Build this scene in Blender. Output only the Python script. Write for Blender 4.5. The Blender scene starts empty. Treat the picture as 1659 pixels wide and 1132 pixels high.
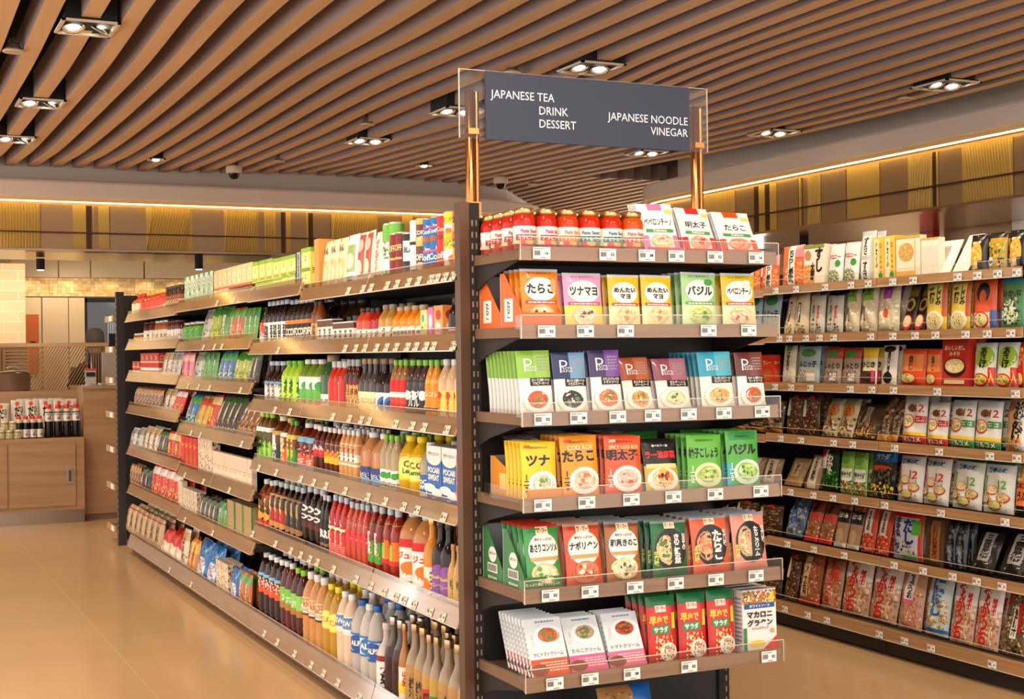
import bpy, math, random
from mathutils import Matrix, Vector
PI = math.pi
C = bpy.context.scene.collection
SC = bpy.context.scene

# ------------------------------------------------------------------ camera
cam_d = bpy.data.cameras.new('camera'); cam = bpy.data.objects.new('camera', cam_d); C.objects.link(cam)
CAM_YAW, CAM_ROLL, CAM_PITCH = 0.44105, 0.0125, 0.0026738
_f = Vector((math.sin(CAM_YAW)*math.cos(CAM_PITCH), math.cos(CAM_YAW)*math.cos(CAM_PITCH), math.sin(CAM_PITCH)))
_r0 = Vector((math.cos(CAM_YAW), -math.sin(CAM_YAW), 0)); _u0 = _r0.cross(_f)
_r = _r0*math.cos(CAM_ROLL) - _u0*math.sin(CAM_ROLL); _u = _r0*math.sin(CAM_ROLL) + _u0*math.cos(CAM_ROLL)
cam.matrix_world = Matrix(((_r.x,_u.x,-_f.x,0),(_r.y,_u.y,-_f.y,0),(_r.z,_u.z,-_f.z,1.5),(0,0,0,1)))
cam_d.sensor_width = 36; cam_d.lens = 36*2244/1659; cam_d.clip_end = 100
SC.camera = cam

# ------------------------------------------------------------------ world, exposure
w = bpy.data.worlds.new('store_ambient'); SC.world = w; w.use_nodes = True
w.node_tree.nodes['Background'].inputs[0].default_value = (1.0, 0.93, 0.87, 1)
w.node_tree.nodes['Background'].inputs[1].default_value = 2.2
SC.view_settings.view_transform = 'Standard'; SC.view_settings.look = 'None'
SC.view_settings.gamma = 1; SC.view_settings.use_curve_mapping = False
SC.view_settings.exposure = 0.25

SPOT_W, SPOT_COL = 76, (1.0, 0.83, 0.62)
def spot(x, y, z, tx, ty, tz, watt, ang=95, blend=.7, size=.05, col=SPOT_COL):
    l = bpy.data.lights.new('fixture_or_fill_spot', 'SPOT'); l.energy = watt; l.color = col
    l.spot_size = math.radians(ang); l.spot_blend = blend; l.shadow_soft_size = size
    o = bpy.data.objects.new('fixture_or_fill_spot', l); C.objects.link(o); o.location = (x, y, z)
    o.rotation_euler = (Vector((tx, ty, tz)) - Vector((x, y, z))).to_track_quat('-Z', 'Y').to_euler()
    return o
# lamps above the aisles (those in view, plus unseen ones added near the camera as frontal fill)
for x, y, tx, ty in ((1.1,11.3,1.5,11),(1.1,9.5,1.9,9.2),(1.1,7.4,1.95,7.0),(1.1,5.4,2.0,5.6),(1.0,3.3,1.9,4.4),(1.2,1.4,2.2,4.0),
                     (3.75,12.1,4.2,12),(3.75,10.5,4.3,10),(3.8,8.7,4.5,8.4),(3.8,7.1,4.6,6.8),(3.6,5.2,4.6,5.4),(3.4,3.2,4.6,4.7),(3.0,1.7,2.5,4.1),(1.9,2.0,2.3,4.1),
                     (6.35,10.3,6.6,10),(6.35,8.85,6.5,8.6),(6.35,6.85,6.2,6.6),(-0.6,10.6,.6,13),(.5,12.3,.9,13.3),(-.8,7,.3,7.6),(-.6,4,.5,5)):
    spot(x, y, 3.12, tx, ty, 0.9, SPOT_W*(.72 if y<3.4 else 1.0))

# ------------------------------------------------------------------ materials
def lin(c):
    if isinstance(c, str): c = PAL[c]
    if isinstance(c, int): c = ((c>>16)/255, ((c>>8)&255)/255, (c&255)/255)
    return tuple((v/12.92 if v <= .04045 else ((v+.055)/1.055)**2.4) for v in c)
def mat(name, col=None, rough=.5, metal=0, coat=0, spec=.5, trans=0, ior=1.45, emit=None, es=1, attr=False, alpha=None):
    m = bpy.data.materials.new(name); m.use_nodes = True; nt = m.node_tree; b = nt.nodes['Principled BSDF']
    if col is not None: b.inputs['Base Color'].default_value = (*lin(col), 1)
    b.inputs['Roughness'].default_value = rough; b.inputs['Metallic'].default_value = metal
    b.inputs['Coat Weight'].default_value = coat; b.inputs['Coat Roughness'].default_value = .08
    b.inputs['Specular IOR Level'].default_value = spec; b.inputs['IOR'].default_value = ior
    b.inputs['Transmission Weight'].default_value = trans
    if emit is not None:
        b.inputs['Emission Color'].default_value = (*lin(emit), 1); b.inputs['Emission Strength'].default_value = es
    if attr:
        a = nt.nodes.new('ShaderNodeAttribute'); a.attribute_name = 'Col'
        nt.links.new(a.outputs['Color'], b.inputs['Base Color'])
    return m
def clear(name, tint=(.97,.97,.97), mixv=.12, rough=.03):
    m = bpy.data.materials.new(name); m.use_nodes = True; nt = m.node_tree; nt.nodes.clear()
    o = nt.nodes.new('ShaderNodeOutputMaterial'); t = nt.nodes.new('ShaderNodeBsdfTransparent'); g = nt.nodes.new('ShaderNodeBsdfGlossy')
    x = nt.nodes.new('ShaderNodeMixShader'); f = nt.nodes.new('ShaderNodeLayerWeight'); f.inputs[0].default_value = mixv
    mt = nt.nodes.new('ShaderNodeMath'); mt.operation = 'MULTIPLY_ADD'; mt.inputs[1].default_value = .55; mt.inputs[2].default_value = mixv*.4
    t.inputs[0].default_value = (*tint, 1); g.inputs['Roughness'].default_value = rough
    nt.links.new(f.outputs['Fresnel'], mt.inputs[0]); nt.links.new(mt.outputs[0], x.inputs[0])
    nt.links.new(t.outputs[0], x.inputs[1]); nt.links.new(g.outputs[0], x.inputs[2]); nt.links.new(x.outputs[0], o.inputs[0])
    return m
def wood(name, c1, c2, rough=.45, scale=(1,14,40), obj=True, coat=0):
    m = mat(name, c1, rough, coat=coat); nt = m.node_tree; b = nt.nodes['Principled BSDF']
    tc = nt.nodes.new('ShaderNodeTexCoord'); mp = nt.nodes.new('ShaderNodeMapping'); n = nt.nodes.new('ShaderNodeTexNoise'); r = nt.nodes.new('ShaderNodeValToRGB')
    mp.inputs['Scale'].default_value = scale; n.inputs['Scale'].default_value = 1; n.inputs['Detail'].default_value = 5; n.inputs['Distortion'].default_value = .6
    nt.links.new(tc.outputs['Object'], mp.inputs[0]); nt.links.new(mp.outputs[0], n.inputs[0]); nt.links.new(n.outputs[0], r.inputs[0]); nt.links.new(r.outputs[0], b.inputs['Base Color'])
    r.color_ramp.elements[0].position = .35; r.color_ramp.elements[1].position = .65
    r.color_ramp.elements[0].color = (*lin(c1),1); r.color_ramp.elements[1].color = (*lin(c2),1)
    return m
PAL = {}
M = {}
M['film'] = mat('printed_film', rough=.34, coat=.2, attr=True)
M['card'] = mat('printed_card', rough=.5, attr=True)
M['paper'] = mat('paper_label', rough=.55, attr=True)
M['liquid'] = mat('filled_bottle', rough=.16, coat=.12, spec=.35, attr=True)
M['cap'] = mat('plastic_cap', rough=.35, attr=True)
M['can'] = mat('printed_can', rough=.28, metal=.25, attr=True)
M['matte'] = mat('matte_paint', rough=.75, attr=True)
M['metal'] = mat('brushed_metal', rough=.28, metal=.9, attr=True)
M['acrylic'] = clear('clear_acrylic', (.95,.93,.90), .08, .1)
M['sheet'] = clear('clear_sign_sheet', (.97,.97,.97), .05)
M['clearpet'] = clear('clear_plastic', (.86,.90,.93), .3)
M['rail'] = wood('shelf_rail_wood', 0xA07A56, 0xBD9468, .5, (40,2.0,60))
M['railx'] = wood('end_rail_wood', 0x8A6A4E, 0x9E7B5A, .38, (2.0,40,60), coat=.3)
M['slat'] = wood('ceiling_slat_wood', 0xD6AC80, 0xE0B88C, .55, (10,.8,10))
M['cab'] = wood('cabinet_wood', 0xA17B58, 0xB28A64, .5, (1.2,8,22))
M['dark'] = mat('dark_shelving_metal', 0x231E1C, .5)
M['brown'] = mat('bronze_panel', 0x5A3C28, .4, metal=.2)
M['brass'] = mat('brass_tube', 0xB07A48, .18, metal=.95)
M['blacknoid'] = mat('black_plenum', 0x0A0909, .9)
M['lamp'] = mat('lamp_glow', 0xFFFFFF, emit=0xFFEFD8, es=30)
M['led'] = mat('led_strip_glow', 0xFFFFFF, emit=0xFFE68A, es=10)
M['white'] = mat('white_metal', 0xE8E2DA, .4)

# ------------------------------------------------------------------ mesh collecting
class G:
    def __init__(s): s.v=[]; s.f=[]; s.c=[]; s.m=[]; s.sm=[]
    def add(s, vs, fs, col, mi=0, smooth=False):
        o=len(s.v); s.v += [tuple(p) for p in vs]; col=lin(col) if not isinstance(col, tuple) else col
        for f in fs: s.f.append([i+o for i in f]); s.c.append(col); s.m.append(mi); s.sm.append(smooth)
    def box(s, x0,x1,y0,y1,z0,z1,col=0x808080,mi=0):
        s.add([(x0,y0,z0),(x1,y0,z0),(x1,y1,z0),(x0,y1,z0),(x0,y0,z1),(x1,y0,z1),(x1,y1,z1),(x0,y1,z1)],
              [(0,3,2,1),(4,5,6,7),(0,1,5,4),(1,2,6,5),(2,3,7,6),(3,0,4,7)],col,mi)
    def prism(s, pts, a0, a1, axis, col=0x808080, mi=0):
        # pts in the plane across axis; extruded from a0 to a1
        n=len(pts)
        def P(p,a): return {'x':(a,p[0],p[1]),'y':(p[0],a,p[1]),'z':(p[0],p[1],a)}[axis]
        vs=[P(p,a0) for p in pts]+[P(p,a1) for p in pts]
        s.add(vs,[tuple(range(n))[::-1],tuple(range(n,2*n))]+[(i,(i+1)%n,n+(i+1)%n,n+i) for i in range(n)],col,mi)
    def lathe(s, prof, n=20, col=0x808080, mi=0, sq=0, cx=0, cy=0, cap=True, z0=0):
        vs=[]; 
        for r,z in prof:
            for k in range(n):
                a=2*PI*k/n; q=sqf(a,sq); vs.append((cx+r*q*math.cos(a),cy+r*q*math.sin(a),z+z0))
        fs=[]
        for j in range(len(prof)-1):
            for k in range(n): fs.append((j*n+k,j*n+(k+1)%n,(j+1)*n+(k+1)%n,(j+1)*n+k))
        s.add(vs,fs,col,mi,True)
        if cap:
            m=len(prof)-1
            s.add(vs[:n],[tuple(range(n))[::-1]],col,mi); s.add(vs[m*n:],[tuple(range(n))],col,mi)
    def tube(s, pts, r, n=8, col=0x808080, mi=0):
        vs=[]; 
        for i,p in enumerate(pts):
            p=Vector(p); d=(Vector(pts[min(i+1,len(pts)-1)])-Vector(pts[max(i-1,0)])).normalized()
            a=d.orthogonal().normalized() if i==0 else (a-d*a.dot(d)).normalized()
            b=d.cross(a)
            for k in range(n): t=2*PI*k/n; vs.append(p+a*r*math.cos(t)+b*r*math.sin(t))
        fs=[(j*n+k,j*n+(k+1)%n,(j+1)*n+(k+1)%n,(j+1)*n+k) for j in range(len(pts)-1) for k in range(n)]
        m=(len(pts)-1)*n
        s.add(vs,fs+[tuple(range(n))[::-1],tuple(range(m,m+n))],col,mi,True)
    def mesh(s, name, mats):
        me=bpy.data.meshes.new(name); me.from_pydata(s.v,[],s.f)
        for m in mats: me.materials.append(M[m] if isinstance(m,str) else m)
        a=me.color_attributes.new('Col','FLOAT_COLOR','CORNER'); buf=[]
        for f,c in zip(s.f,s.c): buf.extend((*c,1.0)*len(f))
        a.data.foreach_set('color',buf)
        me.polygons.foreach_set('material_index',s.m); me.polygons.foreach_set('use_smooth',s.sm); me.update()
        return me
def sqf(a, sq):
    if not sq: return 1
    return 1/((abs(math.cos(a))**sq+abs(math.sin(a))**sq)**(1/sq)) if sq else 1
def ob(name, me, parent=None, loc=(0,0,0), rot=(0,0,0)):
    if isinstance(me, tuple): me = me[0].mesh(name, me[1])
    o=bpy.data.objects.new(name, me); C.objects.link(o); o.location=loc; o.rotation_euler=rot
    if parent: o.parent=parent
    return o
def em(name, loc=(0,0,0), rot=(0,0,0)): return ob(name, None, None, loc, rot)
def tag(o, label=None, cat=None, group=None, kind=None):
    if label: o['label']=label
    if cat: o['category']=cat
    if group: o['group']=group
    if kind: o['kind']=kind
    return o
def struct(name, g, mats): return tag(ob(name,(g,mats)), kind='structure')
_n0={}
def dup(src, loc, rot, scale=(1,1,1)):
    r=src.copy(); C.objects.link(r); r.location=loc; r.rotation_euler=rot; r.scale=scale
    for ch in src.children:
        c=ch.copy(); C.objects.link(c); c.parent=r
    return r

# ------------------------------------------------------------------ lettering
_tc={}
def text2d(s, off=.02, vert=False, spacing=1):
    key=(s,off,vert)
    if key in _tc: return _tc[key]
    cu=bpy.data.curves.new('lettering','FONT'); cu.body='\n'.join(s) if vert else s
    cu.align_x='CENTER'; cu.size=1; cu.offset=off; cu.resolution_u=2; cu.space_line=.8 if vert else 1; cu.fill_mode='BOTH'
    o=bpy.data.objects.new('lettering',cu); C.objects.link(o)
    dg=bpy.context.evaluated_depsgraph_get(); me=bpy.data.meshes.new_from_object(o.evaluated_get(dg))
    vs=[(v.co.x,v.co.y) for v in me.vertices]; fs=[tuple(p.vertices) for p in me.polygons]
    bpy.data.objects.remove(o); bpy.data.curves.remove(cu); bpy.data.meshes.remove(me)
    if vs:
        xs=[v[0] for v in vs]; ys=[v[1] for v in vs]; cx=(min(xs)+max(xs))/2; cy=(min(ys)+max(ys))/2
        bw=max(xs)-min(xs); bh=max(ys)-min(ys); vs=[(x-cx,y-cy) for x,y in vs]
    else: bw=bh=1
    _tc[key]=(vs,fs,bw,bh); return _tc[key]

# graphics laid on a surface: S(u,v,layer) gives the point on the package, u and v run 0..1
def gfx(g, items, S, w, h, mi=0, seed=1):
    R=random.Random(seed); L=1
    for it in items:
        k=it[0]; L+=1
        if k=='r':
            _,x0,y0,x1,y1,c=it[:6]; sk=it[6] if len(it)>6 else 0
            nx=max(2,int((x1-x0)*13+.5)); ny=max(2,int((y1-y0)*17+.5))
            vs=[S(x0+(x1-x0)*i/nx+sk*(y0+(y1-y0)*j/ny-y0),y0+(y1-y0)*j/ny,L) for j in range(ny+1) for i in range(nx+1)]
            g.add(vs,[(j*(nx+1)+i,j*(nx+1)+i+1,(j+1)*(nx+1)+i+1,(j+1)*(nx+1)+i) for j in range(ny) for i in range(nx)],c,mi,True)
        elif k=='e':
            _,cx,cy,rx,ry,c=it[:6]; n=20; rings=3; vs=[S(cx,cy,L)]
            for q in range(1,rings+1):
                for i in range(n): a=2*PI*i/n; vs.append(S(cx+rx*q/rings*math.cos(a),cy+ry*q/rings*math.sin(a),L))
            fs=[(0,1+i,1+(i+1)%n) for i in range(n)]
            for q in range(rings-1):
                b=1+q*n; fs+=[(b+i,b+n+i,b+n+(i+1)%n,b+(i+1)%n) for i in range(n)]
            g.add(vs,fs,c,mi,True)
        elif k=='p':
            g.add([S(x,y,L) for x,y in it[1]],[tuple(range(len(it[1])))],it[2],mi)
        elif k in 'tv':
            _,cx,cy,hh,s,c=it[:6]; wm=it[6] if len(it)>6 else .92; rot=it[7] if len(it)>7 else 0; off=min(it[8],.042) if len(it)>8 else .025
            vs,fs,bw,bh=text2d(s,off,k=='v')
            if not vs: continue
            sy=hh*h/bh; sx=min(sy*1.15, wm*w/bw) if k=='t' else min(sy*1.3, wm*w/bw)
            if k=='t' and sx<sy*.45: sy=sx/.45
            ca,sa=math.cos(rot),math.sin(rot); pts=[]
            for x,y in vs:
                x*=sx; y*=sy; pts.append(S(cx+(x*ca-y*sa)/w, cy+(x*sa+y*ca)/h, L))
            g.add(pts,fs,c,mi)
        elif k=='l':   # rows of small print
            _,x0,y0,x1,y1,n,c=it[:7]
            for j in range(n):
                yy=y0+(y1-y0)*(j+.2)/n; hh=(y1-y0)/n*.5; x=x0
                while x<x1:
                    ww=R.uniform(.03,.12); xe=min(x+ww,x1)
                    g.add([S(x,yy,L),S(xe,yy,L),S(xe,yy+hh,L),S(x,yy+hh,L)],[(0,1,2,3)],c,mi); x=xe+.025
        elif k=='b':   # barcode
            _,x0,y0,x1,y1,c=it; x=x0
            while x<x1:
                ww=R.choice((.008,.016,.024))*(x1-x0)/.5; g.add([S(x,y0,L),S(min(x+ww,x1),y0,L),S(min(x+ww,x1),y1,L),S(x,y1,L)],[(0,1,2,3)],c,mi); x+=ww*1.9
        elif k=='n':   # noodles: twisting strands
            _,cx,cy,rx,ry,c=it[:6]; cols=[c]+list(it[6:]) ; bc=tuple(v*.72 for v in lin(c))
            vs=[S(cx+rx*.9*math.cos(2*PI*i/14),cy+ry*.9*math.sin(2*PI*i/14),L) for i in range(14)]
            g.add(vs,[tuple(range(14))],bc,mi)
            for q in range(20):
                a0=R.uniform(0,2*PI); ex=R.uniform(.2,1.05); ey=R.uniform(.2,1.05); ln=R.uniform(1.5,3.4); th=.09*min(rx*w,ry*h)
                sh=R.uniform(.55,1.4); cc=tuple(min(1,v*sh) for v in lin(cols[0])); pts=[]
                ox,oy=R.uniform(-.2,.2),R.uniform(-.2,.2)
                for i in range(7):
                    a=a0+ln*i/6; X=rx*w*(ox+ex*.8*math.cos(a)); Y=ry*h*(oy+ey*.8*math.sin(a)); nx,ny=math.cos(a),math.sin(a)
                    pts+= [S(cx+(X+nx*th)/w,cy+(Y+ny*th)/h,L+1),S(cx+(X-nx*th)/w,cy+(Y-ny*th)/h,L+1)]
                g.add(pts,[(2*i,2*i+1,2*i+3,2*i+2) for i in range(6)],cc,mi)
            for cc in cols[1:]:
                for q in range(5):
                    x=cx+R.uniform(-.5,.5)*rx; y=cy+R.uniform(-.5,.5)*ry; r=.2*min(rx*w,ry*h)*R.uniform(.6,1.3)
                    g.add([S(x+r*math.cos(2*PI*i/6)/w,y+r*math.sin(2*PI*i/6)/h,L+2) for i in range(6)],[tuple(range(6))],cc,mi)
            L+=2
        elif k=='s':   # speckle of flakes, beans or balls
            _,x0,y0,x1,y1,n,sz=it[:7]; cols=it[7:]
            n=int(n*1.7); sz*=.68
            for q in range(n):
                x=R.uniform(x0,x1); y=R.uniform(y0,y1); a0=R.uniform(0,6); m=R.choice((4,5,6)); cc=R.choice(cols)
                px=R.uniform(.5,1)*sz; py=R.uniform(.5,1)*sz
                g.add([S(min(max(x+px*math.cos(a0+2*PI*i/m)/w,.01),.99),min(max(y+py*math.sin(a0+2*PI*i/m)/h,.01),.99),L+(q%3)*.5) for i in range(m)],[tuple(range(m))],cc,mi)
            L+=2

# ------------------------------------------------------------------ ceiling
M['slatside']=mat('slat_side_grey',0x9C8680,.6)  # slat sides set greyer than the undersides
ZX=(-3,.5,1.35,2.0,2.55,3.35,4.0,5.0,6.0,7.5); ZY=(3,5,6.8,8.2,9.3,10.5,12,13.4,16)
ZT=((3.27,3.27,3.27,3.22,3.20,3.20,3.22,3.28,3.30),(3.27,3.27,3.26,3.21,3.195,3.20,3.22,3.29,3.30),(3.25,3.25,3.245,3.19,3.19,3.20,3.225,3.29,3.30),
    (3.25,3.25,3.245,3.215,3.20,3.205,3.235,3.30,3.31),(3.21,3.205,3.20,3.235,3.228,3.222,3.245,3.29,3.31),(3.20,3.185,3.19,3.225,3.24,3.24,3.27,3.31,3.33),
    (3.20,3.19,3.175,3.12,3.14,3.20,3.26,3.33,3.34),(3.24,3.235,3.24,3.20,3.20,3.23,3.28,3.33,3.34),(3.26,3.25,3.20,3.19,3.20,3.23,3.28,3.32,3.34),(3.26,3.25,3.2,3.19,3.2,3.23,3.28,3.32,3.34))
def zslat(x,y):
    def loc(A,v):
        v=min(max(v,A[0]),A[-1]-1e-6)
        for i in range(len(A)-1):
            if v<A[i+1]: t=(v-A[i])/(A[i+1]-A[i]); return i,t
    i,t=loc(ZX,x); j,s=loc(ZY,y)
    def cub(p0,p1,p2,p3,t): return p1+.5*t*(p2-p0+t*(2*p0-5*p1+4*p2-p3+t*(3*(p1-p2)+p3-p0)))
    def row(i): 
        i=min(max(i,0),len(ZX)-1); r=ZT[i]; g=lambda k:r[min(max(k,0),len(r)-1)]
        return cub(g(j-1),g(j),g(j+1),g(j+2),s)
    t=t*t*(3-2*t)
    return row(i)*(1-t)+row(i+1)*t
g=G(); g.box(-4,12,-1.5,20.2,3.85,3.95,0x0A0909); struct('ceiling',g,['blacknoid']); CEIL=bpy.data.objects['ceiling']
for i in range(-18,52):
    x0=1.24+.2*i; y1=13.56
    ya=1.0
    if x0>5.35: y1=19.5
    if x0>6.75: ya=12.5
    g=G(); n=int((y1-ya)/.22); wv=.092; hh=.16
    vs=[]; fs=[]
    for k in range(n+1):
        y=ya+(y1-ya)*k/n; z=zslat(x0+.05,y)
        vs+=[(x0,y,z),(x0+wv,y,z),(x0+wv,y,z+hh),(x0,y,z+hh)]
    for k in range(n):
        a=4*k; fs+=[(a+1,a+5,a+6,a+2),(a+2,a+6,a+7,a+3),(a+3,a+7,a+4,a)]
    fs+=[(0,1,2,3),(4*n+3,4*n+2,4*n+1,4*n)]
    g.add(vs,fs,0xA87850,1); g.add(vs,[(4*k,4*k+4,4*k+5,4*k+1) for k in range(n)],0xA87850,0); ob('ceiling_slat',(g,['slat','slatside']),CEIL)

# ------------------------------------------------------------------ floor
m=mat('floor_tile',0xC08E5E,.24,coat=.2); nt=m.node_tree; b=nt.nodes['Principled BSDF']; tc=nt.nodes.new('ShaderNodeTexCoord'); mp=nt.nodes.new('ShaderNodeMapping')
br=nt.nodes.new('ShaderNodeTexBrick'); mp.inputs['Rotation'].default_value=(0,0,PI/2); mp.inputs['Location'].default_value=(-6.68,1.42-.65,0)
br.inputs['Scale'].default_value=1; br.inputs['Brick Width'].default_value=1.3; br.inputs['Row Height'].default_value=.65; br.inputs['Mortar Size'].default_value=.0022; br.inputs['Mortar Smooth'].default_value=.2; br.inputs['Bias'].default_value=-.4
br.inputs['Color1'].default_value=(*lin(0xD8AF80),1); br.inputs['Color2'].default_value=(*lin(0xD2A878),1); br.inputs['Mortar'].default_value=(*lin(0xE6C8A0),1)
ns=nt.nodes.new('ShaderNodeTexNoise'); ns.inputs['Scale'].default_value=1.3; ns.inputs['Detail'].default_value=6; mx=nt.nodes.new('ShaderNodeMixRGB'); mx.blend_type='MULTIPLY'; mx.inputs[0].default_value=.22
nt.links.new(tc.outputs['Object'],mp.inputs[0]); nt.links.new(mp.outputs[0],br.inputs[0]); nt.links.new(tc.outputs['Object'],ns.inputs[0]); nt.links.new(br.outputs[0],mx.inputs[1]); nt.links.new(ns.outputs[0],mx.inputs[2]); nt.links.new(mx.outputs[0],b.inputs['Base Color'])
M['floor']=m
g=G(); g.box(-4,12,-1.5,20.2,-.1,0,0xC08E5E); struct('floor',g,['floor'])

# ------------------------------------------------------------------ bulkheads: a profile swept along a path; n is the distance out into the shop
def sweep(path, prof, col, name, mats, mi=0, close=False, g=None, off=0):
    gg=g or G(); P=[Vector(p) for p in path]; N=[]
    for i in range(len(P)):
        a=(P[i]-P[i-1]).normalized() if i else None; b=(P[i+1]-P[i]).normalized() if i<len(P)-1 else None
        d=((a or b)+(b or a)).normalized(); N.append(Vector((d.y,-d.x)))
    vs=[]
    for p,nn in zip(P,N):
        for n,z in prof: q=p+nn*n; vs.append((q.x,q.y,z))
    k=len(prof); fs=[(i*k+j,(i+1)*k+j,(i+1)*k+j+1,i*k+j+1) for i in range(len(P)-1) for j in range(k-1)]
    gg.add(vs,fs,col,mi)
    if g is None: return struct(name,gg,mats)
    return gg
def arc(cx,cy,r,a0,a1,n=10): return [(cx+r*math.cos(math.radians(a0+(a1-a0)*i/n)),cy+r*math.sin(math.radians(a0+(a1-a0)*i/n))) for i in range(n+1)]
BP=[(-4,13.3),(5.5,13.3)]+arc(5.5,15.3,2.0,-90,-48,8)[1:]+[(9.4,17.5),(12,20)]
RP=[(12,12.4)]+arc(7.9,11.5,.9,90,180,12)+[(7.0,11),(7.0,-1.5)]
M['plaster']=mat('painted_plaster',0xDCCABA,.8); M['cream']=mat('cream_paint',0xE0BC8C,.7); M['bronze']=mat('bronze_mirror',0x9A7A58,.3,metal=.45)
M['gold']=mat('fluted_gold',0xBE9A50,.5,metal=.4); M['golddark']=mat('dark_bronze',0x4A2E1A,.35,metal=.6); M['chrome']=mat('polished_rail',0x8A7058,.2,metal=.9)
for path,nm in ((BP,'back'),(RP,'right')):
    sweep(path,[(-.34,3.7),(-.34,3.155),(0,3.14),(.01,3.12),(.01,2.995),(-.005,2.985)],0xCDB8A4,'trim_'+('1' if nm=='back' else '2'),['plaster'])
    sweep(path,[(-.005,2.985),(-.03,2.98),(-.035,2.956),(-.12,2.956)],0xE0BC8C,'trim_'+('3' if nm=='back' else '4'),['cream'])
    tag(sweep(path,[(-.036,2.954),(-.037,2.949),(-.052,2.947),(-.053,2.954)],0xFFD878,'trim_'+('5' if nm=='back' else '6'),['led']),kind='structure')
    sweep(path,[(-.125,2.956),(-.125,2.52)],0x8A6A50,'trim_'+('7' if nm=='back' else '8'),['bronze'])
    sweep(path,[(-.12,2.52),(.0,2.515),(.0,2.495),(-.12,2.49),(-1.2,2.49)],0x8A7058,'trim_'+('9' if nm=='back' else '10'),['chrome'])
    sweep(path,[(-.05,2.675),(-.04,2.675),(-.04,2.662),(-.05,2.662),(-.05,2.675)],0x8A7058,'trim_'+('11' if nm=='back' else '12'),['golddark'])
PB=[('f',.6,1.53),('p',1.54,1.82),('g',1.82,1.94),('d',1.94,1.99),('g',2.0,2.01),('g',2.05,2.15),('p',2.16,2.49),('f',2.49,2.93),('p',2.93,3.08),('p',3.08,3.24),('f',3.24,3.58),('f',3.64,3.76),('p',3.76,3.81),('d',3.81,3.85),('g',3.86,3.91),('p',3.91,4.07),('g',4.07,4.09),('d',4.09,4.14),('p',4.14,4.32),('f',4.33,4.83),('p',4.83,5.08),('g',5.09,5.21),('p',5.23,5.5)]
PR=[('f',10.35,10.87),('p',10.06,10.34),('d',10.0,10.05),('g',9.9,9.99),('d',9.84,9.89),('g',9.73,9.83),('p',9.43,9.72),('g',9.39,9.42),('f',9.13,9.3),('p',8.81,9.12),('g',8.41,8.8),('p',8.09,8.4),('f',7.83,8.09),('d',7.79,7.83),('g',7.77,7.79),('p',7.53,7.76),('f',7.05,7.53),('p',6.7,7.04),('f',6.2,6.6),('g',5.6,5.9)]
def panel(k,a,b,side,idx):
    def T(s,n,z): return (s,13.3-n,z) if side=='b' else (7.0-n,s,z)
    g=G(); w=b-a; R=random.Random(idx)
    z0,z1=2.525,2.93; n0=-.11
    g.add([T(a,n0,z0),T(b,n0,z0),T(b,n0,z1),T(a,n0,z1),T(a,n0-.01,z0),T(b,n0-.01,z0),T(b,n0-.01,z1),T(a,n0-.01,z1)],[(0,1,2,3),(7,6,5,4),(0,4,5,1),(2,6,7,3),(1,5,6,2),(3,7,4,0)],0xC09440)
    if k=='f':   # slanting raised ribs
        n=int(w/.026); sk=R.choice((.05,-.05,.1,.0))
        for i in range(n):
            s=a+w*(i+.5)/n; h=.007
            for _ in (0,):
                lo,hi=max(a+.004,min(b-.004,s-sk/2)),max(a+.004,min(b-.004,s+sk/2))
                g.add([T(lo-h,n0,z0),T(lo,n0+.009,z0),T(lo+h,n0,z0),T(hi-h,n0,z1),T(hi,n0+.009,z1),T(hi+h,n0,z1)],[(0,1,4,3),(1,2,5,4),(0,2,1),(3,4,5)],0xC09440)
    nm={'f':'fluted_gold_panel','g':'gold_mirror_panel','p':'bronze_mirror_panel','d':'dark_bronze_panel'}[k]
    o=ob(nm,(g,[{'f':'gold','g':'gold','p':'bronze','d':'golddark'}[k]])); tag(o,kind='structure'); return o
ROOTB=None
for i,(k,a,b) in enumerate(PB): o=panel(k,a,b,'b',i); o.name='trim_%d'%(20+i)
for i,(k,a,b) in enumerate(PR): o=panel(k,a,b,'r',i+50); o.name='trim_%d'%(60+i)

# ------------------------------------------------------------------ walls
def wall(name,x0,x1,y0,y1,z0,z1,m): g=G(); g.box(x0,x1,y0,y1,z0,z1,0xC8A880); return struct(name,g,[m])
M['wallc']=mat('beige_wall_panel',0xD8BC94,.55); M['wallr']=mat('warm_grey_wall',0xD0B898,.6)
wall('wall_right',8.6,8.7,-1.5,12,0,3.8,'wallr'); wall('wall_back',-4,12,20,20.1,0,3.8,'wallr')
wall('wall_far',2.9,8,16.6,16.7,0,2.6,'wallc')
g=G(); g.box(8.4,8.47,9.25,9.42,0,2.6,0xA02018); struct('trim_13',g,[mat('red_post',0xA81E16,.5)])
g=G(); g.box(8.3,8.5,7.6,8.25,0,2.6,0xC8C4C0); struct('trim_14',g,[mat('pale_post',0xD8D4D0,.3,metal=.4)])
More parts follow.
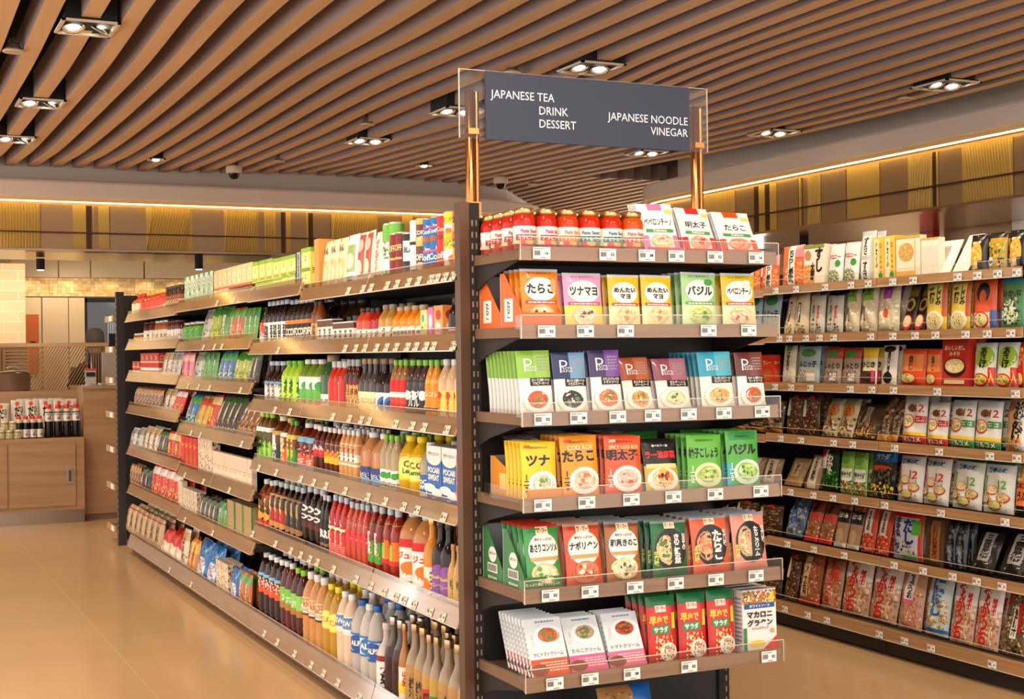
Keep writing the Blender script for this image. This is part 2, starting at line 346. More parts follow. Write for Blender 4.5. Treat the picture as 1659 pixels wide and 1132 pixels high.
# brick-clad column by the counter
m=mat('cream_brick',0xEAD0A4,.6); nt=m.node_tree; b=nt.nodes['Principled BSDF']; tc=nt.nodes.new('ShaderNodeTexCoord'); mp=nt.nodes.new('ShaderNodeMapping'); br=nt.nodes.new('ShaderNodeTexBrick')
mp.inputs['Rotation'].default_value=(PI/2,0,0); br.inputs['Scale'].default_value=1; br.inputs['Brick Width'].default_value=.3; br.inputs['Row Height'].default_value=.105; br.inputs['Mortar Size'].default_value=.004; br.inputs['Color1'].default_value=(*lin(0xE6CC9E),1); br.inputs['Color2'].default_value=(*lin(0xDCC092),1); br.inputs['Mortar'].default_value=(*lin(0xF2E2C0),1)
nt.links.new(tc.outputs['Object'],mp.inputs[0]); nt.links.new(mp.outputs[0],br.inputs[0]); nt.links.new(br.outputs[0],b.inputs['Base Color']); M['brick']=m
g=G(); g.box(.3,1.57,15.1,15.9,0,2.49,0xEAD0A4); struct('wall_column',g,['brick'])
# kitchen wall behind: upper beige panels, mosaic band, lower panels and dark window
YW=16.3
g=G(); c=0xBFA07A
for a,bb in ((1.5,2.05),(2.06,2.4),(2.41,3.0),(3.01,4.5)): g.box(a,bb-.006,YW,YW+.05,2.42,2.8,c)
struct('wall_kitchen_upper',g,['wallc'])
g=G(); R=random.Random(4)
for i in range(66):
    for j in range(6):
        x=1.5+i*.045; z=2.205+j*.035; dd=R.uniform(0,.022)
        g.box(x,x+.044,YW+.02-dd,YW+.06,z,z+.034,R.choice((0xDDB878,0xE4C48A,0xD4AC6C,0xE8CC98)))
struct('trim_15',g,['matte'])
g=G()
for a,bb in ((1.5,1.86),(1.875,2.0+.15),(2.16,2.33)): g.box(a,bb,YW,YW+.05,1.0,2.19,0xC8AC88)
struct('wall_kitchen_lower',g,['wallc'])
g=G(); g.box(2.34,4.5,YW+.02,YW+.04,1.0,2.19,0x1C1814); struct('window_1',g,[mat('dark_window_glass',0x1A1614,.08,spec=.8)])
g=G(); 
for q in ((2.34,2.36,1.0,2.19),(2.34,4.5,2.14,2.19),(2.36,4.5,1.0,1.04)): g.box(q[0],q[1],YW,YW+.03,q[2],q[3],0x14110F)
g.box(2.82,2.85,YW,YW+.02,1.2,2.1,0x8A6A48); struct('trim_16',g,['matte'])
M['curtain']=mat('strip_curtain',0x9AA4B0,.3); g=G()
for i in range(9): g.box(2.58+i*.026,2.60+i*.026,YW+.0,YW+.015,1.3,1.98,0x9AA4B0)
tag(ob('strip_curtain',(g,['curtain'])),'pale blue-grey strip curtain hanging in the dark kitchen window','curtain')
M['poster']=mat('orange_poster',0xB85A2E,.6)
g=G(); g.box(1.57,1.83,YW-.04,YW-.03,1.35,2.0,0xC0602E); po=ob('hanging_poster',(g,['matte']))
tag(po,'orange hanging poster with black writing beside the cream brick column','poster')

# ------------------------------------------------------------------ packages
EPS=.00035
def smooth_noise(seed):
    R=random.Random(seed); T=[(R.uniform(4,13),R.uniform(4,13),R.uniform(0,6),R.uniform(.3,1)) for _ in range(5)]
    return lambda u,v: sum(a*math.sin(p*u+q*v+r) for p,q,r,a in T)/3
def pouch(w,h,d,base,items,seed,crumple=.12,nx=10,ny=12,back=None,mi=0,seal=None,peak=.5):
    g=G(); N=smooth_noise(seed)
    def th(u,v):
        a=abs(2*u-1); vv=v**peak if peak!=1 else v
        b=max(0,(1-a**3.2))**.65*max(0,(1-abs(2*(v**.85)-1)**3.4))**.65
        return b
    def S(u,v,l=0):
        b=th(u,v); y=-d/2*b*(1+crumple*N(u,v)*1.1)-EPS*l
        x=(u-.5)*w*(1-.03*math.sin(PI*v)); return (x+ .004*N(v,u)*crumple*8*w, y-.0015, v*h)
    front=[S(i/nx,j/ny) for j in range(ny+1) for i in range(nx+1)]
    fs=[(j*(nx+1)+i,j*(nx+1)+i+1,(j+1)*(nx+1)+i+1,(j+1)*(nx+1)+i) for j in range(ny) for i in range(nx)]
    g.add(front,fs,base,mi,True)
    bk=[]
    for j in range(ny+1):
        for i in range(nx+1):
            p=S(i/nx,j/ny); bk.append((p[0],-p[1]*.9,p[2]))
    g.add(bk,[f[::-1] for f in fs],back if back is not None else base,mi,True)
    if seal is not None: items=[('r',.0,.955,1,1,seal)]+list(items)
    gfx(g,items,S,w,h,mi,seed); return g
def carton(w,h,d,base,items,seed,side=None,mi=0,wrap=False,top=None):
    g=G(); g.box(-w/2,w/2,-d/2,d/2,0,h,base,mi); b=.0012
    if top is not None: g.add([(-w/2,-d/2,h+EPS),(w/2,-d/2,h+EPS),(w/2,d/2,h+EPS),(-w/2,d/2,h+EPS)],[(0,1,2,3)],top,mi)
    gfx(g,items,lambda u,v,l:((u-.5)*w,-d/2-EPS*(l+.5),v*h),w,h,mi,seed)
    if side is None: side=items if wrap else None
    if side:
        gfx(g,side,lambda u,v,l:(w/2+EPS*(l+.5),(u-.5)*d,v*h),d,h,mi,seed+1)
        gfx(g,side,lambda u,v,l:(-w/2-EPS*(l+.5),(.5-u)*d,v*h),d,h,mi,seed+2)
    return g
def roundlabel(r,z0,z1,base,items,seed,sq=0,rep=2,mi=0,n=28,rf=None):
    g=G(); hh=z1-z0; W=2*PI*r/rep
    rf=rf or (lambda z:r)
    def P(a,z,o): q=sqf(a,sq)*rf(z)+o; return (q*math.cos(a),q*math.sin(a),z)
    vs=[P(2*PI*i/n,z0+hh*j/2,.0004) for j in range(3) for i in range(n)]
    g.add(vs,[(j*n+i,j*n+(i+1)%n,(j+1)*n+(i+1)%n,(j+1)*n+i) for j in range(2) for i in range(n)],base,mi,True)
    for k in range(rep):
        ph=-PI/2+2*PI*k/rep
        gfx(g,items,lambda u,v,l:P(ph+(u-.5)*2*PI/rep,z0+v*hh,.0009+EPS*l),W,hh,mi,seed)
    return g
PROFILES={ # radius fraction, height fraction; neck top carries the cap
 'pet':[(.9,0),(1,.02),(1,.62),(.97,.68),(.8,.76),(.5,.86),(.34,.9),(.34,.93)],
 'petwave':[(.9,0),(1,.02),(.95,.08),(1,.13),(.95,.18),(1,.23),(.95,.28),(1,.33),(.96,.38),(1,.42),(1,.66),(.9,.74),(.6,.85),(.36,.9),(.36,.93)],
 'petbig':[(.85,0),(1,.03),(.96,.12),(1,.2),(1,.6),(1,.66),(.92,.74),(.7,.84),(.4,.92),(.33,.935),(.33,.95)],
 'sake':[(.95,0),(1,.015),(1,.5),(.97,.56),(.75,.66),(.45,.74),(.36,.8),(.34,.93)],
 'wine':[(.95,0),(1,.015),(1,.58),(.9,.65),(.6,.71),(.42,.77),(.38,.82),(.38,.93)],
 'short':[(.95,0),(1,.03),(1,.6),(.95,.68),(.62,.8),(.45,.86),(.42,.9)],
 'jar':[(.9,0),(1,.05),(1,.72),(.95,.79),(.78,.86),(.76,.88)],
 'honey':[(.92,0),(1,.05),(1,.8),(.9,.86),(.86,.88)],
 'small':[(.9,0),(1,.03),(1,.62),(.9,.7),(.55,.8),(.4,.84),(.4,.88)]}
def bottle(name,w,h,prof,liquid,capc,label,items,seed,sq=0,glass=None,capr=None,mat_='liquid',empty=None,lab2=None,capmat='cap'):
    P=PROFILES[prof]; r=w/2*(.87 if sq else 1)
    root=em(name); g=G(); pr=[(r*a,h*b) for a,b in P]
    if empty:   # part of the bottle above the liquid shows darker/lighter
        k=empty[0]; lo=[p for p in pr if p[1]<=k*h]; hi=[lo[-1]]+[p for p in pr if p[1]>k*h]
        g.lathe(lo,20,liquid,0,sq); g.lathe(hi,20,empty[1],0,sq)
    else: g.lathe(pr,20,liquid,0,sq)
    ob('bottle_body' if prof not in('jar','honey') else 'jar_body',(g,[mat_]),root)
    c=G(); cr=(capr or P[-1][0]+.08)*r; zt=P[-1][1]*h; ch=h-zt+ .012*h
    c.lathe([(cr*.96,zt-.015*h),(cr,zt-.01*h),(cr,zt+ch*.85),(cr*.9,zt+ch)],16,capc,0)
    ob('lid' if prof in('jar','honey') else 'cap',(c,[capmat]),root)
    if label:
        z0,z1,bc=label[:3]; zs=[p[1] for p in pr]
        def rf(z):
            for (ra,za),(rb,zb) in zip(pr,pr[1:]):
                if za<=z<=zb: return ra+(rb-ra)*(z-za)/max(1e-6,zb-za)
            return r
        rr=(lambda z: max(rf(z),r*.98)) if z1<=.66 else rf
        ob('label',(roundlabel(r,z0*h,z1*h,bc,items,seed,sq,2,0,28,rr),['paper']),root)
    if lab2:
        z0,z1,bc,it2=lab2; ob('neck_label',(roundlabel(r,z0*h,z1*h,bc,it2,seed,sq,2,0,28,rf),['paper']),root)
    return root
def can(w,h,base,items,seed,lid=0xC9C6C0):
    g=roundlabel(w/2,.03*h,.97*h,base,items,seed,0,2,0); r=w/2
    g.lathe([(r*.88,0),(r*.99,.03*h),(r,.05*h)],24,lid,0); g.lathe([(r,.95*h),(r*.99,.97*h),(r*.9,h),(r*.86,h),(r*.84,.985*h)],24,lid,0)
    return g
def tray(w,h,d,base,seed,items=(),front=.28,low=None):
    # open display carton with sloping sides and a low front lip
    g=G(); t=.002
    def sidep(x): 
        pts=[(-d/2,0),(d/2,0),(d/2,h),(d/2-.03,h),(-d/2,front*h)]
        g.prism(pts,x-t/2,x+t/2,'x',base,0)
    sidep(-w/2+t); sidep(w/2-t); g.box(-w/2,w/2,-d/2,-d/2+t,0,front*h,base); g.box(-w/2,w/2,d/2-t,d/2,0,h,low or 0xB9BBBE); g.box(-w/2,w/2,-d/2,d/2,0,t,base)
    if items:
        gfx(g,items,lambda u,v,l:(-w/2+t/2-.0006-EPS*l,(.5-u)*d,v*h),d,h,0,seed)
    gfx(g,[('t',.5,front*.5,.06*1.0,'たっぷり素材でうれしい!',0xF0E6D8)] if front<.3 and items else [],lambda u,v,l:((u-.5)*w,-d/2-EPS*(l+1),v*h),w,h,0,seed)
    return g

MEM={}
ORD=['first','second','third','fourth','fifth','sixth','seventh','eighth','ninth','tenth','eleventh','twelfth','thirteenth','fourteenth','fifteenth','sixteenth','seventeenth','eighteenth','nineteenth','twentieth']+['twenty-'+x for x in ('first','second','third','fourth','fifth','sixth','seventh','eighth','ninth')]+['thirtieth']+['thirty-'+x for x in ('first','second','third','fourth','fifth')]
def build(key):
    """One pack of each kind, at the origin; later ones are copies of it."""
    k,name,cat,desc,w,h,d,base,items,o=DESIGNS[key]; seed=sum(map(ord,key))
    if k=='P': return ob(name,(pouch(w,h,d,base,items,seed,**o),['film']))
    if k=='B': return ob(name,(carton(w,h,d,base,items,seed,**o),['card']))
    if k=='C': return ob(name,(can(w,h,base,items,seed,**o),['can']))
    if k=='T': return ob(name,(tray(w,h,d,base,seed,items,**o),['card']))
    if k=='K': return bottle(name,w,h,o['prof'],base,o['cap'],o.get('label'),items,seed,**{a:b for a,b in o.items() if a not in('prof','cap','label')})
COUNT={}
TOT=[0]
def place(key,x,y,z,rz,lean,sx,sz,where,back,roll=0):
    D=DESIGNS[key]; R=random.Random(TOT[0]); TOT[0]+=1
    if key not in MEM: MEM[key]=o=build(key); o.location=(x,y,z); o.rotation_euler=(-lean,roll,rz); o.scale=(sx,sx,sz)
    else: o=dup(MEM[key],(x,y,z),(-lean,roll,rz),(sx,sx,sz))
    ck=(D[3],where,back); n=COUNT[ck]=COUNT.get(ck,0)+1; o['_n']=n; o['_k']='|'.join((D[3],where,'b' if back else 'f'))
    o['category']=D[2]; o['group']=f"{D[3]} on {where}"
    return o
def finish_labels():
    tot=COUNT
    for o in list(C.objects):
        if '_k' not in o: continue
        desc,where,b=o['_k'].split('|'); n=o['_n']; T=tot[(desc,where,b=='b')]
        pos='' if T==1 else (', '+ORD[min(n-1,len(ORD)-1)]+' from left' if T>2 or n==1 else ', second from left')
        if b=='b': lab=f"{desc} behind front row{pos}, {where}"
        else: lab=f"{desc}{pos}, {where}"
        ws=lab.split()
        if len(ws)>16: lab=lab.replace(' behind front row',' behind'); 
        o['label']=lab
        del o['_k']; del o['_n']
def run(face,z,where,key,s0,pitch,n,h,rows,lean,gap,front):
    """n packs side by side along a shelf, with copies standing behind them; s0 is the first (left) one."""
    D=DESIGNS[key]; sx=abs(pitch)*(.95 if D[0] in 'PT' else .95 if D[0]=='K' else .97)/D[4]; sz=h/D[5]/max(.5,math.cos(lean)); dd=max(D[6]*sx,.012)+gap
    R=random.Random(int(s0*1000)+n)
    if D[0]!='P': sx=min(sx, 1.25*sz) if sx>sz else max(sx,.8*sz) if False else sx
    for i in range(n):
        s=s0+pitch*i; jl=lean*(1+R.uniform(-.1,.1)); jp=R.uniform(-.035,.035); rl=R.uniform(-.02,.02) if D[0]=='P' else 0
        zz=z+D[6]*sx/2*math.sin(jl)+abs(rl)*D[4]*sx/2
        for r in range(rows):
            off=front+D[6]*sx/2+dd*r
            jz=jp if D[0]=='P' else R.uniform(-.35,.35) if D[0] in 'KC' and not D[9].get('sq') else R.uniform(-.02,.02)
            if face=='E': place(key,s,EY+off,zz,jz,jl,sx,sz,where,r>0,rl)
            else: place(key,(LX if face=='L' else RX)+off,s,zz,-PI/2+jz+(.9 if D[0] in 'KC' and not D[9].get('sq') else 0),jl,sx,sz,where,r>0,rl)
LX,RX,EY=1.905,4.545,4.03

DESIGNS={
'jar_arr':('K', 'sauce_jar', 'jar', 'tomato sauce jar with crimson label', 0.0762, 0.1458, 0.0762, 12066830, [('r', 0, 0, 1, 0.16, 15917758), ('r', 0.1, 0.2, 0.9, 0.52, 12066352), ('t', 0.5, 0.36, 0.24, 'アラビアータ', 16051940, 0.7), ('t', 0.5, 0.72, 0.22, 'Pasta Sauce', 12066352, 0.5), ('e', 0.3, 0.1, 0.1, 0.12, 13126184), ('e', 0.5, 0.08, 0.12, 0.12, 15247440), ('e', 0.68, 0.1, 0.1, 0.12, 7248442)], {'prof': 'jar', 'cap': 13214314, 'label': (0.2, 0.6, 16051940), 'empty': None, 'capr': 0.86, 'capmat': 'metal'}),
'jar_tc':('K', 'sauce_jar', 'jar', 'tomato cream jar with orange label', 0.0779, 0.1457, 0.0779, 13122066, [('r', 0, 0, 1, 0.16, 15917758), ('r', 0.1, 0.2, 0.9, 0.52, 14708778), ('t', 0.5, 0.36, 0.24, 'トマトクリーム', 16051940, 0.7), ('t', 0.5, 0.72, 0.22, 'Pasta Sauce', 14708778, 0.5), ('e', 0.3, 0.1, 0.1, 0.12, 13126184), ('e', 0.5, 0.08, 0.12, 0.12, 15247440), ('e', 0.68, 0.1, 0.1, 0.12, 7248442)], {'prof': 'jar', 'cap': 13214314, 'label': (0.2, 0.6, 16051940), 'empty': None, 'capr': 0.86, 'capmat': 'metal'}),
'jar_tb':('K', 'sauce_jar', 'jar', 'tomato basil jar with teal label', 0.0809, 0.1457, 0.0809, 12854280, [('r', 0, 0, 1, 0.16, 15917758), ('r', 0.1, 0.2, 0.9, 0.52, 1862264), ('t', 0.5, 0.36, 0.24, 'トマト＆バジル', 16051940, 0.7), ('t', 0.5, 0.72, 0.22, 'Pasta Sauce', 1862264, 0.5), ('e', 0.3, 0.1, 0.1, 0.12, 13126184), ('e', 0.5, 0.08, 0.12, 0.12, 15247440), ('e', 0.68, 0.1, 0.1, 0.12, 7248442)], {'prof': 'jar', 'cap': 13214314, 'label': (0.2, 0.6, 16051940), 'empty': None, 'capr': 0.86, 'capmat': 'metal'}),
'jar_ts':('K', 'sauce_jar', 'jar', 'orange sauce jar with rust label', 0.0816, 0.1456, 0.0816, 13650448, [('r', 0, 0, 1, 0.16, 15917758), ('r', 0.1, 0.2, 0.9, 0.52, 13124650), ('t', 0.5, 0.36, 0.24, 'トマト＆えび', 16051940, 0.7), ('t', 0.5, 0.72, 0.22, 'Pasta Sauce', 13124650, 0.5), ('e', 0.3, 0.1, 0.1, 0.12, 13126184), ('e', 0.5, 0.08, 0.12, 0.12, 15247440), ('e', 0.68, 0.1, 0.1, 0.12, 7248442)], {'prof': 'jar', 'cap': 13214314, 'label': (0.2, 0.6, 16051940), 'empty': None, 'capr': 0.86, 'capmat': 'metal'}),
'jar_back':('K', 'spread_jar', 'jar', 'jar with silver lid', 0.075, 0.2, 0.075, 5909020, [('r', 0, 0, 1, 0.16, 15917758), ('r', 0.1, 0.2, 0.9, 0.52, 8018504), ('t', 0.5, 0.36, 0.24, 'ジャム', 16051940, 0.7), ('t', 0.5, 0.72, 0.22, 'Pasta Sauce', 8018504, 0.5), ('e', 0.3, 0.1, 0.1, 0.12, 13126184), ('e', 0.5, 0.08, 0.12, 0.12, 15247440), ('e', 0.68, 0.1, 0.1, 0.12, 7248442)], {'prof': 'honey', 'cap': 12897490, 'label': (0.2, 0.7, 16051940), 'capmat': 'metal'}),
'bag_pep':('P', 'pasta_sauce_sachet', 'sauce sachet', 'white sachet with pink panel', 0.1473, 0.1909, 0.012, 16183022, [('r', 0.3, 0.86, 0.7, 1, 15628968), ('e', 0.14, 0.84, 0.09, 0.06, 15786216), ('e', 0.86, 0.84, 0.12, 0.05, 15913072), ('r', 0, 0, 0.16, 0.36, 15628968), ('r', 0.84, 0, 1, 0.36, 15628968), ('r', 0.14, 0.0, 0.86, 0.1, 15229082), ('e', 0.5, 0.62, 0.46, 0.17, 16051940), ('e', 0.5, 0.62, 0.44, 0.155, 16447214), ('t', 0.5, 0.62, 0.14, 'ペペロンチーノ', 1380623, 0.78), ('r', 0.12, 0.42, 0.88, 0.48, 5151306), ('t', 0.5, 0.45, 0.05, 'Delicious', 16051940, 0.7), ('n', 0.5, 0.24, 0.34, 0.15, 15784096, 15628968)], {'peak': 1}),
'bag_men':('P', 'pasta_sauce_sachet', 'sauce sachet', 'white sachet with red panel', 0.1393, 0.1884, 0.012, 16183018, [('r', 0.3, 0.86, 0.7, 1, 14168112), ('e', 0.14, 0.84, 0.09, 0.06, 15786216), ('e', 0.86, 0.84, 0.12, 0.05, 15913072), ('r', 0, 0, 0.16, 0.36, 14168112), ('r', 0.84, 0, 1, 0.36, 14168112), ('r', 0.14, 0.0, 0.86, 0.1, 14699072), ('e', 0.5, 0.62, 0.46, 0.17, 16051940), ('e', 0.5, 0.62, 0.44, 0.155, 16447214), ('t', 0.5, 0.62, 0.14, '明太子', 1380623, 0.78), ('r', 0.12, 0.42, 0.88, 0.48, 5151306), ('t', 0.5, 0.45, 0.05, 'Delicious', 16051940, 0.7), ('n', 0.5, 0.24, 0.34, 0.15, 15773840, 14168112)], {'peak': 1}),
'bag_tar':('P', 'pasta_sauce_sachet', 'sauce sachet', 'white sachet with orange-red panel', 0.161, 0.1812, 0.012, 15724012, [('r', 0.3, 0.86, 0.7, 1, 15224862), ('e', 0.14, 0.84, 0.09, 0.06, 15786216), ('e', 0.86, 0.84, 0.12, 0.05, 15913072), ('r', 0, 0, 0.16, 0.36, 15224862), ('r', 0.84, 0, 1, 0.36, 15224862), ('r', 0.14, 0.0, 0.86, 0.1, 15231552), ('e', 0.5, 0.62, 0.46, 0.17, 16051940), ('e', 0.5, 0.62, 0.44, 0.155, 16447214), ('t', 0.5, 0.62, 0.14, 'たらこ', 1380623, 0.78), ('r', 0.12, 0.42, 0.88, 0.48, 5151306), ('t', 0.5, 0.45, 0.05, 'Delicious', 16051940, 0.7), ('n', 0.5, 0.24, 0.34, 0.15, 15771776, 15224862)], {'peak': 1}),
'tray_pk':('T', 'display_carton', 'carton', 'pink display carton', 0.1427, 0.0882, 0.3, 14962798, [], {'front': 0.32}),
'tray_rd':('T', 'display_carton', 'carton', 'red display carton', 0.1345, 0.0838, 0.3, 14170672, [], {'front': 0.32}),
'tray_or':('T', 'display_carton', 'carton', 'orange-red display carton', 0.1511, 0.0837, 0.3, 15227448, [], {'front': 0.32}),
'e2_tar':('P', 'pasta_sauce_pouch', 'sauce pouch', 'orange cod roe sauce pouch', 0.1438, 0.2007, 0.02, 15762456, [('r', 0, 0.0, 1, 0.42, 15694368), ('r', 0, 0.9, 1, 0.955, 15762456), ('t', 0.5, 0.925, 0.04, 'キユーピーあえるパスタソース', 1380623, 0.6), ('e', 0.5, 0.66, 0.42, 0.2, 16051940), ('t', 0.5, 0.67, 0.17, 'たらこ', 1380623, 0.74, 0, 0.05), ('r', 0.08, 0.42, 0.92, 0.475, 13968926), ('l', 0.14, 0.425, 0.86, 0.465, 1, 16051940), ('n', 0.5, 0.24, 0.38, 0.17, 15782048, 3813408), ('t', 0.5, 0.05, 0.04, '1人前×2食入', 14182944, 0.5), ('e', 0.84, 0.72, 0.08, 0.13, 16097392)], {'seal': 13227744}),
'e2_tun':('P', 'pasta_sauce_pouch', 'sauce pouch', 'pink tuna mayonnaise sauce pouch', 0.1482, 0.1898, 0.02, 15899328, [('r', 0, 0.0, 1, 0.42, 15781976), ('r', 0, 0.9, 1, 0.955, 15899328), ('t', 0.5, 0.925, 0.04, 'キユーピーあえるパスタソース', 1380623, 0.6), ('e', 0.5, 0.66, 0.42, 0.2, 16051940), ('t', 0.5, 0.67, 0.17, 'ツナマヨ', 1380623, 0.74, 0, 0.05), ('r', 0.08, 0.42, 0.92, 0.475, 14168144), ('l', 0.14, 0.425, 0.86, 0.465, 1, 16051940), ('n', 0.5, 0.24, 0.38, 0.17, 15786168, 8014384), ('t', 0.5, 0.05, 0.04, '1人前×2食入', 14182944, 0.5)], {'seal': 14212580}),
'e2_men':('P', 'pasta_sauce_pouch', 'sauce pouch', 'yellow spicy roe mayonnaise pouch', 0.1239, 0.1852, 0.02, 15251488, [('r', 0, 0.0, 1, 0.42, 16180912), ('r', 0, 0.9, 1, 0.955, 15251488), ('e', 0.5, 0.66, 0.42, 0.2, 16051940), ('r', 0.08, 0.42, 0.92, 0.475, 13968926), ('l', 0.14, 0.425, 0.86, 0.465, 1, 16051940), ('n', 0.5, 0.24, 0.38, 0.17, 15916200, 14712896), ('t', 0.5, 0.71, 0.1, 'めんたい', 1380623, 0.7, 0, 0.05), ('t', 0.5, 0.59, 0.09, 'マヨ', 1380623, 0.4, 0, 0.05)], {'seal': 14014684}),
'e2_bas':('P', 'pasta_sauce_pouch', 'sauce pouch', 'pale green basil sauce pouch', 0.1463, 0.1963, 0.02, 10275210, [('r', 0, 0.0, 1, 0.42, 13624240), ('r', 0, 0.9, 1, 0.955, 10275210), ('t', 0.5, 0.925, 0.04, 'キユーピーあえるパスタソース', 1380623, 0.6), ('e', 0.5, 0.66, 0.42, 0.2, 16051940), ('t', 0.5, 0.67, 0.17, 'バジル', 1380623, 0.74, 0, 0.05), ('r', 0.08, 0.42, 0.92, 0.475, 5937728), ('l', 0.14, 0.425, 0.86, 0.465, 1, 16051940), ('n', 0.5, 0.24, 0.38, 0.17, 13162616, 4885040), ('t', 0.5, 0.05, 0.04, '1人前×2食入', 14182944, 0.5), ('e', 0.75, 0.82, 0.12, 0.06, 4102716)], {'seal': 13688280}),
'e2_pep':('P', 'pasta_sauce_pouch', 'sauce pouch', 'olive garlic chilli sauce pouch', 0.1456, 0.1964, 0.02, 13808680, [('r', 0, 0.0, 1, 0.42, 16180912), ('r', 0, 0.9, 1, 0.955, 13808680), ('t', 0.5, 0.925, 0.04, 'キユーピーあえるパスタソース', 1380623, 0.6), ('e', 0.5, 0.66, 0.42, 0.2, 16051940), ('t', 0.5, 0.67, 0.13, 'ペペロンチーノ', 1380623, 0.74, 0, 0.05), ('r', 0.08, 0.42, 0.92, 0.475, 13119536), ('l', 0.14, 0.425, 0.86, 0.465, 1, 16051940), ('n', 0.5, 0.24, 0.38, 0.17, 15521960, 13647920), ('t', 0.5, 0.05, 0.04, '1人前×2食入', 14182944, 0.5), ('e', 0.72, 0.82, 0.12, 0.05, 15788252)], {'seal': 13688280}),
'tray_e2':('T', 'display_carton', 'carton', 'orange display carton holding roe sauce', 0.145, 0.19, 0.165, 15690280, [('r', 0.2, 0.15, 0.6, 0.55, 16051940), ('v', 0.4, 0.36, 0.3, 'たらこ', 1380623, 0.3)], {'front': 0.3}),
'e3_grn':('P', 'pasta_sauce_card_pack', 'sauce pack', 'light green pasta sauce pack', 0.1237, 0.2161, 0.014, 15592166, [('r', 0, 0.58, 0.5, 1, 8828986), ('r', 0.5, 0.58, 1, 1, 10012240), ('l', 0.58, 0.68, 0.92, 0.92, 5, (0.3, 0.3, 0.3)), ('t', 0.32, 0.78, 0.2, 'P', 15263980, 0.3, 0, -0.01), ('t', 0.42, 0.73, 0.09, 'asta', 15263980, 0.3, 0, -0.01), ('r', 0.33, 0.46, 1, 0.58, 1380623), ('t', 0.66, 0.545, 0.05, 'オリーブと完熟トマトの', 16051940, 0.56), ('t', 0.66, 0.495, 0.045, 'アラビアータソース', 16051940, 0.5), ('r', 0, 0, 1, 0.1, 14208706), ('e', 0.52, 0.24, 0.46, 0.21, 14077636), ('e', 0.52, 0.245, 0.43, 0.19, 16051940), ('n', 0.52, 0.25, 0.34, 0.15, 14180394, 5933626)], {'back': 12896460}),
'e3_nav':('P', 'pasta_sauce_card_pack', 'sauce pack', 'navy squid ink pasta sauce pack', 0.1245, 0.2085, 0.014, 15262946, [('r', 0, 0.58, 0.5, 1, 1847132), ('r', 0.5, 0.58, 1, 1, 7249092), ('l', 0.58, 0.68, 0.92, 0.92, 5, (0.3, 0.3, 0.3)), ('t', 0.32, 0.78, 0.2, 'P', 15263980, 0.3, 0, -0.01), ('t', 0.42, 0.73, 0.09, 'asta', 15263980, 0.3, 0, -0.01), ('r', 0.33, 0.46, 1, 0.58, 1380623), ('t', 0.66, 0.545, 0.05, '濃トマトと完熟トマトの', 16051940, 0.56), ('t', 0.66, 0.495, 0.045, 'イカスミソース', 16051940, 0.5), ('r', 0, 0, 1, 0.1, 14208706), ('e', 0.52, 0.24, 0.46, 0.21, 14077636), ('e', 0.52, 0.245, 0.43, 0.19, 16051940), ('n', 0.52, 0.25, 0.34, 0.15, 2761248, 5933626)], {'back': 12896460}),
'e3_pur':('P', 'pasta_sauce_card_pack', 'sauce pack', 'purple tomato pasta sauce pack', 0.1185, 0.2153, 0.014, 15657188, [('r', 0, 0.58, 0.5, 1, 3811934), ('r', 0.5, 0.58, 1, 1, 8014496), ('l', 0.58, 0.68, 0.92, 0.92, 5, (0.3, 0.3, 0.3)), ('t', 0.32, 0.78, 0.2, 'P', 15263980, 0.3, 0, -0.01), ('t', 0.42, 0.73, 0.09, 'asta', 15263980, 0.3, 0, -0.01), ('r', 0.33, 0.46, 1, 0.58, 1380623), ('t', 0.66, 0.545, 0.05, 'カラとパンチェッタの', 16051940, 0.56), ('t', 0.66, 0.495, 0.045, 'トマトソース', 16051940, 0.5), ('r', 0, 0, 1, 0.1, 14208706), ('e', 0.52, 0.24, 0.46, 0.21, 14077636), ('e', 0.52, 0.245, 0.43, 0.19, 16051940), ('n', 0.52, 0.25, 0.34, 0.15, 15233068, 5933626)], {'back': 12896460}),
'e3_org':('P', 'pasta_sauce_card_pack', 'sauce pack', 'rust orange pasta sauce pack', 0.1166, 0.1923, 0.014, 15721688, [('r', 0, 0.58, 0.5, 1, 10241062), ('r', 0.5, 0.58, 1, 1, 11821116), ('l', 0.58, 0.68, 0.92, 0.92, 5, (0.3, 0.3, 0.3)), ('t', 0.32, 0.78, 0.2, 'P', 15263980, 0.3, 0, -0.01), ('t', 0.42, 0.73, 0.09, 'asta', 15263980, 0.3, 0, -0.01), ('r', 0.33, 0.46, 1, 0.58, 1380623), ('t', 0.66, 0.545, 0.05, 'からすみソース', 16051940, 0.56), ('t', 0.66, 0.495, 0.045, 'クリームソース', 16051940, 0.5), ('r', 0, 0, 1, 0.1, 14208706), ('e', 0.52, 0.24, 0.46, 0.21, 14077636), ('e', 0.52, 0.245, 0.43, 0.19, 16051940), ('n', 0.52, 0.25, 0.34, 0.15, 15245392, 5933626)], {'back': 12896460}),
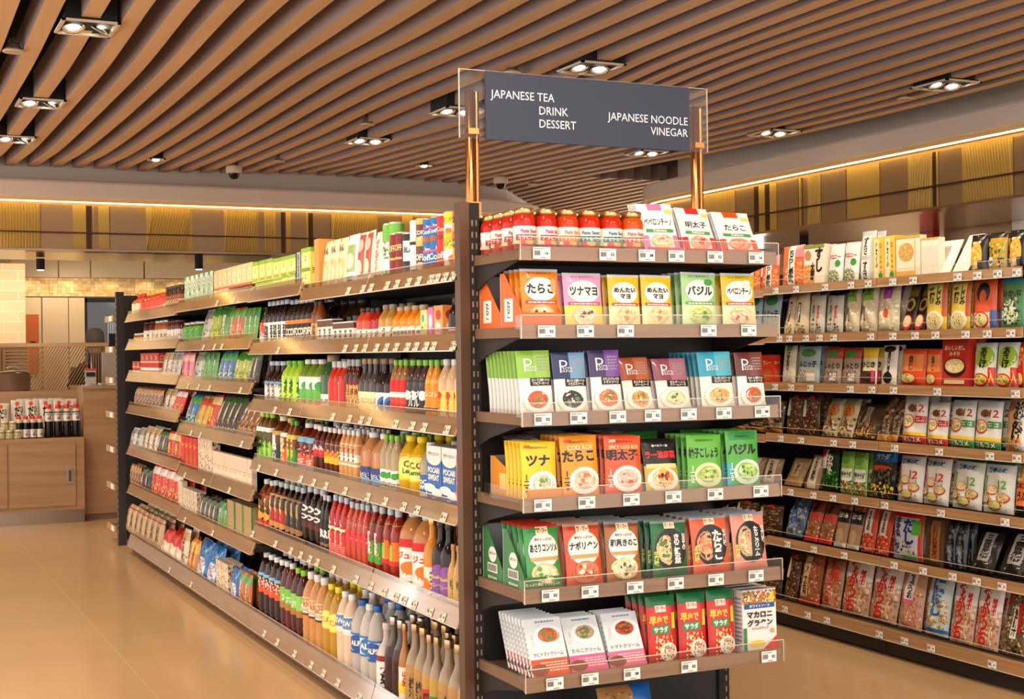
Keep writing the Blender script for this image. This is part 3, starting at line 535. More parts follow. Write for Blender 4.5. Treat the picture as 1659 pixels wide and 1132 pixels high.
'e3_mau':('P', 'pasta_sauce_card_pack', 'sauce pack', 'mauve cream pasta sauce pack', 0.134, 0.1878, 0.014, 15524062, [('r', 0, 0.58, 0.5, 1, 9325144), ('r', 0.5, 0.58, 1, 1, 11036794), ('l', 0.58, 0.68, 0.92, 0.92, 5, (0.3, 0.3, 0.3)), ('t', 0.32, 0.78, 0.2, 'P', 15263980, 0.3, 0, -0.01), ('t', 0.42, 0.73, 0.09, 'asta', 15263980, 0.3, 0, -0.01), ('r', 0.33, 0.46, 1, 0.58, 1380623), ('t', 0.66, 0.545, 0.05, 'ポルチーニと', 16051940, 0.56), ('t', 0.66, 0.495, 0.045, 'クリームソース', 16051940, 0.5), ('r', 0, 0, 1, 0.1, 14208706), ('e', 0.52, 0.24, 0.46, 0.21, 14077636), ('e', 0.52, 0.245, 0.43, 0.19, 16051940), ('n', 0.52, 0.25, 0.34, 0.15, 15785128, 5933626)], {'back': 12896460}),
'e3_cya':('P', 'pasta_sauce_card_pack', 'sauce pack', 'cyan crab cream pasta sauce pack', 0.1383, 0.204, 0.014, 15789016, [('r', 0, 0.58, 0.5, 1, 3054264), ('r', 0.5, 0.58, 1, 1, 4895948), ('l', 0.58, 0.68, 0.92, 0.92, 5, (0.3, 0.3, 0.3)), ('t', 0.32, 0.78, 0.2, 'P', 15263980, 0.3, 0, -0.01), ('t', 0.42, 0.73, 0.09, 'asta', 15263980, 0.3, 0, -0.01), ('r', 0.33, 0.46, 1, 0.58, 1380623), ('t', 0.66, 0.545, 0.05, 'ずわいがにと生クリームの', 16051940, 0.56), ('t', 0.66, 0.495, 0.045, 'カニクリームソース', 16051940, 0.5), ('r', 0, 0, 1, 0.1, 14208706), ('e', 0.52, 0.24, 0.46, 0.21, 14077636), ('e', 0.52, 0.245, 0.43, 0.19, 16051940), ('n', 0.52, 0.25, 0.34, 0.15, 15249504, 5933626)], {'back': 12896460}),
'e3_mar':('P', 'pasta_sauce_card_pack', 'sauce pack', 'maroon tomato pasta sauce pack', 0.1165, 0.2024, 0.014, 15656670, [('r', 0, 0.58, 0.5, 1, 6170144), ('r', 0.5, 0.58, 1, 1, 8010292), ('l', 0.58, 0.68, 0.92, 0.92, 5, (0.3, 0.3, 0.3)), ('t', 0.32, 0.78, 0.2, 'P', 15263980, 0.3, 0, -0.01), ('t', 0.42, 0.73, 0.09, 'asta', 15263980, 0.3, 0, -0.01), ('r', 0.33, 0.46, 1, 0.58, 1380623), ('t', 0.66, 0.545, 0.05, 'ボルチーニと完熟トマトの', 16051940, 0.56), ('t', 0.66, 0.495, 0.045, 'ミートソース', 16051940, 0.5), ('r', 0, 0, 1, 0.1, 14208706), ('e', 0.52, 0.24, 0.46, 0.21, 14077636), ('e', 0.52, 0.245, 0.43, 0.19, 16051940), ('n', 0.52, 0.25, 0.34, 0.15, 14178856, 5933626)], {'back': 12896460}),
'e4_tun':('P', 'spaghetti_sauce_pouch', 'sauce pouch', 'yellow tuna spaghetti sauce pouch', 0.1303, 0.1922, 0.022, 15910942, [('t', 0.5, 0.9, 0.05, 'まぜるだけのスパゲッティソース', 1380623, 0.5), ('t', 0.46, 0.68, 0.19, 'ツナ', 1380623, 0.86, 0, 0.05), ('e', 0.58, 0.28, 0.42, 0.22, 16051940), ('n', 0.58, 0.29, 0.34, 0.17, 15260864, 5937722), ('v', 0.11, 0.3, 0.3, '1ニ2', 1380623, 0.14), ('t', 0.4, 0.05, 0.04, 'ツナ', 1380623, 0.3), ('t', 0.16, 0.92, 0.05, 'S&B', 13968926, 0.2)], {}),
'e4_tar':('P', 'spaghetti_sauce_pouch', 'sauce pouch', 'orange cod roe spaghetti sauce pouch', 0.1431, 0.2066, 0.022, 15768094, [('t', 0.5, 0.9, 0.05, 'まぜるだけのスパゲッティソース', 1380623, 0.5), ('t', 0.46, 0.68, 0.19, 'たらこ', 1380623, 0.86, 0, 0.05), ('e', 0.58, 0.28, 0.42, 0.22, 16051940), ('n', 0.58, 0.29, 0.34, 0.17, 15782064, 15233088), ('v', 0.11, 0.3, 0.3, '1ニ2', 1380623, 0.14), ('t', 0.4, 0.05, 0.04, 'ツナ', 1380623, 0.3), ('t', 0.5, 0.81, 0.07, 'COD ROE', 16312512, 0.7), ('t', 0.2, 0.92, 0.05, 'S&B', 13968926, 0.2)], {}),
'e4_men':('P', 'spaghetti_sauce_pouch', 'sauce pouch', 'red-orange spicy roe spaghetti sauce pouch', 0.1429, 0.2005, 0.022, 15489572, [('t', 0.5, 0.9, 0.05, 'まぜるだけのスパゲッティソース', 1380623, 0.5), ('t', 0.46, 0.68, 0.19, '明太子', 1380623, 0.86, 0, 0.05), ('e', 0.58, 0.28, 0.42, 0.22, 16051940), ('n', 0.58, 0.29, 0.34, 0.17, 16044216, 14174768), ('v', 0.11, 0.3, 0.3, '1ニ2', 16051940, 0.14), ('t', 0.4, 0.05, 0.04, 'ツナ', 1380623, 0.3), ('t', 0.5, 0.81, 0.06, 'SPICY COD ROE', 16310432, 0.8), ('t', 0.2, 0.92, 0.05, 'S&B', 16051940, 0.2)], {}),
'e4_blk':('P', 'spaghetti_sauce_pouch', 'sauce pouch', 'black chilli oil spaghetti sauce pouch', 0.1375, 0.1852, 0.022, 1972760, [('r', 0, 0, 1, 0.5, 13152328), ('r', 0.05, 0.45, 0.95, 0.53, 15259792), ('t', 0.5, 0.7, 0.15, 'ラー油高菜', 14693420, 0.9, 0, 0.05), ('t', 0.5, 0.87, 0.05, '食べるラー油', 16051940, 0.5), ('e', 0.5, 0.24, 0.46, 0.22, 15787216), ('n', 0.5, 0.26, 0.36, 0.18, 15249488, 12070944, 4202512), ('t', 0.3, 0.06, 0.06, 'S&B', 16051940, 0.2)], {}),
'e4_yuz':('P', 'spaghetti_sauce_pouch', 'sauce pouch', 'bright green citrus pepper sauce pouch', 0.1417, 0.1928, 0.022, 6468666, [('t', 0.5, 0.9, 0.05, 'まぜるだけのスパゲッティソース', 1380623, 0.5), ('t', 0.46, 0.68, 0.19, '柚子こしょう', 1380623, 0.86, 0, 0.05), ('e', 0.58, 0.28, 0.42, 0.22, 14477488), ('n', 0.58, 0.29, 0.34, 0.17, 12110954, 4885034), ('v', 0.11, 0.3, 0.3, '1ニ2', 16051940, 0.14), ('t', 0.4, 0.05, 0.04, 'Yuzu', 1380623, 0.3)], {}),
'e4_bas':('P', 'spaghetti_sauce_pouch', 'sauce pouch', 'green and teal basil sauce pouch', 0.1408, 0.2021, 0.022, 5220414, [('r', 0, 0.0, 0.14, 0.45, 3713200), ('r', 0.1, 0.84, 0.9, 0.97, 3050056), ('t', 0.5, 0.9, 0.05, 'まぜるだけのスパゲッティソース', 1380623, 0.5), ('t', 0.46, 0.68, 0.19, 'バジル', 1380623, 0.86, 0, 0.05), ('e', 0.58, 0.28, 0.42, 0.22, 13953240), ('n', 0.58, 0.29, 0.34, 0.17, 11062368, 4094504), ('v', 0.11, 0.3, 0.3, '1ニ2', 16051940, 0.14), ('t', 0.4, 0.05, 0.04, 'S&B', 1380623, 0.3)], {}),
'e4_gback':('P', 'spaghetti_sauce_pouch', 'sauce pouch', 'plain green sauce pouch standing behind', 0.12, 0.2, 0.02, 4497972, [('r', 0, 0.9, 1, 1, 3050030), ('t', 0.2, 0.85, 0.06, 'S&B', 16051940, 0.2)], {}),
'tray_e4':('T', 'display_carton', 'carton', 'amber display carton of tuna sauce', 0.1307, 0.1353, 0.3, 14716970, [('r', 0.25, 0.2, 0.5, 0.6, 15779960)], {'front': 0.3}),
'e4_slv':('P', 'silver_sauce_pack', 'sauce pack', 'flat silver pack lying on pouches', 0.16, 0.12, 0.02, 8024944, [('s', 0, 0, 1, 1, 40, 0.02, 11051162, 5260862, 13158604)], {}),
'e5_asa':('P', 'pasta_sauce_pouch', 'sauce pouch', 'green clam consomme sauce pouch', 0.1308, 0.2114, 0.03, 3970630, [('r', 0.0, 0.9, 1, 0.95, 3970630), ('r', 0.32, 0.83, 0.68, 0.97, 15918784), ('t', 0.5, 0.9, 0.08, 'マ・マー', 13968926, 0.3, 0, 0.04), ('e', 0.5, 0.6, 0.44, 0.27, 15723492), ('t', 0.5, 0.64, 0.13, 'あさりコンソメ', 1380623, 0.8, 0, 0.05), ('t', 0.5, 0.77, 0.05, '素材たっぷりの', 8409136, 0.5), ('r', 0.1, 0.44, 0.9, 0.5, 13148256), ('n', 0.5, 0.22, 0.42, 0.2, 15259808, 6986298, 15919312)], {'seal': 13121578}),
'e5_nap':('P', 'pasta_sauce_pouch', 'sauce pouch', 'red tomato sauce pouch', 0.1389, 0.2076, 0.03, 14177834, [('r', 0.0, 0.9, 1, 0.95, 13122080), ('r', 0.32, 0.83, 0.68, 0.97, 15918784), ('t', 0.5, 0.9, 0.08, 'マ・マー', 13968926, 0.3, 0, 0.04), ('e', 0.5, 0.6, 0.44, 0.27, 15723492), ('t', 0.5, 0.64, 0.13, 'ナポリタン', 1380623, 0.8, 0, 0.05), ('t', 0.5, 0.77, 0.05, '素材たっぷりの', 8409136, 0.5), ('r', 0.1, 0.44, 0.9, 0.5, 13148256), ('n', 0.5, 0.22, 0.42, 0.2, 15237192, 13117464, 15919312)], {'seal': 13148296}),
'e5_kin':('P', 'pasta_sauce_pouch', 'sauce pouch', 'brown mushroom sauce pouch', 0.1336, 0.2041, 0.03, 11561524, [('r', 0.0, 0.9, 1, 0.95, 9062952), ('r', 0.32, 0.83, 0.68, 0.97, 15918784), ('t', 0.5, 0.9, 0.08, 'マ・マー', 13968926, 0.3, 0, 0.04), ('e', 0.5, 0.6, 0.44, 0.27, 15723492), ('t', 0.5, 0.64, 0.13, '和風きのこ', 1380623, 0.8, 0, 0.05), ('t', 0.5, 0.77, 0.05, '素材たっぷりの', 8409136, 0.5), ('r', 0.1, 0.44, 0.9, 0.5, 13148256), ('n', 0.5, 0.22, 0.42, 0.2, 15389856, 6963232, 15919312)], {'seal': 10002592}),
'e5_noz':('P', 'pasta_sauce_pouch', 'sauce pouch', 'dark green mushroom and greens pouch', 0.1429, 0.1943, 0.03, 2059066, [('r', 0.35, 0.86, 0.65, 0.97, 15918784), ('t', 0.5, 0.915, 0.07, 'マ・マー', 13968926, 0.26, 0, 0.04), ('e', 0.5, 0.5, 0.44, 0.36, 1380623), ('n', 0.36, 0.5, 0.28, 0.28, 15256720, 5929520), ('r', 0.5, 0.2, 0.8, 0.78, 1380623), ('v', 0.66, 0.5, 0.52, 'きのこ野沢菜', 16051940, 0.26, 0, 0.04), ('v', 0.88, 0.62, 0.3, '旨み', 16051940, 0.12), ('v', 0.08, 0.35, 0.25, '生風味', 15786080, 0.12)], {'seal': 10135716}),
'e5_tar':('P', 'pasta_sauce_pouch', 'sauce pouch', 'orange pouch with black round panel', 0.1522, 0.1987, 0.03, 15230010, [('r', 0.35, 0.86, 0.65, 0.97, 15918784), ('t', 0.5, 0.915, 0.07, 'マ・マー', 13968926, 0.26, 0, 0.04), ('e', 0.5, 0.5, 0.44, 0.36, 1380623), ('n', 0.36, 0.5, 0.28, 0.28, 15771760, 15233088), ('r', 0.5, 0.2, 0.8, 0.78, 1380623), ('v', 0.66, 0.5, 0.52, 'たらこ', 16051940, 0.26, 0, 0.04), ('v', 0.88, 0.62, 0.3, '生風味', 16051940, 0.12), ('v', 0.08, 0.35, 0.25, '生風味', 15786080, 0.12)], {'seal': 11055284}),
'e5_cre':('P', 'pasta_sauce_pouch', 'sauce pouch', 'salmon pink pouch with black panel', 0.1466, 0.2015, 0.03, 15635584, [('r', 0.35, 0.86, 0.65, 0.97, 15918784), ('t', 0.5, 0.915, 0.07, 'マ・マー', 13968926, 0.26, 0, 0.04), ('e', 0.5, 0.5, 0.44, 0.36, 1380623), ('n', 0.36, 0.5, 0.28, 0.28, 15781016, 15241312), ('r', 0.5, 0.2, 0.8, 0.78, 1380623), ('v', 0.66, 0.5, 0.52, 'たらこクリーム', 16051940, 0.26, 0, 0.04), ('v', 0.88, 0.62, 0.3, '生風味', 16051940, 0.12), ('v', 0.08, 0.35, 0.25, '生風味', 15786080, 0.12)], {'seal': 11055284}),
'tray_e5':('T', 'display_carton', 'carton', 'green display carton with barcode', 0.135, 0.19, 0.16, 4095046, [('e', 0.5, 0.5, 0.2, 0.14, 14739164), ('t', 0.5, 0.52, 0.05, 'あさりコンソメ', 1380623, 0.3), ('r', 0.25, 0.18, 0.75, 0.34, 16051940), ('b', 0.28, 0.2, 0.72, 0.32, 1380623), ('t', 0.5, 0.09, 0.06, 'なかみ10×6', 16051940, 0.6)], {'front': 0.25}),
'e6_kan':('B', 'pasta_sauce_box', 'sauce box', 'white box with orange lower band', 0.1355, 0.1937, 0.014, 15265520, [('r', 0, 0, 1, 0.3, 15227434), ('l', 0.25, 0.08, 0.95, 0.26, 4, 16177360), ('e', 0.2, 0.12, 0.24, 0.1, (0.27, 0.09000000000000001, 0.045000000000000005)), ('e', 0.58, 0.68, 0.4, 0.2, 16448250), ('n', 0.58, 0.7, 0.3, 0.14, 14712904, 5151306), ('t', 0.5, 0.38, 0.07, 'かにトマトクリーム', 3813424, 0.8, 0, 0), ('l', 0.3, 0.91, 0.8, 0.96, 1, 8425632), ('t', 0.12, 0.62, 0.06, 'Crab', 14203056, 0.3, 1.57, -0.01)], {'side': [('l', 0.1, 0.1, 0.9, 0.9, 9, 12106944)]}),
'e6_tar':('B', 'pasta_sauce_box', 'sauce box', 'white cod roe box with pink band', 0.1347, 0.19, 0.014, 15265520, [('r', 0, 0, 1, 0.3, 15231130), ('l', 0.25, 0.08, 0.95, 0.26, 4, 16177360), ('e', 0.2, 0.12, 0.24, 0.1, (0.27, 0.09000000000000001, 0.045000000000000005)), ('e', 0.58, 0.68, 0.4, 0.2, 16448250), ('n', 0.58, 0.7, 0.3, 0.14, 13678736, 6986298), ('t', 0.5, 0.38, 0.07, 'たらこクリーム', 3813424, 0.8, 0, 0), ('l', 0.3, 0.91, 0.8, 0.96, 1, 8425632), ('t', 0.12, 0.62, 0.06, 'Tarako', 14203056, 0.3, 1.57, -0.01)], {'side': [('l', 0.1, 0.1, 0.9, 0.9, 9, 12106944)]}),
'e6_tom':('B', 'pasta_sauce_box', 'sauce box', 'white tomato box with pink band', 0.1361, 0.1862, 0.014, 15265520, [('r', 0, 0, 1, 0.3, 15235226), ('l', 0.25, 0.08, 0.95, 0.26, 4, 16177360), ('e', 0.2, 0.12, 0.24, 0.1, (0.27, 0.09000000000000001, 0.045000000000000005)), ('e', 0.58, 0.68, 0.4, 0.2, 16448250), ('n', 0.58, 0.7, 0.3, 0.14, 14180922, 4098634), ('t', 0.5, 0.38, 0.07, 'トマトクリーム', 3813424, 0.8, 0, 0), ('l', 0.3, 0.91, 0.8, 0.96, 1, 8425632), ('t', 0.12, 0.62, 0.06, 'Tomato', 14203056, 0.3, 1.57, -0.01)], {'side': [('l', 0.1, 0.1, 0.9, 0.9, 9, 12106944)]}),
'e6_sal':('P', 'macaroni_pack', 'pasta pack', 'red and green salad macaroni pack', 0.1161, 0.225, 0.035, 13903902, [('r', 0, 0.84, 1, 1, 1995840), ('r', 0.25, 0.76, 0.62, 0.86, 15392704), ('t', 0.45, 0.81, 0.06, 'マ・マー', 13968926, 0.3, 0, 0.04), ('t', 0.36, 0.64, 0.13, '早ゆで', 16109112, 0.62, 0, 0.06), ('t', 0.85, 0.62, 0.24, '1', 16109112, 0.3, 0, 0.08), ('r', 0.1, 0.44, 0.72, 0.56, 3050056), ('t', 0.4, 0.5, 0.09, 'サラダ', 16051940, 0.5, 0, 0.04), ('s', 0.2, 0.02, 0.8, 0.4, 60, 0.008, 15453056, 16048032, 14198864), ('e', 0.62, 0.16, 0.3, 0.14, 16051940), ('s', 0.45, 0.06, 0.82, 0.26, 40, 0.006, 15227440, 15915168, 6332480)], {}),
'e6_mac':('B', 'macaroni_box', 'pasta box', 'white macaroni gratin box', 0.1421, 0.218, 0.05, 15920872, [('r', 0, 0.78, 1, 0.98, 13134400), ('s', 0, 0.78, 1, 0.98, 70, 0.009, 15916458, 14712890, 16051932, 6986298), ('t', 0.85, 0.86, 0.17, '4', 16109112, 0.3, 0, 0.06), ('r', 0.05, 0.7, 0.95, 0.78, 2775706), ('t', 0.5, 0.74, 0.05, 'ホワイトソース', 16051940, 0.6), ('t', 0.5, 0.6, 0.11, 'マカロニ', 1380623, 0.75, 0, 0.05), ('t', 0.5, 0.47, 0.11, 'グラタン', 1380623, 0.75, 0, 0.05), ('t', 0.5, 0.38, 0.05, 'クイックアップ', 6962722, 0.5), ('p', [(0, 0), (0.5, 0.0), (1, 0.25), (1, 0)], 14696490), ('r', 0.0, 0.0, 0.1, 0.4, 4098632), ('e', 0.4, 0.14, 0.25, 0.05, 16109112), ('t', 0.85, 0.33, 0.08, '缶', 13144112, 0.2)], {'side': [('l', 0.1, 0.1, 0.9, 0.9, 12, 10526888)]}),
'e7_bag':('P', 'bread_bag', 'snack bag', 'clear bag with blue print', 0.2086, 0.2114, 0.06, 11040840, [('s', 0.1, 0.1, 0.9, 0.9, 60, 0.012, 12619864, 9067056), ('r', 0.6, 0.5, 1, 1, 2056880)], {}),
'tc':('B', 'wooden_display_side', 'carton', 'orange-brown display carton side', 0.0648, 0.2525, 0.2, 13669448, [], {}),
'dm1':('P', 'dessert_mix_pack', 'dessert pack', 'cream dessert mix pack', 0.1074, 0.2333, 0.04, 14995624, [('r', 0.1, 0.1, 0.9, 0.6, 14200944), ('n', 0.5, 0.35, 0.4, 0.2, 15785128), ('t', 0.5, 0.8, 0.14, 'あん', 5913120, 0.6)], {}),
'dm2':('P', 'dessert_mix_pack', 'dessert pack', 'white and green dessert pack', 0.1376, 0.2357, 0.04, 15263968, [('r', 0.1, 0.3, 0.9, 0.8, 10135658), ('e', 0.5, 0.5, 0.3, 0.15, 14211256), ('l', 0.2, 0.05, 0.8, 0.25, 3, 7368816)], {}),
'dm3':('P', 'dessert_mix_pack', 'dessert pack', 'pack with red bean picture', 0.0958, 0.2341, 0.04, 14734532, [('r', 0.15, 0.2, 0.9, 0.95, 11029052), ('e', 0.5, 0.75, 0.3, 0.12, 15249568), ('e', 0.45, 0.35, 0.35, 0.15, 15784112), ('l', 0.1, 0.02, 0.9, 0.14, 2, 4210752)], {}),
'dm4':('P', 'dessert_mix_pack', 'dessert pack', 'pale pink dessert pack', 0.109, 0.2197, 0.04, 15389376, [('v', 0.5, 0.55, 0.6, 'ぜんざい', 12603472, 0.3), ('l', 0.1, 0.05, 0.9, 0.2, 2, 9465952)], {}),
'bxg':('B', 'tea_box', 'tea box', 'yellow-green tea bag box', 0.1553, 0.0769, 0.06, 15259744, [('r', 0, 0.82, 1, 1, 9089082), ('e', 0.5, 0.45, 0.35, 0.28, 15918752), ('t', 0.5, 0.55, 0.25, '茶', 3828264, 0.5), ('l', 0.1, 0.05, 0.9, 0.2, 2, 6982192)], {'wrap': True, 'top': 11059272}),
'bxb':('B', 'tea_box', 'tea box', 'beige roasted tea box', 0.111, 0.048, 0.06, 14991496, [('r', 0, 0.0, 1, 0.1, 14180416), ('e', 0.5, 0.5, 0.38, 0.3, 15784104), ('t', 0.5, 0.5, 0.3, '茶', 9067056, 0.5)], {'wrap': True, 'top': 14201976}),
'bxw':('B', 'tea_box', 'tea box', 'white and green tea box', 0.1288, 0.1063, 0.06, 14475472, [('r', 0, 0, 0.4, 1, 5151304), ('e', 0.6, 0.5, 0.3, 0.3, 12109984), ('v', 0.2, 0.5, 0.7, '緑茶', 16051940, 0.3)], {'wrap': True, 'top': 8040042}),
'bxs':('B', 'tea_box', 'tea box', 'silver and black tea box', 0.0804, 0.0928, 0.06, 11055284, [('r', 0, 0, 0.25, 1, 2763308), ('v', 0.6, 0.5, 0.8, 'ほうじ茶', 4212300, 0.3)], {'wrap': True, 'top': 4211784}),
'cn_gw':('C', 'large_drink_can', 'can', 'tall green and white can', 0.0627, 0.2431, 0.0627, 15263968, [('r', 0, 0.7, 1, 1, 6989882), ('r', 0, 0, 1, 0.15, 4098618), ('s', 0, 0.15, 1, 0.7, 12, 0.012, 6989898, 13120554), ('t', 0.5, 0.5, 0.2, '抹茶', 3041838, 0.5)], {}),
'cn_rb':('C', 'drink_can', 'can', 'dark red drink can', 0.0646, 0.1968, 0.0646, 8002070, [('r', 0, 0.45, 1, 0.5, 13672528), ('t', 0.5, 0.7, 0.14, 'COFFEE', 14729344, 0.6)], {}),
'cn_bk':('C', 'drink_can', 'can', 'black and silver coffee can', 0.0852, 0.1876, 0.0852, 2236703, [('r', 0.2, 0.4, 0.8, 0.85, 12896458), ('t', 0.5, 0.65, 0.12, 'BLACK', 1380623, 0.5), ('r', 0, 0.1, 1, 0.2, 9058850)], {}),
'cn_tr':('C', 'drink_can', 'can', 'white can with red triangle', 0.0637, 0.1614, 0.0637, 14997712, [('p', [(0.1, 0.3), (0.5, 0.7), (0.9, 0.3)], 13968926), ('r', 0.2, 0.1, 0.8, 0.22, 4202522)], {}),
'cn_br':('C', 'drink_can', 'can', 'brown and gold coffee can', 0.0623, 0.1633, 0.0623, 6961696, [('r', 0, 0.8, 1, 1, 13150296), ('r', 0, 0.0, 1, 0.12, 13150296), ('t', 0.5, 0.5, 0.16, 'COFFEE', 16051940, 0.8), ('e', 0.5, 0.28, 0.2, 0.1, 14203024)], {}),
'cn_bl':('C', 'drink_can', 'can', 'blue coffee can', 0.0661, 0.1522, 0.0661, 2582184, [('t', 0.5, 0.72, 0.09, 'Ice', 16051940, 0.4), ('t', 0.5, 0.5, 0.17, 'Coffee', 16051940, 0.85), ('r', 0, 0.62, 1, 0.67, 14700666), ('r', 0.0, 0.1, 1, 0.3, 10115640)], {}),
'cn_rd':('C', 'drink_can', 'can', 'red coffee can', 0.0579, 0.1529, 0.0579, 14166562, [('t', 0.5, 0.5, 0.18, 'Coffee', 15916232, 0.85), ('r', 0, 0.1, 1, 0.28, 9316894)], {}),
'cn_ye':('C', 'drink_can', 'can', 'yellow and white orange can', 0.0679, 0.1565, 0.0679, 15919320, [('r', 0, 0.6, 1, 1, 15779882), ('t', 0.5, 0.75, 0.2, 'みつや', 4102716, 0.7, 0, 0.04), ('e', 0.5, 0.35, 0.14, 0.1, 15759902), ('r', 0, 0, 1, 0.15, 15249450), ('p', [(0.1, 0.1), (0.4, 0.45), (0.5, 0.1)], 4102824)], {}),
'cn_or':('C', 'drink_can', 'can', 'black can with orange picture', 0.0657, 0.1559, 0.0657, 2366488, [('e', 0.5, 0.4, 0.3, 0.24, 15768096), ('r', 0, 0.8, 1, 1, 14833194), ('t', 0.5, 0.72, 0.1, 'オレンジ', 16051940, 0.7)], {}),
'cn_big':('C', 'large_drink_can', 'can', 'large orange fruit can', 0.1, 0.17, 0.1, 13134396, [('e', 0.25, 0.6, 0.2, 0.3, 9087048), ('r', 0.4, 0.1, 0.7, 0.9, 14715498), ('s', 0, 0, 1, 1, 20, 0.012, 12077616, 15245392)], {}),
'b_rw':('K', 'drink_bottle', 'bottle', 'red and white drink bottle', 0.0968, 0.1855, 0.0968, 13122080, [('t', 0.5, 0.5, 0.3, 'みかん', 13968926, 0.6)], {'prof': 'pet', 'cap': 15235632, 'label': (0.1, 0.7, 15787224), 'sq': 0}),
'b_cof':('K', 'coffee_bottle', 'bottle', 'black coffee bottle with white label', 0.0772, 0.2382, 0.0772, 1839888, [('v', 0.5, 0.5, 0.8, '珈琲', 2759700, 0.4), ('r', 0, 0, 1, 0.12, 13130282)], {'prof': 'pet', 'cap': 13225684, 'label': (0.08, 0.55, 15590358), 'sq': 0}),
'b_cof2':('K', 'coffee_bottle', 'bottle', 'brown coffee bottle with gold label', 0.0794, 0.2309, 0.0794, 2759186, [('t', 0.5, 0.5, 0.3, 'COFFEE', 15260872, 0.8, 0, 0.04), ('r', 0, 0.8, 1, 0.95, 14187050), ('t', 0.5, 0.2, 0.2, 'UNSWEET', 13668432, 0.8)], {'prof': 'pet', 'cap': 11058384, 'label': (0.05, 0.6, 2760216), 'sq': 0}),
'b_amb':('K', 'vinegar_bottle', 'bottle', 'amber vinegar bottle', 0.0611, 0.2165, 0.0611, 9062942, [('v', 0.5, 0.5, 0.8, '黒酢', 5913120, 0.4)], {'prof': 'short', 'cap': 3811872, 'label': (0.1, 0.5, 13146720), 'sq': 0}),
'b_ambd':('K', 'vinegar_bottle', 'bottle', 'dark brown vinegar bottle behind packs', 0.1241, 0.2173, 0.1241, 3809300, [('v', 0.5, 0.5, 0.8, '黒酢', 5913120, 0.4)], {'prof': 'short', 'cap': 2761760, 'label': (0.1, 0.5, 14207152), 'sq': 0}),
'pk_wb':('B', 'drink_carton', 'carton', 'small white and brown carton', 0.0717, 0.1215, 0.05, 15656666, [('r', 0, 0.72, 1, 0.95, 5911586), ('v', 0.5, 0.38, 0.6, '甘酒', 1380623, 0.5), ('e', 0.5, 0.12, 0.2, 0.06, 15253584)], {'wrap': True, 'top': 5911586}),
'b_rorg':('K', 'fruit_vinegar_bottle', 'bottle', 'orange-red fruit vinegar bottle', 0.0698, 0.1558, 0.0698, 14174250, [('v', 0.5, 0.5, 0.8, 'りんご', 1380623, 0.3)], {'prof': 'short', 'cap': 2761248, 'label': (0.06, 0.42, 16051420), 'sq': 0}),
'b_red':('K', 'fruit_vinegar_bottle', 'bottle', 'deep red fruit vinegar bottle', 0.0595, 0.1512, 0.0595, 11017756, [('v', 0.5, 0.5, 0.8, 'ざくろ', 1380623, 0.3)], {'prof': 'short', 'cap': 2761248, 'label': (0.06, 0.42, 16051420), 'sq': 0}),
'b_gold':('K', 'plum_drink_bottle', 'bottle', 'golden bottle with cream label', 0.0746, 0.1587, 0.0746, 12092986, [('v', 0.5, 0.5, 0.85, 'うめ', 1380623, 0.5, 0, 0.05)], {'prof': 'short', 'cap': 9076848, 'label': (0.06, 0.44, 16050384), 'sq': 0}),
'b_orj':('K', 'orange_juice_bottle', 'bottle', 'orange juice bottle with round label', 0.0785, 0.1446, 0.0785, 15238682, [('e', 0.5, 0.5, 0.36, 0.42, 16050392), ('t', 0.5, 0.5, 0.3, 'みかん', 1380623, 0.5)], {'prof': 'short', 'cap': 12099712, 'label': (0.1, 0.5, 15238682), 'sq': 0}),
'ct_ye':('B', 'juice_carton', 'carton', 'pale yellow citrus juice carton', 0.0671, 0.1232, 0.06, 15916176, [('e', 0.4, 0.75, 0.22, 0.12, 3713184), ('t', 0.5, 0.45, 0.2, 'ゆず', 5939258, 0.7), ('l', 0.1, 0.05, 0.9, 0.25, 3, 15759902)], {'wrap': True}),
'ct_pk':('B', 'juice_carton', 'carton', 'bright pink juice carton', 0.0536, 0.1301, 0.06, 15235248, [('e', 0.5, 0.6, 0.3, 0.2, 16310504), ('v', 0.5, 0.5, 0.5, 'もも', 16051940, 0.3)], {'wrap': True}),
'ct_op':('B', 'juice_carton', 'carton', 'orange-pink juice carton', 0.0811, 0.1343, 0.06, 15900752, [('e', 0.5, 0.75, 0.3, 0.14, 13968926), ('e', 0.5, 0.35, 0.35, 0.2, 16051940), ('t', 0.5, 0.35, 0.16, 'りんご', 13968926, 0.6)], {'wrap': True}),
'b_dk':('K', 'vinegar_bottle', 'bottle', 'dark bottle with red-white label', 0.058, 0.1563, 0.058, 1971218, [('r', 0, 0.4, 1, 0.8, 13968926), ('t', 0.5, 0.6, 0.3, 'りんご酢', 16051940, 0.8), ('t', 0.5, 0.2, 0.2, 'C.C.', 13968926, 0.4)], {'prof': 'short', 'cap': 3154974, 'label': (0.08, 0.3, 16051940), 'sq': 0}),
'b_wl':('K', 'soy_sauce_bottle', 'bottle', 'dark bottle with white paper label', 0.0998, 0.2228, 0.0998, 3021332, [('v', 0.5, 0.5, 0.8, 'しょうゆ', 4866112, 0.3), ('r', 0, 0.88, 1, 1, 6983864)], {'prof': 'sake', 'cap': 12898006, 'label': (0.1, 0.55, 15260880), 'sq': 0}),
'b_lg':('K', 'tea_bottle', 'bottle', 'lime green wrapped tea bottle', 0.0956, 0.226, 0.0956, 11063354, [('v', 0.5, 0.5, 0.75, 'お茶', 3037736, 0.3, 0, 0.05), ('l', 0.1, 0.0, 0.9, 0.1, 1, 16051940)], {'prof': 'pet', 'cap': 8044348, 'label': (0.03, 0.68, 11852860), 'sq': 0}),
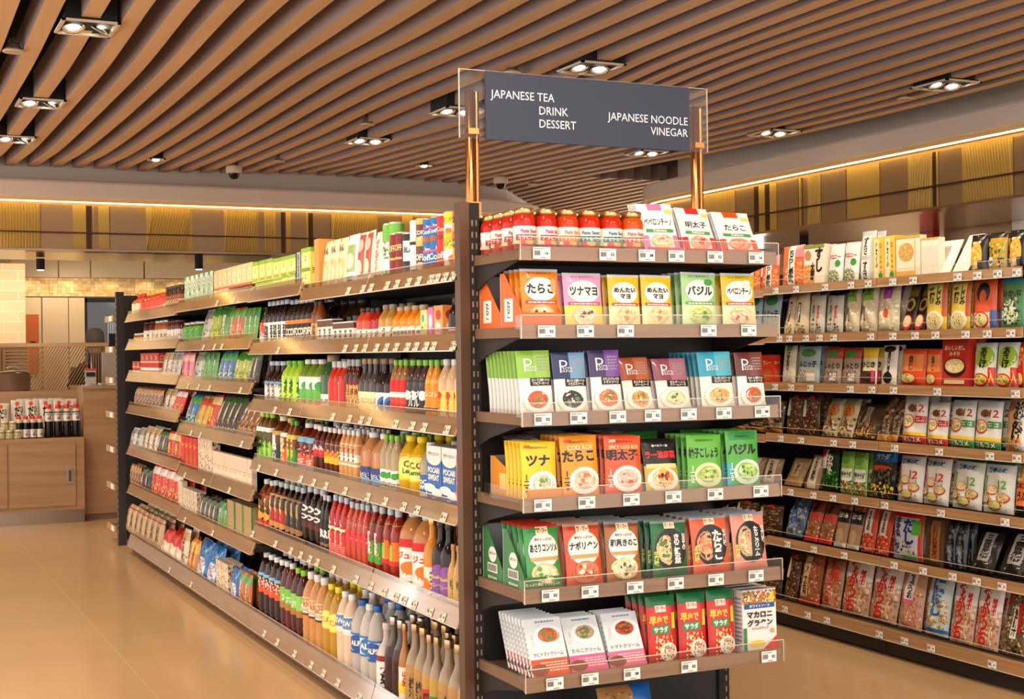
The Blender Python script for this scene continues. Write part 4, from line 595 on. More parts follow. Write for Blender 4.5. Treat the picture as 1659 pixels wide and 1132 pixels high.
'b_gn':('K', 'tea_bottle', 'bottle', 'green tea bottle with leaf label', 0.1039, 0.2319, 0.1039, 7244332, [('r', 0, 0.6, 1, 1, 16051940), ('e', 0.5, 0.7, 0.2, 0.14, 4889160), ('r', 0.3, 0.1, 0.7, 0.25, 8014376)], {'prof': 'pet', 'cap': 15263972, 'label': (0.03, 0.66, 6270536), 'sq': 0}),
'b_dg':('K', 'wine_bottle', 'bottle', 'dark green glass bottle', 0.1277, 0.2518, 0.1277, 3037740, [('t', 0.5, 0.5, 0.4, '白ぶどう', 1380623, 0.8), ('e', 0.7, 0.25, 0.14, 0.18, 14168170)], {'prof': 'short', 'cap': 11047016, 'label': (0.05, 0.3, 15591132), 'sq': 0}),
'b_rl':('K', 'fruit_drink_bottle', 'bottle', 'bright red bottle with slanting label', 0.072, 0.2231, 0.072, 13118488, [('p', [(0, 0), (0, 1), (0.5, 1), (0.95, 0)], 16051940)], {'prof': 'short', 'cap': 13159632, 'label': (0.05, 0.6, 13119520), 'sq': 0}),
'b_dr':('K', 'black_vinegar_bottle', 'bottle', 'maroon bottle with gold writing', 0.0569, 0.2313, 0.0569, 4854800, [('v', 0.5, 0.5, 0.8, '黒酢', 14198880, 0.4, 0, 0.03)], {'prof': 'short', 'cap': 11055280, 'label': (0.05, 0.6, 8002068), 'sq': 0}),
'b_cl':('K', 'syrup_bottle', 'bottle', 'clear dark bottle with cream label', 0.0921, 0.1709, 0.0921, 4867136, [('t', 0.5, 0.6, 0.3, '山ぶどう', 12097624, 0.7), ('t', 0.5, 0.25, 0.2, '100%', 12097624, 0.5)], {'prof': 'sake', 'cap': 11047016, 'label': (0.03, 0.42, 15786672), 'sq': 0}),
'b_bb':('K', 'blueberry_drink_bottle', 'bottle', 'dark bottle with blue oval label', 0.0861, 0.2335, 0.0861, 2629152, [('e', 0.5, 0.5, 0.34, 0.36, 4876968), ('e', 0.5, 0.5, 0.22, 0.2, 2767480)], {'prof': 'sake', 'cap': 9072720, 'label': (0.03, 0.42, 15591652), 'sq': 0}),
'b_ap':('K', 'apple_drink_bottle', 'bottle', 'apple drink bottle with red label', 0.0542, 0.2283, 0.0542, 10119738, [('e', 0.4, 0.75, 0.3, 0.22, 13114910), ('r', 0, 0.45, 1, 0.6, 16051940), ('t', 0.5, 0.5, 0.16, 'りんご', 16051940, 0.6), ('r', 0, 0.05, 1, 0.25, 12593184)], {'prof': 'pet', 'cap': 9096010, 'label': (0.12, 0.68, 14696494), 'sq': 0}),
'b_bk2':('K', 'berry_drink_bottle', 'bottle', 'blueberry drink bottle with black label', 0.0635, 0.2282, 0.0635, 4864564, [('e', 0.7, 0.75, 0.25, 0.15, 4210776), ('e', 0.3, 0.55, 0.2, 0.14, 16051940), ('v', 0.5, 0.4, 0.6, 'ブルー', 16051940, 0.25), ('r', 0, 0.1, 1, 0.2, 9071168)], {'prof': 'pet', 'cap': 9096010, 'label': (0.1, 0.68, 2762280), 'sq': 0}),
'b_og2':('K', 'orange_drink_bottle', 'bottle', 'orange drink bottle with fruit label', 0.0541, 0.2281, 0.0541, 14193210, [('e', 0.5, 0.5, 0.45, 0.4, 15895070), ('t', 0.5, 0.6, 0.16, 'オレンジ', 16051940, 0.7), ('r', 0, 0.1, 1, 0.2, 5913112)], {'prof': 'pet', 'cap': 9096010, 'label': (0.12, 0.68, 15905850), 'sq': 0}),
'b_yz':('K', 'citrus_drink_bottle', 'bottle', 'pale citrus bottle with yellow label', 0.0734, 0.2303, 0.0734, 14200968, [('r', 0, 0, 1, 0.25, 16314588), ('e', 0.2, 0.85, 0.12, 0.12, 13968926), ('v', 0.2, 0.45, 0.6, 'はちみつ', 13968926, 0.16), ('v', 0.7, 0.5, 0.6, 'ゆず', 1380623, 0.3), ('s', 0.3, 0.05, 1, 0.4, 14, 0.008, 16051940, 16046176)], {'prof': 'pet', 'cap': 15133420, 'label': (0.02, 0.52, 15913562), 'sq': 0}),
't1':('K', 'tea_bottle', 'bottle', 'square tea bottle with lime label', 0.0887, 0.2619, 0.0887, 6965790, [('v', 0.5, 0.5, 0.75, '緑茶', 3041832, 0.4, 0, 0.05), ('r', 0, 0.88, 1, 1, 16051940), ('r', 0, 0, 1, 0.08, 16051940)], {'prof': 'pet', 'cap': 10803258, 'label': (0.03, 0.72, 10145864), 'sq': 4}),
't2':('K', 'tea_bottle', 'bottle', 'square tea bottle with blackish label', 0.1374, 0.25, 0.1374, 5910036, [('v', 0.5, 0.5, 0.75, '黒茶', 16051940, 0.4, 0, 0.05), ('r', 0, 0.88, 1, 1, 13148240), ('r', 0, 0, 1, 0.08, 13148240)], {'prof': 'pet', 'cap': 16051940, 'label': (0.03, 0.72, 1980962), 'sq': 4}),
't3':('K', 'tea_bottle', 'bottle', 'square tea bottle with orange label', 0.1322, 0.246, 0.1322, 6958612, [('v', 0.5, 0.5, 0.75, '麦茶', 16310432, 0.4, 0, 0.05), ('r', 0, 0.88, 1, 1, 16051940), ('r', 0, 0, 1, 0.08, 16051940)], {'prof': 'pet', 'cap': 15251544, 'label': (0.03, 0.72, 14833194), 'sq': 4}),
't4':('K', 'tea_bottle', 'bottle', 'square tea bottle with dark green label', 0.0688, 0.2392, 0.0688, 8010266, [('v', 0.5, 0.5, 0.75, '玉露', 16109112, 0.4, 0, 0.05), ('r', 0, 0.88, 1, 1, 15255616), ('r', 0, 0, 1, 0.08, 15255616)], {'prof': 'pet', 'cap': 5941306, 'label': (0.03, 0.72, 4098612), 'sq': 4}),
't5':('K', 'tea_bottle', 'bottle', 'tall tea bottle with red-blue label', 0.1347, 0.2329, 0.1347, 6955540, [('r', 0, 0.85, 1, 1, 8239580), ('s', 0, 0.45, 1, 0.8, 40, 0.009, 16051940, 2759192, 13968926), ('r', 0, 0, 1, 0.15, 8239580), ('t', 0.5, 0.3, 0.16, '十六茶', 16051940, 0.8)], {'prof': 'pet', 'cap': 15789284, 'label': (0.03, 0.74, 14700586), 'sq': 4}),
't6':('K', 'tea_bottle', 'bottle', 'red tea bottle with white cap', 0.0796, 0.2307, 0.0796, 4854284, [('t', 0.5, 0.6, 0.3, 'TEA', 16051940, 0.6, 0, 0.04), ('r', 0, 0.0, 1, 0.2, 11542040)], {'prof': 'pet', 'cap': 15920872, 'label': (0.4, 0.72, 14166562), 'sq': 4}),
't7':('K', 'tea_bottle', 'bottle', 'lemon tea bottle with yellow label', 0.0679, 0.2307, 0.0679, 5904910, [('t', 0.5, 0.5, 0.3, 'レモン', 13968926, 0.6, 0, 0.04)], {'prof': 'pet', 'cap': 15920872, 'label': (0.32, 0.7, 15905822), 'sq': 4}),
't8':('K', 'milk_tea_bottle', 'bottle', 'milk tea bottle with white label', 0.0599, 0.233, 0.0599, 14195292, [('v', 0.5, 0.5, 0.7, '紅茶', 6962722, 0.3), ('r', 0, 0.1, 1, 0.2, 14196816)], {'prof': 'pet', 'cap': 15920872, 'label': (0.35, 0.75, 15920093), 'sq': 4}),
't9':('K', 'water_bottle', 'bottle', 'peach water bottle with blue label', 0.1331, 0.232, 0.1331, 13142616, [('t', 0.5, 0.6, 0.3, '桃の天', 16051940, 0.7), ('r', 0, 0.0, 1, 0.3, 1718906), ('e', 0.6, 0.35, 0.2, 0.2, 4892888)], {'prof': 'pet', 'cap': 15527922, 'label': (0.0, 0.4, 1982086), 'sq': 4}),
't10':('K', 'green_apple_drink_bottle', 'bottle', 'clear bottle with green heart label', 0.0611, 0.2357, 0.0611, 11573880, [('e', 0.35, 0.75, 0.2, 0.14, 4102716), ('e', 0.6, 0.78, 0.2, 0.14, 4102716), ('t', 0.5, 0.35, 0.2, 'GREEN', 5267546, 0.8), ('t', 0.5, 0.15, 0.12, '天然水', 5267546, 0.6)], {'prof': 'pet', 'cap': 9095994, 'label': (0.03, 0.42, 15592418), 'sq': 0}),
't11':('K', 'lemon_drink_bottle', 'bottle', 'yellow lemon drink bottle', 0.1116, 0.2414, 0.1116, 14198814, [('e', 0.5, 0.5, 0.42, 0.45, 16312442), ('t', 0.5, 0.62, 0.26, 'C.C.', 4094506, 0.5, 0, 0.05), ('t', 0.5, 0.35, 0.2, 'Lemon', 4094506, 0.6, 0, 0.04)], {'prof': 'pet', 'cap': 15915050, 'label': (0.3, 0.72, 16045086), 'sq': 0}),
't12':('K', 'sports_drink_bottle', 'bottle', 'sports drink bottle with blue label', 0.093, 0.226, 0.093, 11049080, [('t', 0.5, 0.7, 0.2, 'POCARI', 16051940, 0.8, 0, 0.05), ('t', 0.5, 0.48, 0.2, 'SWEAT', 16051940, 0.8, 0, 0.05), ('r', 0, 0.1, 1, 0.25, 16051940, 0.1)], {'prof': 'pet', 'cap': 15527922, 'label': (0.08, 0.48, 2779304), 'sq': 0}),
't13':('B', 'sports_drink_box', 'box', 'blue and white sports drink box', 0.1439, 0.2237, 0.075, 2910894, [('r', 0, 0.8, 1, 1, 15920870), ('e', 0.5, 0.8, 0.5, 0.12, 15920870), ('t', 0.5, 0.87, 0.06, 'ポカリスエット', 1380623, 0.85), ('t', 0.5, 0.6, 0.1, 'POCARI', 16051940, 0.84, 0, 0.06), ('t', 0.5, 0.48, 0.1, 'SWEAT', 16051940, 0.84, 0, 0.06), ('e', 0.25, 0.3, 0.4, 0.07, 15920870), ('e', 0.72, 0.24, 0.36, 0.07, 15920870), ('r', 0, 0, 1, 0.1, 15920870), ('r', 0.3, 0.03, 0.7, 0.08, 2056880), ('t', 0.5, 0.15, 0.03, 'Refresh', 16051940, 0.3)], {'wrap': True, 'top': 15592162}),
't14':('B', 'candy_pack', 'pack', 'red and yellow upright pack', 0.04, 0.2, 0.04, 14699050, [('r', 0.1, 0.5, 0.9, 0.85, 15245370), ('l', 0.15, 0.55, 0.85, 0.8, 5, 6962722), ('r', 0.1, 0.05, 0.9, 0.4, 13117470)], {'wrap': True}),
'c1':('K', 'tea_bottle', 'bottle', 'amber tea bottle with flame label', 0.1093, 0.261, 0.1093, 6959120, [('v', 0.5, 0.55, 0.7, '紅茶', 16109112, 0.3, 0, 0.05), ('r', 0, 0.9, 1, 0.96, 13968926), ('e', 0.5, 0.02, 0.4, 0.1, 13968926), ('e', 0.5, 0.25, 0.3, 0.14, 15769632)], {'prof': 'pet', 'cap': 14474456, 'label': (0.15, 0.75, 3808788), 'sq': 4}),
'c2':('K', 'coffee_bottle', 'bottle', 'coffee bottle with dark red label', 0.0911, 0.2712, 0.0911, 2756620, [('v', 0.5, 0.55, 0.7, '微糖', 15253632, 0.3, 0, 0.05), ('r', 0, 0.9, 1, 0.96, 13144136), ('e', 0.5, 0.02, 0.4, 0.1, 13144136)], {'prof': 'pet', 'cap': 13161176, 'label': (0.2, 0.8, 11017754), 'sq': 4}),
'c3':('K', 'coffee_bottle', 'bottle', 'coffee bottle with black label', 0.0915, 0.2728, 0.0915, 1970704, [('v', 0.5, 0.55, 0.7, '無糖', 13148256, 0.3, 0, 0.05), ('r', 0, 0.9, 1, 0.96, 10119736), ('e', 0.5, 0.02, 0.4, 0.1, 10119736)], {'prof': 'pet', 'cap': 13161176, 'label': (0.2, 0.8, 1841692), 'sq': 4}),
'c4':('K', 'cola_bottle', 'bottle', 'dark drink bottle with white swirls', 0.0973, 0.2888, 0.0973, 1839632, [('e', 0.5, 0.7, 0.3, 0.12, 16051940), ('e', 0.5, 0.7, 0.2, 0.06, 3806224), ('e', 0.5, 0.4, 0.3, 0.1, 16051940), ('e', 0.5, 0.4, 0.2, 0.05, 3806224), ('r', 0, 0.0, 1, 0.2, 5904404)], {'prof': 'pet', 'cap': 13161176, 'label': (0.35, 0.8, 3807252), 'sq': 4}),
'c5':('K', 'coffee_bottle', 'bottle', 'black coffee bottle with K label', 0.055, 0.2749, 0.055, 1709074, [('t', 0.5, 0.5, 0.3, 'KIRI', 16051940, 0.8, 0, 0.05), ('r', 0, 0.05, 1, 0.15, 9071168)], {'prof': 'pet', 'cap': 14736596, 'label': (0.15, 0.6, 1972246), 'sq': 4}),
'c6':('K', 'tomato_juice_bottle', 'bottle', 'large red tomato juice bottle', 0.0753, 0.2854, 0.0753, 12066840, [('v', 0.5, 0.55, 0.6, 'トマト', 16051940, 0.3, 0, 0.05), ('l', 0.1, 0.05, 0.9, 0.3, 6, 15769744), ('r', 0, 0.6, 1, 0.66, 15917758)], {'prof': 'pet', 'cap': 13162720, 'label': (0.05, 0.78, 14690848), 'sq': 4}),
'c7':('K', 'fruit_juice_bottle', 'bottle', 'fruit juice bottle with pink label', 0.0697, 0.2755, 0.0697, 13126200, [('s', 0, 0, 1, 1, 26, 0.008, 15782080, 5937722, 15764106, 12593176)], {'prof': 'pet', 'cap': 13162720, 'label': (0.35, 0.8, 14169146), 'sq': 4}),
'c8':('K', 'vegetable_juice_bottle', 'bottle', 'vegetable juice bottle with green-red label', 0.0786, 0.2875, 0.0786, 9053208, [('v', 0.5, 0.5, 0.6, '野菜', 16051940, 0.3, 0, 0.05), ('s', 0, 0, 1, 0.5, 14, 0.009, 15759902, 10275642, 13968926)], {'prof': 'pet', 'cap': 13162720, 'label': (0.2, 0.75, 5151288), 'sq': 4}),
'c9':('K', 'vegetable_juice_bottle', 'bottle', 'carrot juice bottle with green stripe', 0.0849, 0.2916, 0.0849, 10104352, [('v', 0.3, 0.55, 0.7, '野菜生', 2763290, 0.25), ('r', 0.6, 0.1, 1, 0.6, 15759902), ('r', 0, 0, 1, 0.12, 13968926)], {'prof': 'pet', 'cap': 13162720, 'label': (0.25, 0.8, 10144586), 'sq': 4}),
'c10':('K', 'orange_juice_bottle', 'bottle', 'large mandarin juice bottle', 0.1374, 0.3002, 0.1374, 12615752, [('r', 0, 0.82, 1, 1, 13968926), ('t', 0.5, 0.65, 0.16, 'ジュース', 13968926, 0.8), ('e', 0.5, 0.38, 0.26, 0.14, 15759902), ('e', 0.75, 0.42, 0.12, 0.04, 10275642), ('p', [(0.6, 0.1), (0.8, 0.28), (1, 0.1)], 15265008), ('r', 0, 0, 1, 0.09, 4098620)], {'prof': 'petbig', 'cap': 13163754, 'label': (0.06, 0.66, 15920356), 'sq': 0}),
'c11':('K', 'orange_drink_bottle', 'bottle', 'orange glass bottle with white label', 0.0737, 0.3019, 0.0737, 14191144, [('e', 0.2, 0.4, 0.2, 0.25, 15759902), ('l', 0.4, 0.05, 0.95, 0.9, 6, 9465936)], {'prof': 'wine', 'cap': 14200920, 'label': (0.02, 0.4, 15917776), 'sq': 0, 'capmat': 'metal'}),
'c12':('K', 'blueberry_juice_bottle', 'bottle', 'dark bottle with purple round label', 0.0765, 0.3007, 0.0765, 2234906, [('e', 0.5, 0.5, 0.46, 0.45, 9066656), ('t', 0.5, 0.6, 0.13, 'Blueberry', 15779960, 0.6), ('t', 0.5, 0.4, 0.12, 'ブルーベリー', 15779960, 0.6), ('r', 0, 0, 1, 0.14, 13150280)], {'prof': 'wine', 'cap': 3813420, 'label': (0.04, 0.5, 4860464), 'sq': 0}),
'c13':('K', 'citrus_vinegar_bottle', 'bottle', 'slim pale citrus bottle', 0.0477, 0.229, 0.0477, 13146706, [('v', 0.5, 0.5, 0.7, 'ゆず', 4876842, 0.3)], {'prof': 'sake', 'cap': 13144152, 'label': (0.1, 0.55, 13345378)}),
'c14':('K', 'vinegar_bottle', 'bottle', 'slim bottle with blue-white label', 0.0545, 0.23, 0.0545, 14209224, [('r', 0, 0.6, 1, 1, 2056880), ('t', 0.5, 0.8, 0.3, '酢', 16051940, 0.4), ('r', 0, 0.5, 1, 0.56, 13968926)], {'prof': 'sake', 'cap': 15263976, 'label': (0.05, 0.7, 16051940)}),
'd1':('K', 'large_tea_bottle', 'bottle', 'large dark tea bottle, red-blue label', 0.1009, 0.3453, 0.1009, 2757132, [('r', 0, 0.85, 1, 1, 8239580), ('s', 0, 0.3, 1, 0.8, 20, 0.014, 15782048, 2759192, 13968926), ('t', 0.5, 0.5, 0.3, '十六茶', 16051940, 0.8, 0, 0.05)], {'prof': 'petbig', 'cap': 15265006, 'label': (0.42, 0.72, 14701098), 'sq': 0}),
'd2':('K', 'large_tea_bottle', 'bottle', 'large brown tea bottle, green label', 0.0878, 0.3528, 0.0878, 5904912, [('t', 0.5, 0.5, 0.3, '茶', 16051940, 0.8, 0, 0.05), ('r', 0, 0, 1, 0.3, 11040824)], {'prof': 'petbig', 'cap': 14738656, 'label': (0.36, 0.66, 8044362), 'sq': 0}),
'd2b':('K', 'large_tea_bottle', 'bottle', 'large brown tea bottle, lime cap', 0.0887, 0.3443, 0.0887, 4855310, [('t', 0.5, 0.5, 0.3, '茶', 16051940, 0.8, 0, 0.05), ('r', 0, 0, 1, 0.3, 11040824)], {'prof': 'petbig', 'cap': 9097274, 'label': (0.36, 0.66, 9096026), 'sq': 0}),
'd3':('K', 'large_rice_drink_bottle', 'bottle', 'large ribbed tan drink bottle', 0.1005, 0.353, 0.1005, 13142602, [('t', 0.5, 0.6, 0.3, 'RICE', 13137968, 0.7, 0, 0.04), ('r', 0, 0, 1, 0.12, 5913122), ('l', 0.1, 0.2, 0.9, 0.4, 2, 11571312)], {'prof': 'petwave', 'cap': 15592422, 'label': (0.44, 0.68, 15721679), 'sq': 0}),
'd4':('K', 'large_lemon_drink_bottle', 'bottle', 'large yellow lemon drink bottle', 0.0993, 0.3414, 0.0993, 12093988, [('e', 0.5, 0.5, 0.4, 0.45, 16180344), ('t', 0.5, 0.5, 0.3, 'C.C.', 14187038, 0.5, 0, 0.05)], {'prof': 'petbig', 'cap': 15785002, 'label': (0.42, 0.68, 13221434), 'sq': 0}),
'd5':('K', 'large_milky_drink_bottle', 'bottle', 'large milky white drink bottle', 0.0894, 0.3379, 0.0894, 14861476, [('r', 0, 0.3, 1, 0.9, 5933752), ('t', 0.5, 0.6, 0.3, 'SWEAT', 16051940, 0.8, 0, 0.05)], {'prof': 'petbig', 'cap': 15659248, 'label': (0.5, 0.74, 15591136), 'sq': 0}),
'd6':('K', 'large_water_bottle', 'bottle', 'large clear water bottle, pale-blue label', 0.0941, 0.3314, 0.0941, 12893620, [('e', 0.5, 0.5, 0.3, 0.4, 3832504), ('r', 0, 0.9, 1, 1, 3832504), ('r', 0, 0, 1, 0.1, 3832504), ('t', 0.5, 0.5, 0.3, 'ALPS', 16051940, 0.6, 0, 0.05), ('s', 0, 0.1, 1, 0.9, 20, 0.004, 9094364)], {'prof': 'petbig', 'cap': 15265006, 'label': (0.36, 0.62, 14543082), 'sq': 0}),
'd7':('K', 'large_water_bottle', 'bottle', 'large clear water bottle, blue cap', 0.1137, 0.3321, 0.1137, 12103848, [('e', 0.5, 0.5, 0.3, 0.4, 2775712), ('r', 0, 0.9, 1, 1, 3832504), ('r', 0, 0, 1, 0.12, 2775712), ('t', 0.5, 0.5, 0.26, 'ALPS', 16051940, 0.6, 0, 0.05)], {'prof': 'petbig', 'cap': 1991348, 'label': (0.34, 0.6, 13820648), 'sq': 0}),
'd8':('K', 'plum_wine_bottle', 'bottle', 'glass bottle of red juice', 0.0957, 0.2868, 0.0957, 9053206, [('v', 0.5, 0.5, 0.8, '大泉', 1380623, 0.6, 0, 0.04)], {'prof': 'sake', 'cap': 14208964, 'label': (0.12, 0.48, 15722204), 'empty': (0.6, 13154476)}),
'd9':('K', 'soy_sauce_bottle', 'bottle', 'dark glass bottle, diagonal label', 0.0809, 0.3287, 0.0809, 3806224, [('p', [(0, 0), (0, 0.7), (1, 1), (1, 0)], 15262948), ('l', 0.1, 0.05, 0.9, 0.25, 2, 4210752)], {'prof': 'sake', 'cap': 13155504, 'label': (0.12, 0.38, 3807250), 'capmat': 'metal', 'empty': (0.66, 6969940)}),
'd10':('K', 'liqueur_bottle', 'bottle', 'pale gold glass bottle, tan cap', 0.0845, 0.34, 0.0845, 12094032, [('v', 0.5, 0.6, 0.6, '梅酒', 3811870, 0.3), ('l', 0.1, 0.02, 0.9, 0.2, 2, 6967352)], {'prof': 'sake', 'cap': 12623992, 'label': (0.08, 0.46, 11568720), 'capmat': 'metal', 'empty': (0.6, 10521198)}),
'd11':('K', 'liqueur_bottle', 'bottle', 'gold glass bottle with red label', 0.0684, 0.3289, 0.0684, 12620872, [('v', 0.5, 0.5, 0.6, '梅酒', 1380623, 0.3)], {'prof': 'sake', 'cap': 12623992, 'label': (0.2, 0.4, 13646378), 'capmat': 'metal', 'empty': (0.6, 10521198)}),
'd12':('K', 'liqueur_bottle', 'bottle', 'gold glass bottle with green label', 0.0666, 0.3331, 0.0666, 12098120, [('v', 0.5, 0.5, 0.6, '緑茶', 16051940, 0.3)], {'prof': 'sake', 'cap': 12623992, 'label': (0.16, 0.36, 4098634), 'capmat': 'metal', 'empty': (0.6, 10521198)}),
'd13':('K', 'vinegar_bottle', 'bottle', 'amber bottle with yellow-white label', 0.0541, 0.3286, 0.0541, 11565112, [('r', 0, 0.3, 1, 0.6, 16109112), ('v', 0.5, 0.7, 0.4, 'ぽん酢', 13968926, 0.3)], {'prof': 'sake', 'cap': 12097640, 'label': (0.05, 0.5, 15721164), 'capmat': 'metal'}),
'f_sp':('K', 'spice_bottle', 'spice bottle', 'small spice bottle with red cap', 0.1662, 0.1814, 0.1662, 14180394, [('t', 0.5, 0.5, 0.3, '七味', 13968926, 0.6)], {'prof': 'small', 'cap': 14693418, 'label': (0.05, 0.6, 15916208)}),
'f_sp2':('K', 'spice_bottle', 'spice bottle', 'small spice bottle with yellow cap', 0.1733, 0.1796, 0.1733, 13123626, [('t', 0.5, 0.5, 0.3, '一味', 16051940, 0.6)], {'prof': 'small', 'cap': 15251514, 'label': (0.05, 0.6, 14699050)}),
'f_cj':('K', 'coffee_jar', 'jar', 'coffee jar with black lid', 0.1288, 0.1586, 0.1288, 4860440, [('t', 0.5, 0.5, 0.3, 'COFFEE', 15253616, 0.7)], {'prof': 'honey', 'cap': 2761762, 'label': (0.1, 0.6, 9062948)}),
'f_hj':('K', 'honey_jar', 'jar', 'amber honey jar', 0.1367, 0.1715, 0.1367, 10504724, [('t', 0.5, 0.5, 0.3, 'はちみつ', 6962722, 0.7)], {'prof': 'honey', 'cap': 11577496, 'label': (0.15, 0.6, 15259832), 'capmat': 'metal'}),
'f_jj':('K', 'jam_jar', 'jar', 'dark red jam jar', 0.2108, 0.1746, 0.2108, 5903888, [('t', 0.5, 0.5, 0.3, 'ジャム', 13968926, 0.7)], {'prof': 'honey', 'cap': 3812904, 'label': (0.15, 0.6, 15261904), 'capmat': 'metal'}),
'f_lj':('K', 'spread_jar', 'jar', 'low jar with white lid', 0.1274, 0.0919, 0.1274, 10508840, [('t', 0.5, 0.5, 0.5, 'みそ', 6962722, 0.5)], {'prof': 'honey', 'cap': 15591644, 'label': (0.15, 0.65, 14989416)}),
'f_gj':('K', 'pickle_jar', 'jar', 'jar with green and yellow label', 0.1603, 0.1537, 0.1603, 3824164, [('s', 0, 0, 1, 1, 14, 0.01, 16109112, 10275642)], {'prof': 'honey', 'cap': 11053220, 'label': (0.1, 0.8, 4889146), 'capmat': 'metal'}),
'f_cup':('B', 'noodle_cup_box', 'pack', 'red and white striped pack', 0.1519, 0.1184, 0.08, 13119528, [('r', 0, 0.3, 1, 0.4, 16051940), ('r', 0, 0.6, 1, 0.68, 15253632), ('t', 0.5, 0.82, 0.18, 'ごはん', 16051940, 0.8), ('l', 0.1, 0.05, 0.9, 0.25, 2, 16109112)], {'wrap': True}),
'f_g1':('P', 'green_tea_bag', 'tea pouch', 'green leaf tea pouch', 0.2375, 0.2194, 0.05, 5151284, [('r', 0, 0.7, 1, 0.92, 3045928), ('v', 0.5, 0.5, 0.55, '煎茶', 16051940, 0.32, 0, 0.04), ('s', 0.05, 0.03, 0.95, 0.4, 26, 0.011, 13162592, 9067050)], {}),
'f_g2':('P', 'green_tea_bag', 'tea pouch', 'slanting yellow-green tea pouch', 0.1179, 0.2337, 0.05, 11057210, [('r', 0, 0.7, 1, 0.92, 4098606), ('v', 0.5, 0.5, 0.55, '玄米', 15788192, 0.32, 0, 0.04), ('s', 0.05, 0.03, 0.95, 0.4, 26, 0.011, 14729312, 5929504)], {}),
'f_g3':('P', 'barley_tea_bag', 'tea pouch', 'orange-brown barley tea pouch', 0.1527, 0.2017, 0.05, 12085808, [('r', 0, 0.7, 1, 0.92, 5937722), ('v', 0.5, 0.5, 0.55, '麦茶', 16051940, 0.32, 0, 0.04), ('s', 0.05, 0.03, 0.95, 0.4, 26, 0.011, 15249488, 6961690)], {}),
'f_w1':('P', 'noodle_pack', 'noodle pack', 'silvery noodle pack leaning sideways', 0.1655, 0.2223, 0.035, 13157560, [('r', 0, 0.7, 1, 0.92, 9077880), ('v', 0.5, 0.5, 0.55, 'うどん', 2763306, 0.32, 0, 0.04), ('s', 0.05, 0.03, 0.95, 0.4, 26, 0.011, 15262936, 9075296)], {}),
'f_w2':('P', 'noodle_pack', 'noodle pack', 'white noodle pack with tan print', 0.1366, 0.178, 0.035, 14996148, [('r', 0, 0.7, 1, 0.92, 13146714), ('v', 0.5, 0.5, 0.55, 'そば', 5913120, 0.32, 0, 0.04), ('s', 0.05, 0.03, 0.95, 0.4, 26, 0.011, 15919316, 11043930)], {}),
'f_r1':('P', 'snack_pack', 'snack pack', 'red snack pack with noodles', 0.2099, 0.2267, 0.05, 13119518, [('r', 0, 0.7, 1, 0.92, 15253648), ('v', 0.5, 0.5, 0.55, '一番', 16109112, 0.32, 0, 0.04), ('s', 0.05, 0.03, 0.95, 0.4, 26, 0.011, 15773776, 15233072)], {}),
'f_r2':('P', 'snack_pack', 'snack pack', 'tomato-red packet with white print', 0.1477, 0.1681, 0.045, 14694948, [('r', 0, 0.7, 1, 0.92, 15786192), ('v', 0.5, 0.5, 0.55, 'ラーメン', 16051940, 0.32, 0, 0.04), ('s', 0.05, 0.03, 0.95, 0.4, 26, 0.011, 15769664, 16306304)], {}),
'f_pk':('P', 'sweet_pack', 'sweet pack', 'pink and yellow sweet packet', 0.1557, 0.195, 0.04, 14711434, [('r', 0, 0.7, 1, 0.92, 15773856), ('v', 0.5, 0.5, 0.55, 'もち', 13122138, 0.32, 0, 0.04), ('s', 0.05, 0.03, 0.95, 0.4, 26, 0.011, 16042160, 15245370)], {}),
'f_b1':('P', 'seaweed_pack', 'seaweed pack', 'blue and green foil packet', 0.1132, 0.1993, 0.045, 3041952, [('r', 0, 0.7, 1, 0.92, 4102730), ('v', 0.5, 0.5, 0.55, 'わかめ', 16051940, 0.32, 0, 0.04), ('s', 0.05, 0.03, 0.95, 0.4, 26, 0.011, 2771498, 9093194, 14213344)], {}),
'f_k1':('P', 'dark_noodle_pack', 'noodle pack', 'black packet with green tip', 0.0957, 0.2037, 0.04, 2367004, [('r', 0, 0.7, 1, 0.92, 3824170), ('v', 0.5, 0.5, 0.55, '黒', 14207136, 0.32, 0, 0.04), ('s', 0.05, 0.03, 0.95, 0.4, 26, 0.011, 5914672, 9067056, 12101776)], {}),
'f_br':('P', 'dried_food_pack', 'dried food pack', 'brown striped dried noodle pack', 0.1282, 0.1636, 0.04, 9065000, [('r', 0, 0.7, 1, 0.92, 12618314), ('v', 0.5, 0.5, 0.55, '乾麺', 16051940, 0.32, 0, 0.04), ('s', 0.05, 0.03, 0.95, 0.4, 26, 0.011, 13144666, 5911064, 14725232)], {}),
'f_yl':('P', 'yellow_food_pack', 'noodle pack', 'yellow and red slanting packet', 0.1454, 0.2135, 0.04, 14198840, [('r', 0, 0.7, 1, 0.92, 13123626), ('v', 0.5, 0.5, 0.55, '焼', 13968926, 0.32, 0, 0.04), ('s', 0.05, 0.03, 0.95, 0.4, 26, 0.011, 15782016, 9089098)], {}),
'f_rb':('B', 'curry_box', 'box', 'bright red curry box', 0.1169, 0.219, 0.05, 14693416, [('e', 0.5, 0.35, 0.35, 0.2, 13131818), ('t', 0.5, 0.75, 0.16, 'カレー', 16306272, 0.7, 0, 0.05)], {'wrap': True, 'top': 13117984}),
'f_wb':('B', 'sauce_box', 'box', 'patterned cream sauce box', 0.1883, 0.2259, 0.05, 15258804, [('s', 0, 0, 1, 1, 30, 0.012, 12601904, 6965808, 3811880)], {'wrap': True}),
'f_bk':('B', 'flat_white_book_pack', 'book pack', 'cream upright slip pack', 0.0988, 0.1717, 0.03, 15258292, [('l', 0.2, 0.42, 0.8, 0.58, 2, 14204056)], {'wrap': True, 'top': 15787734}),
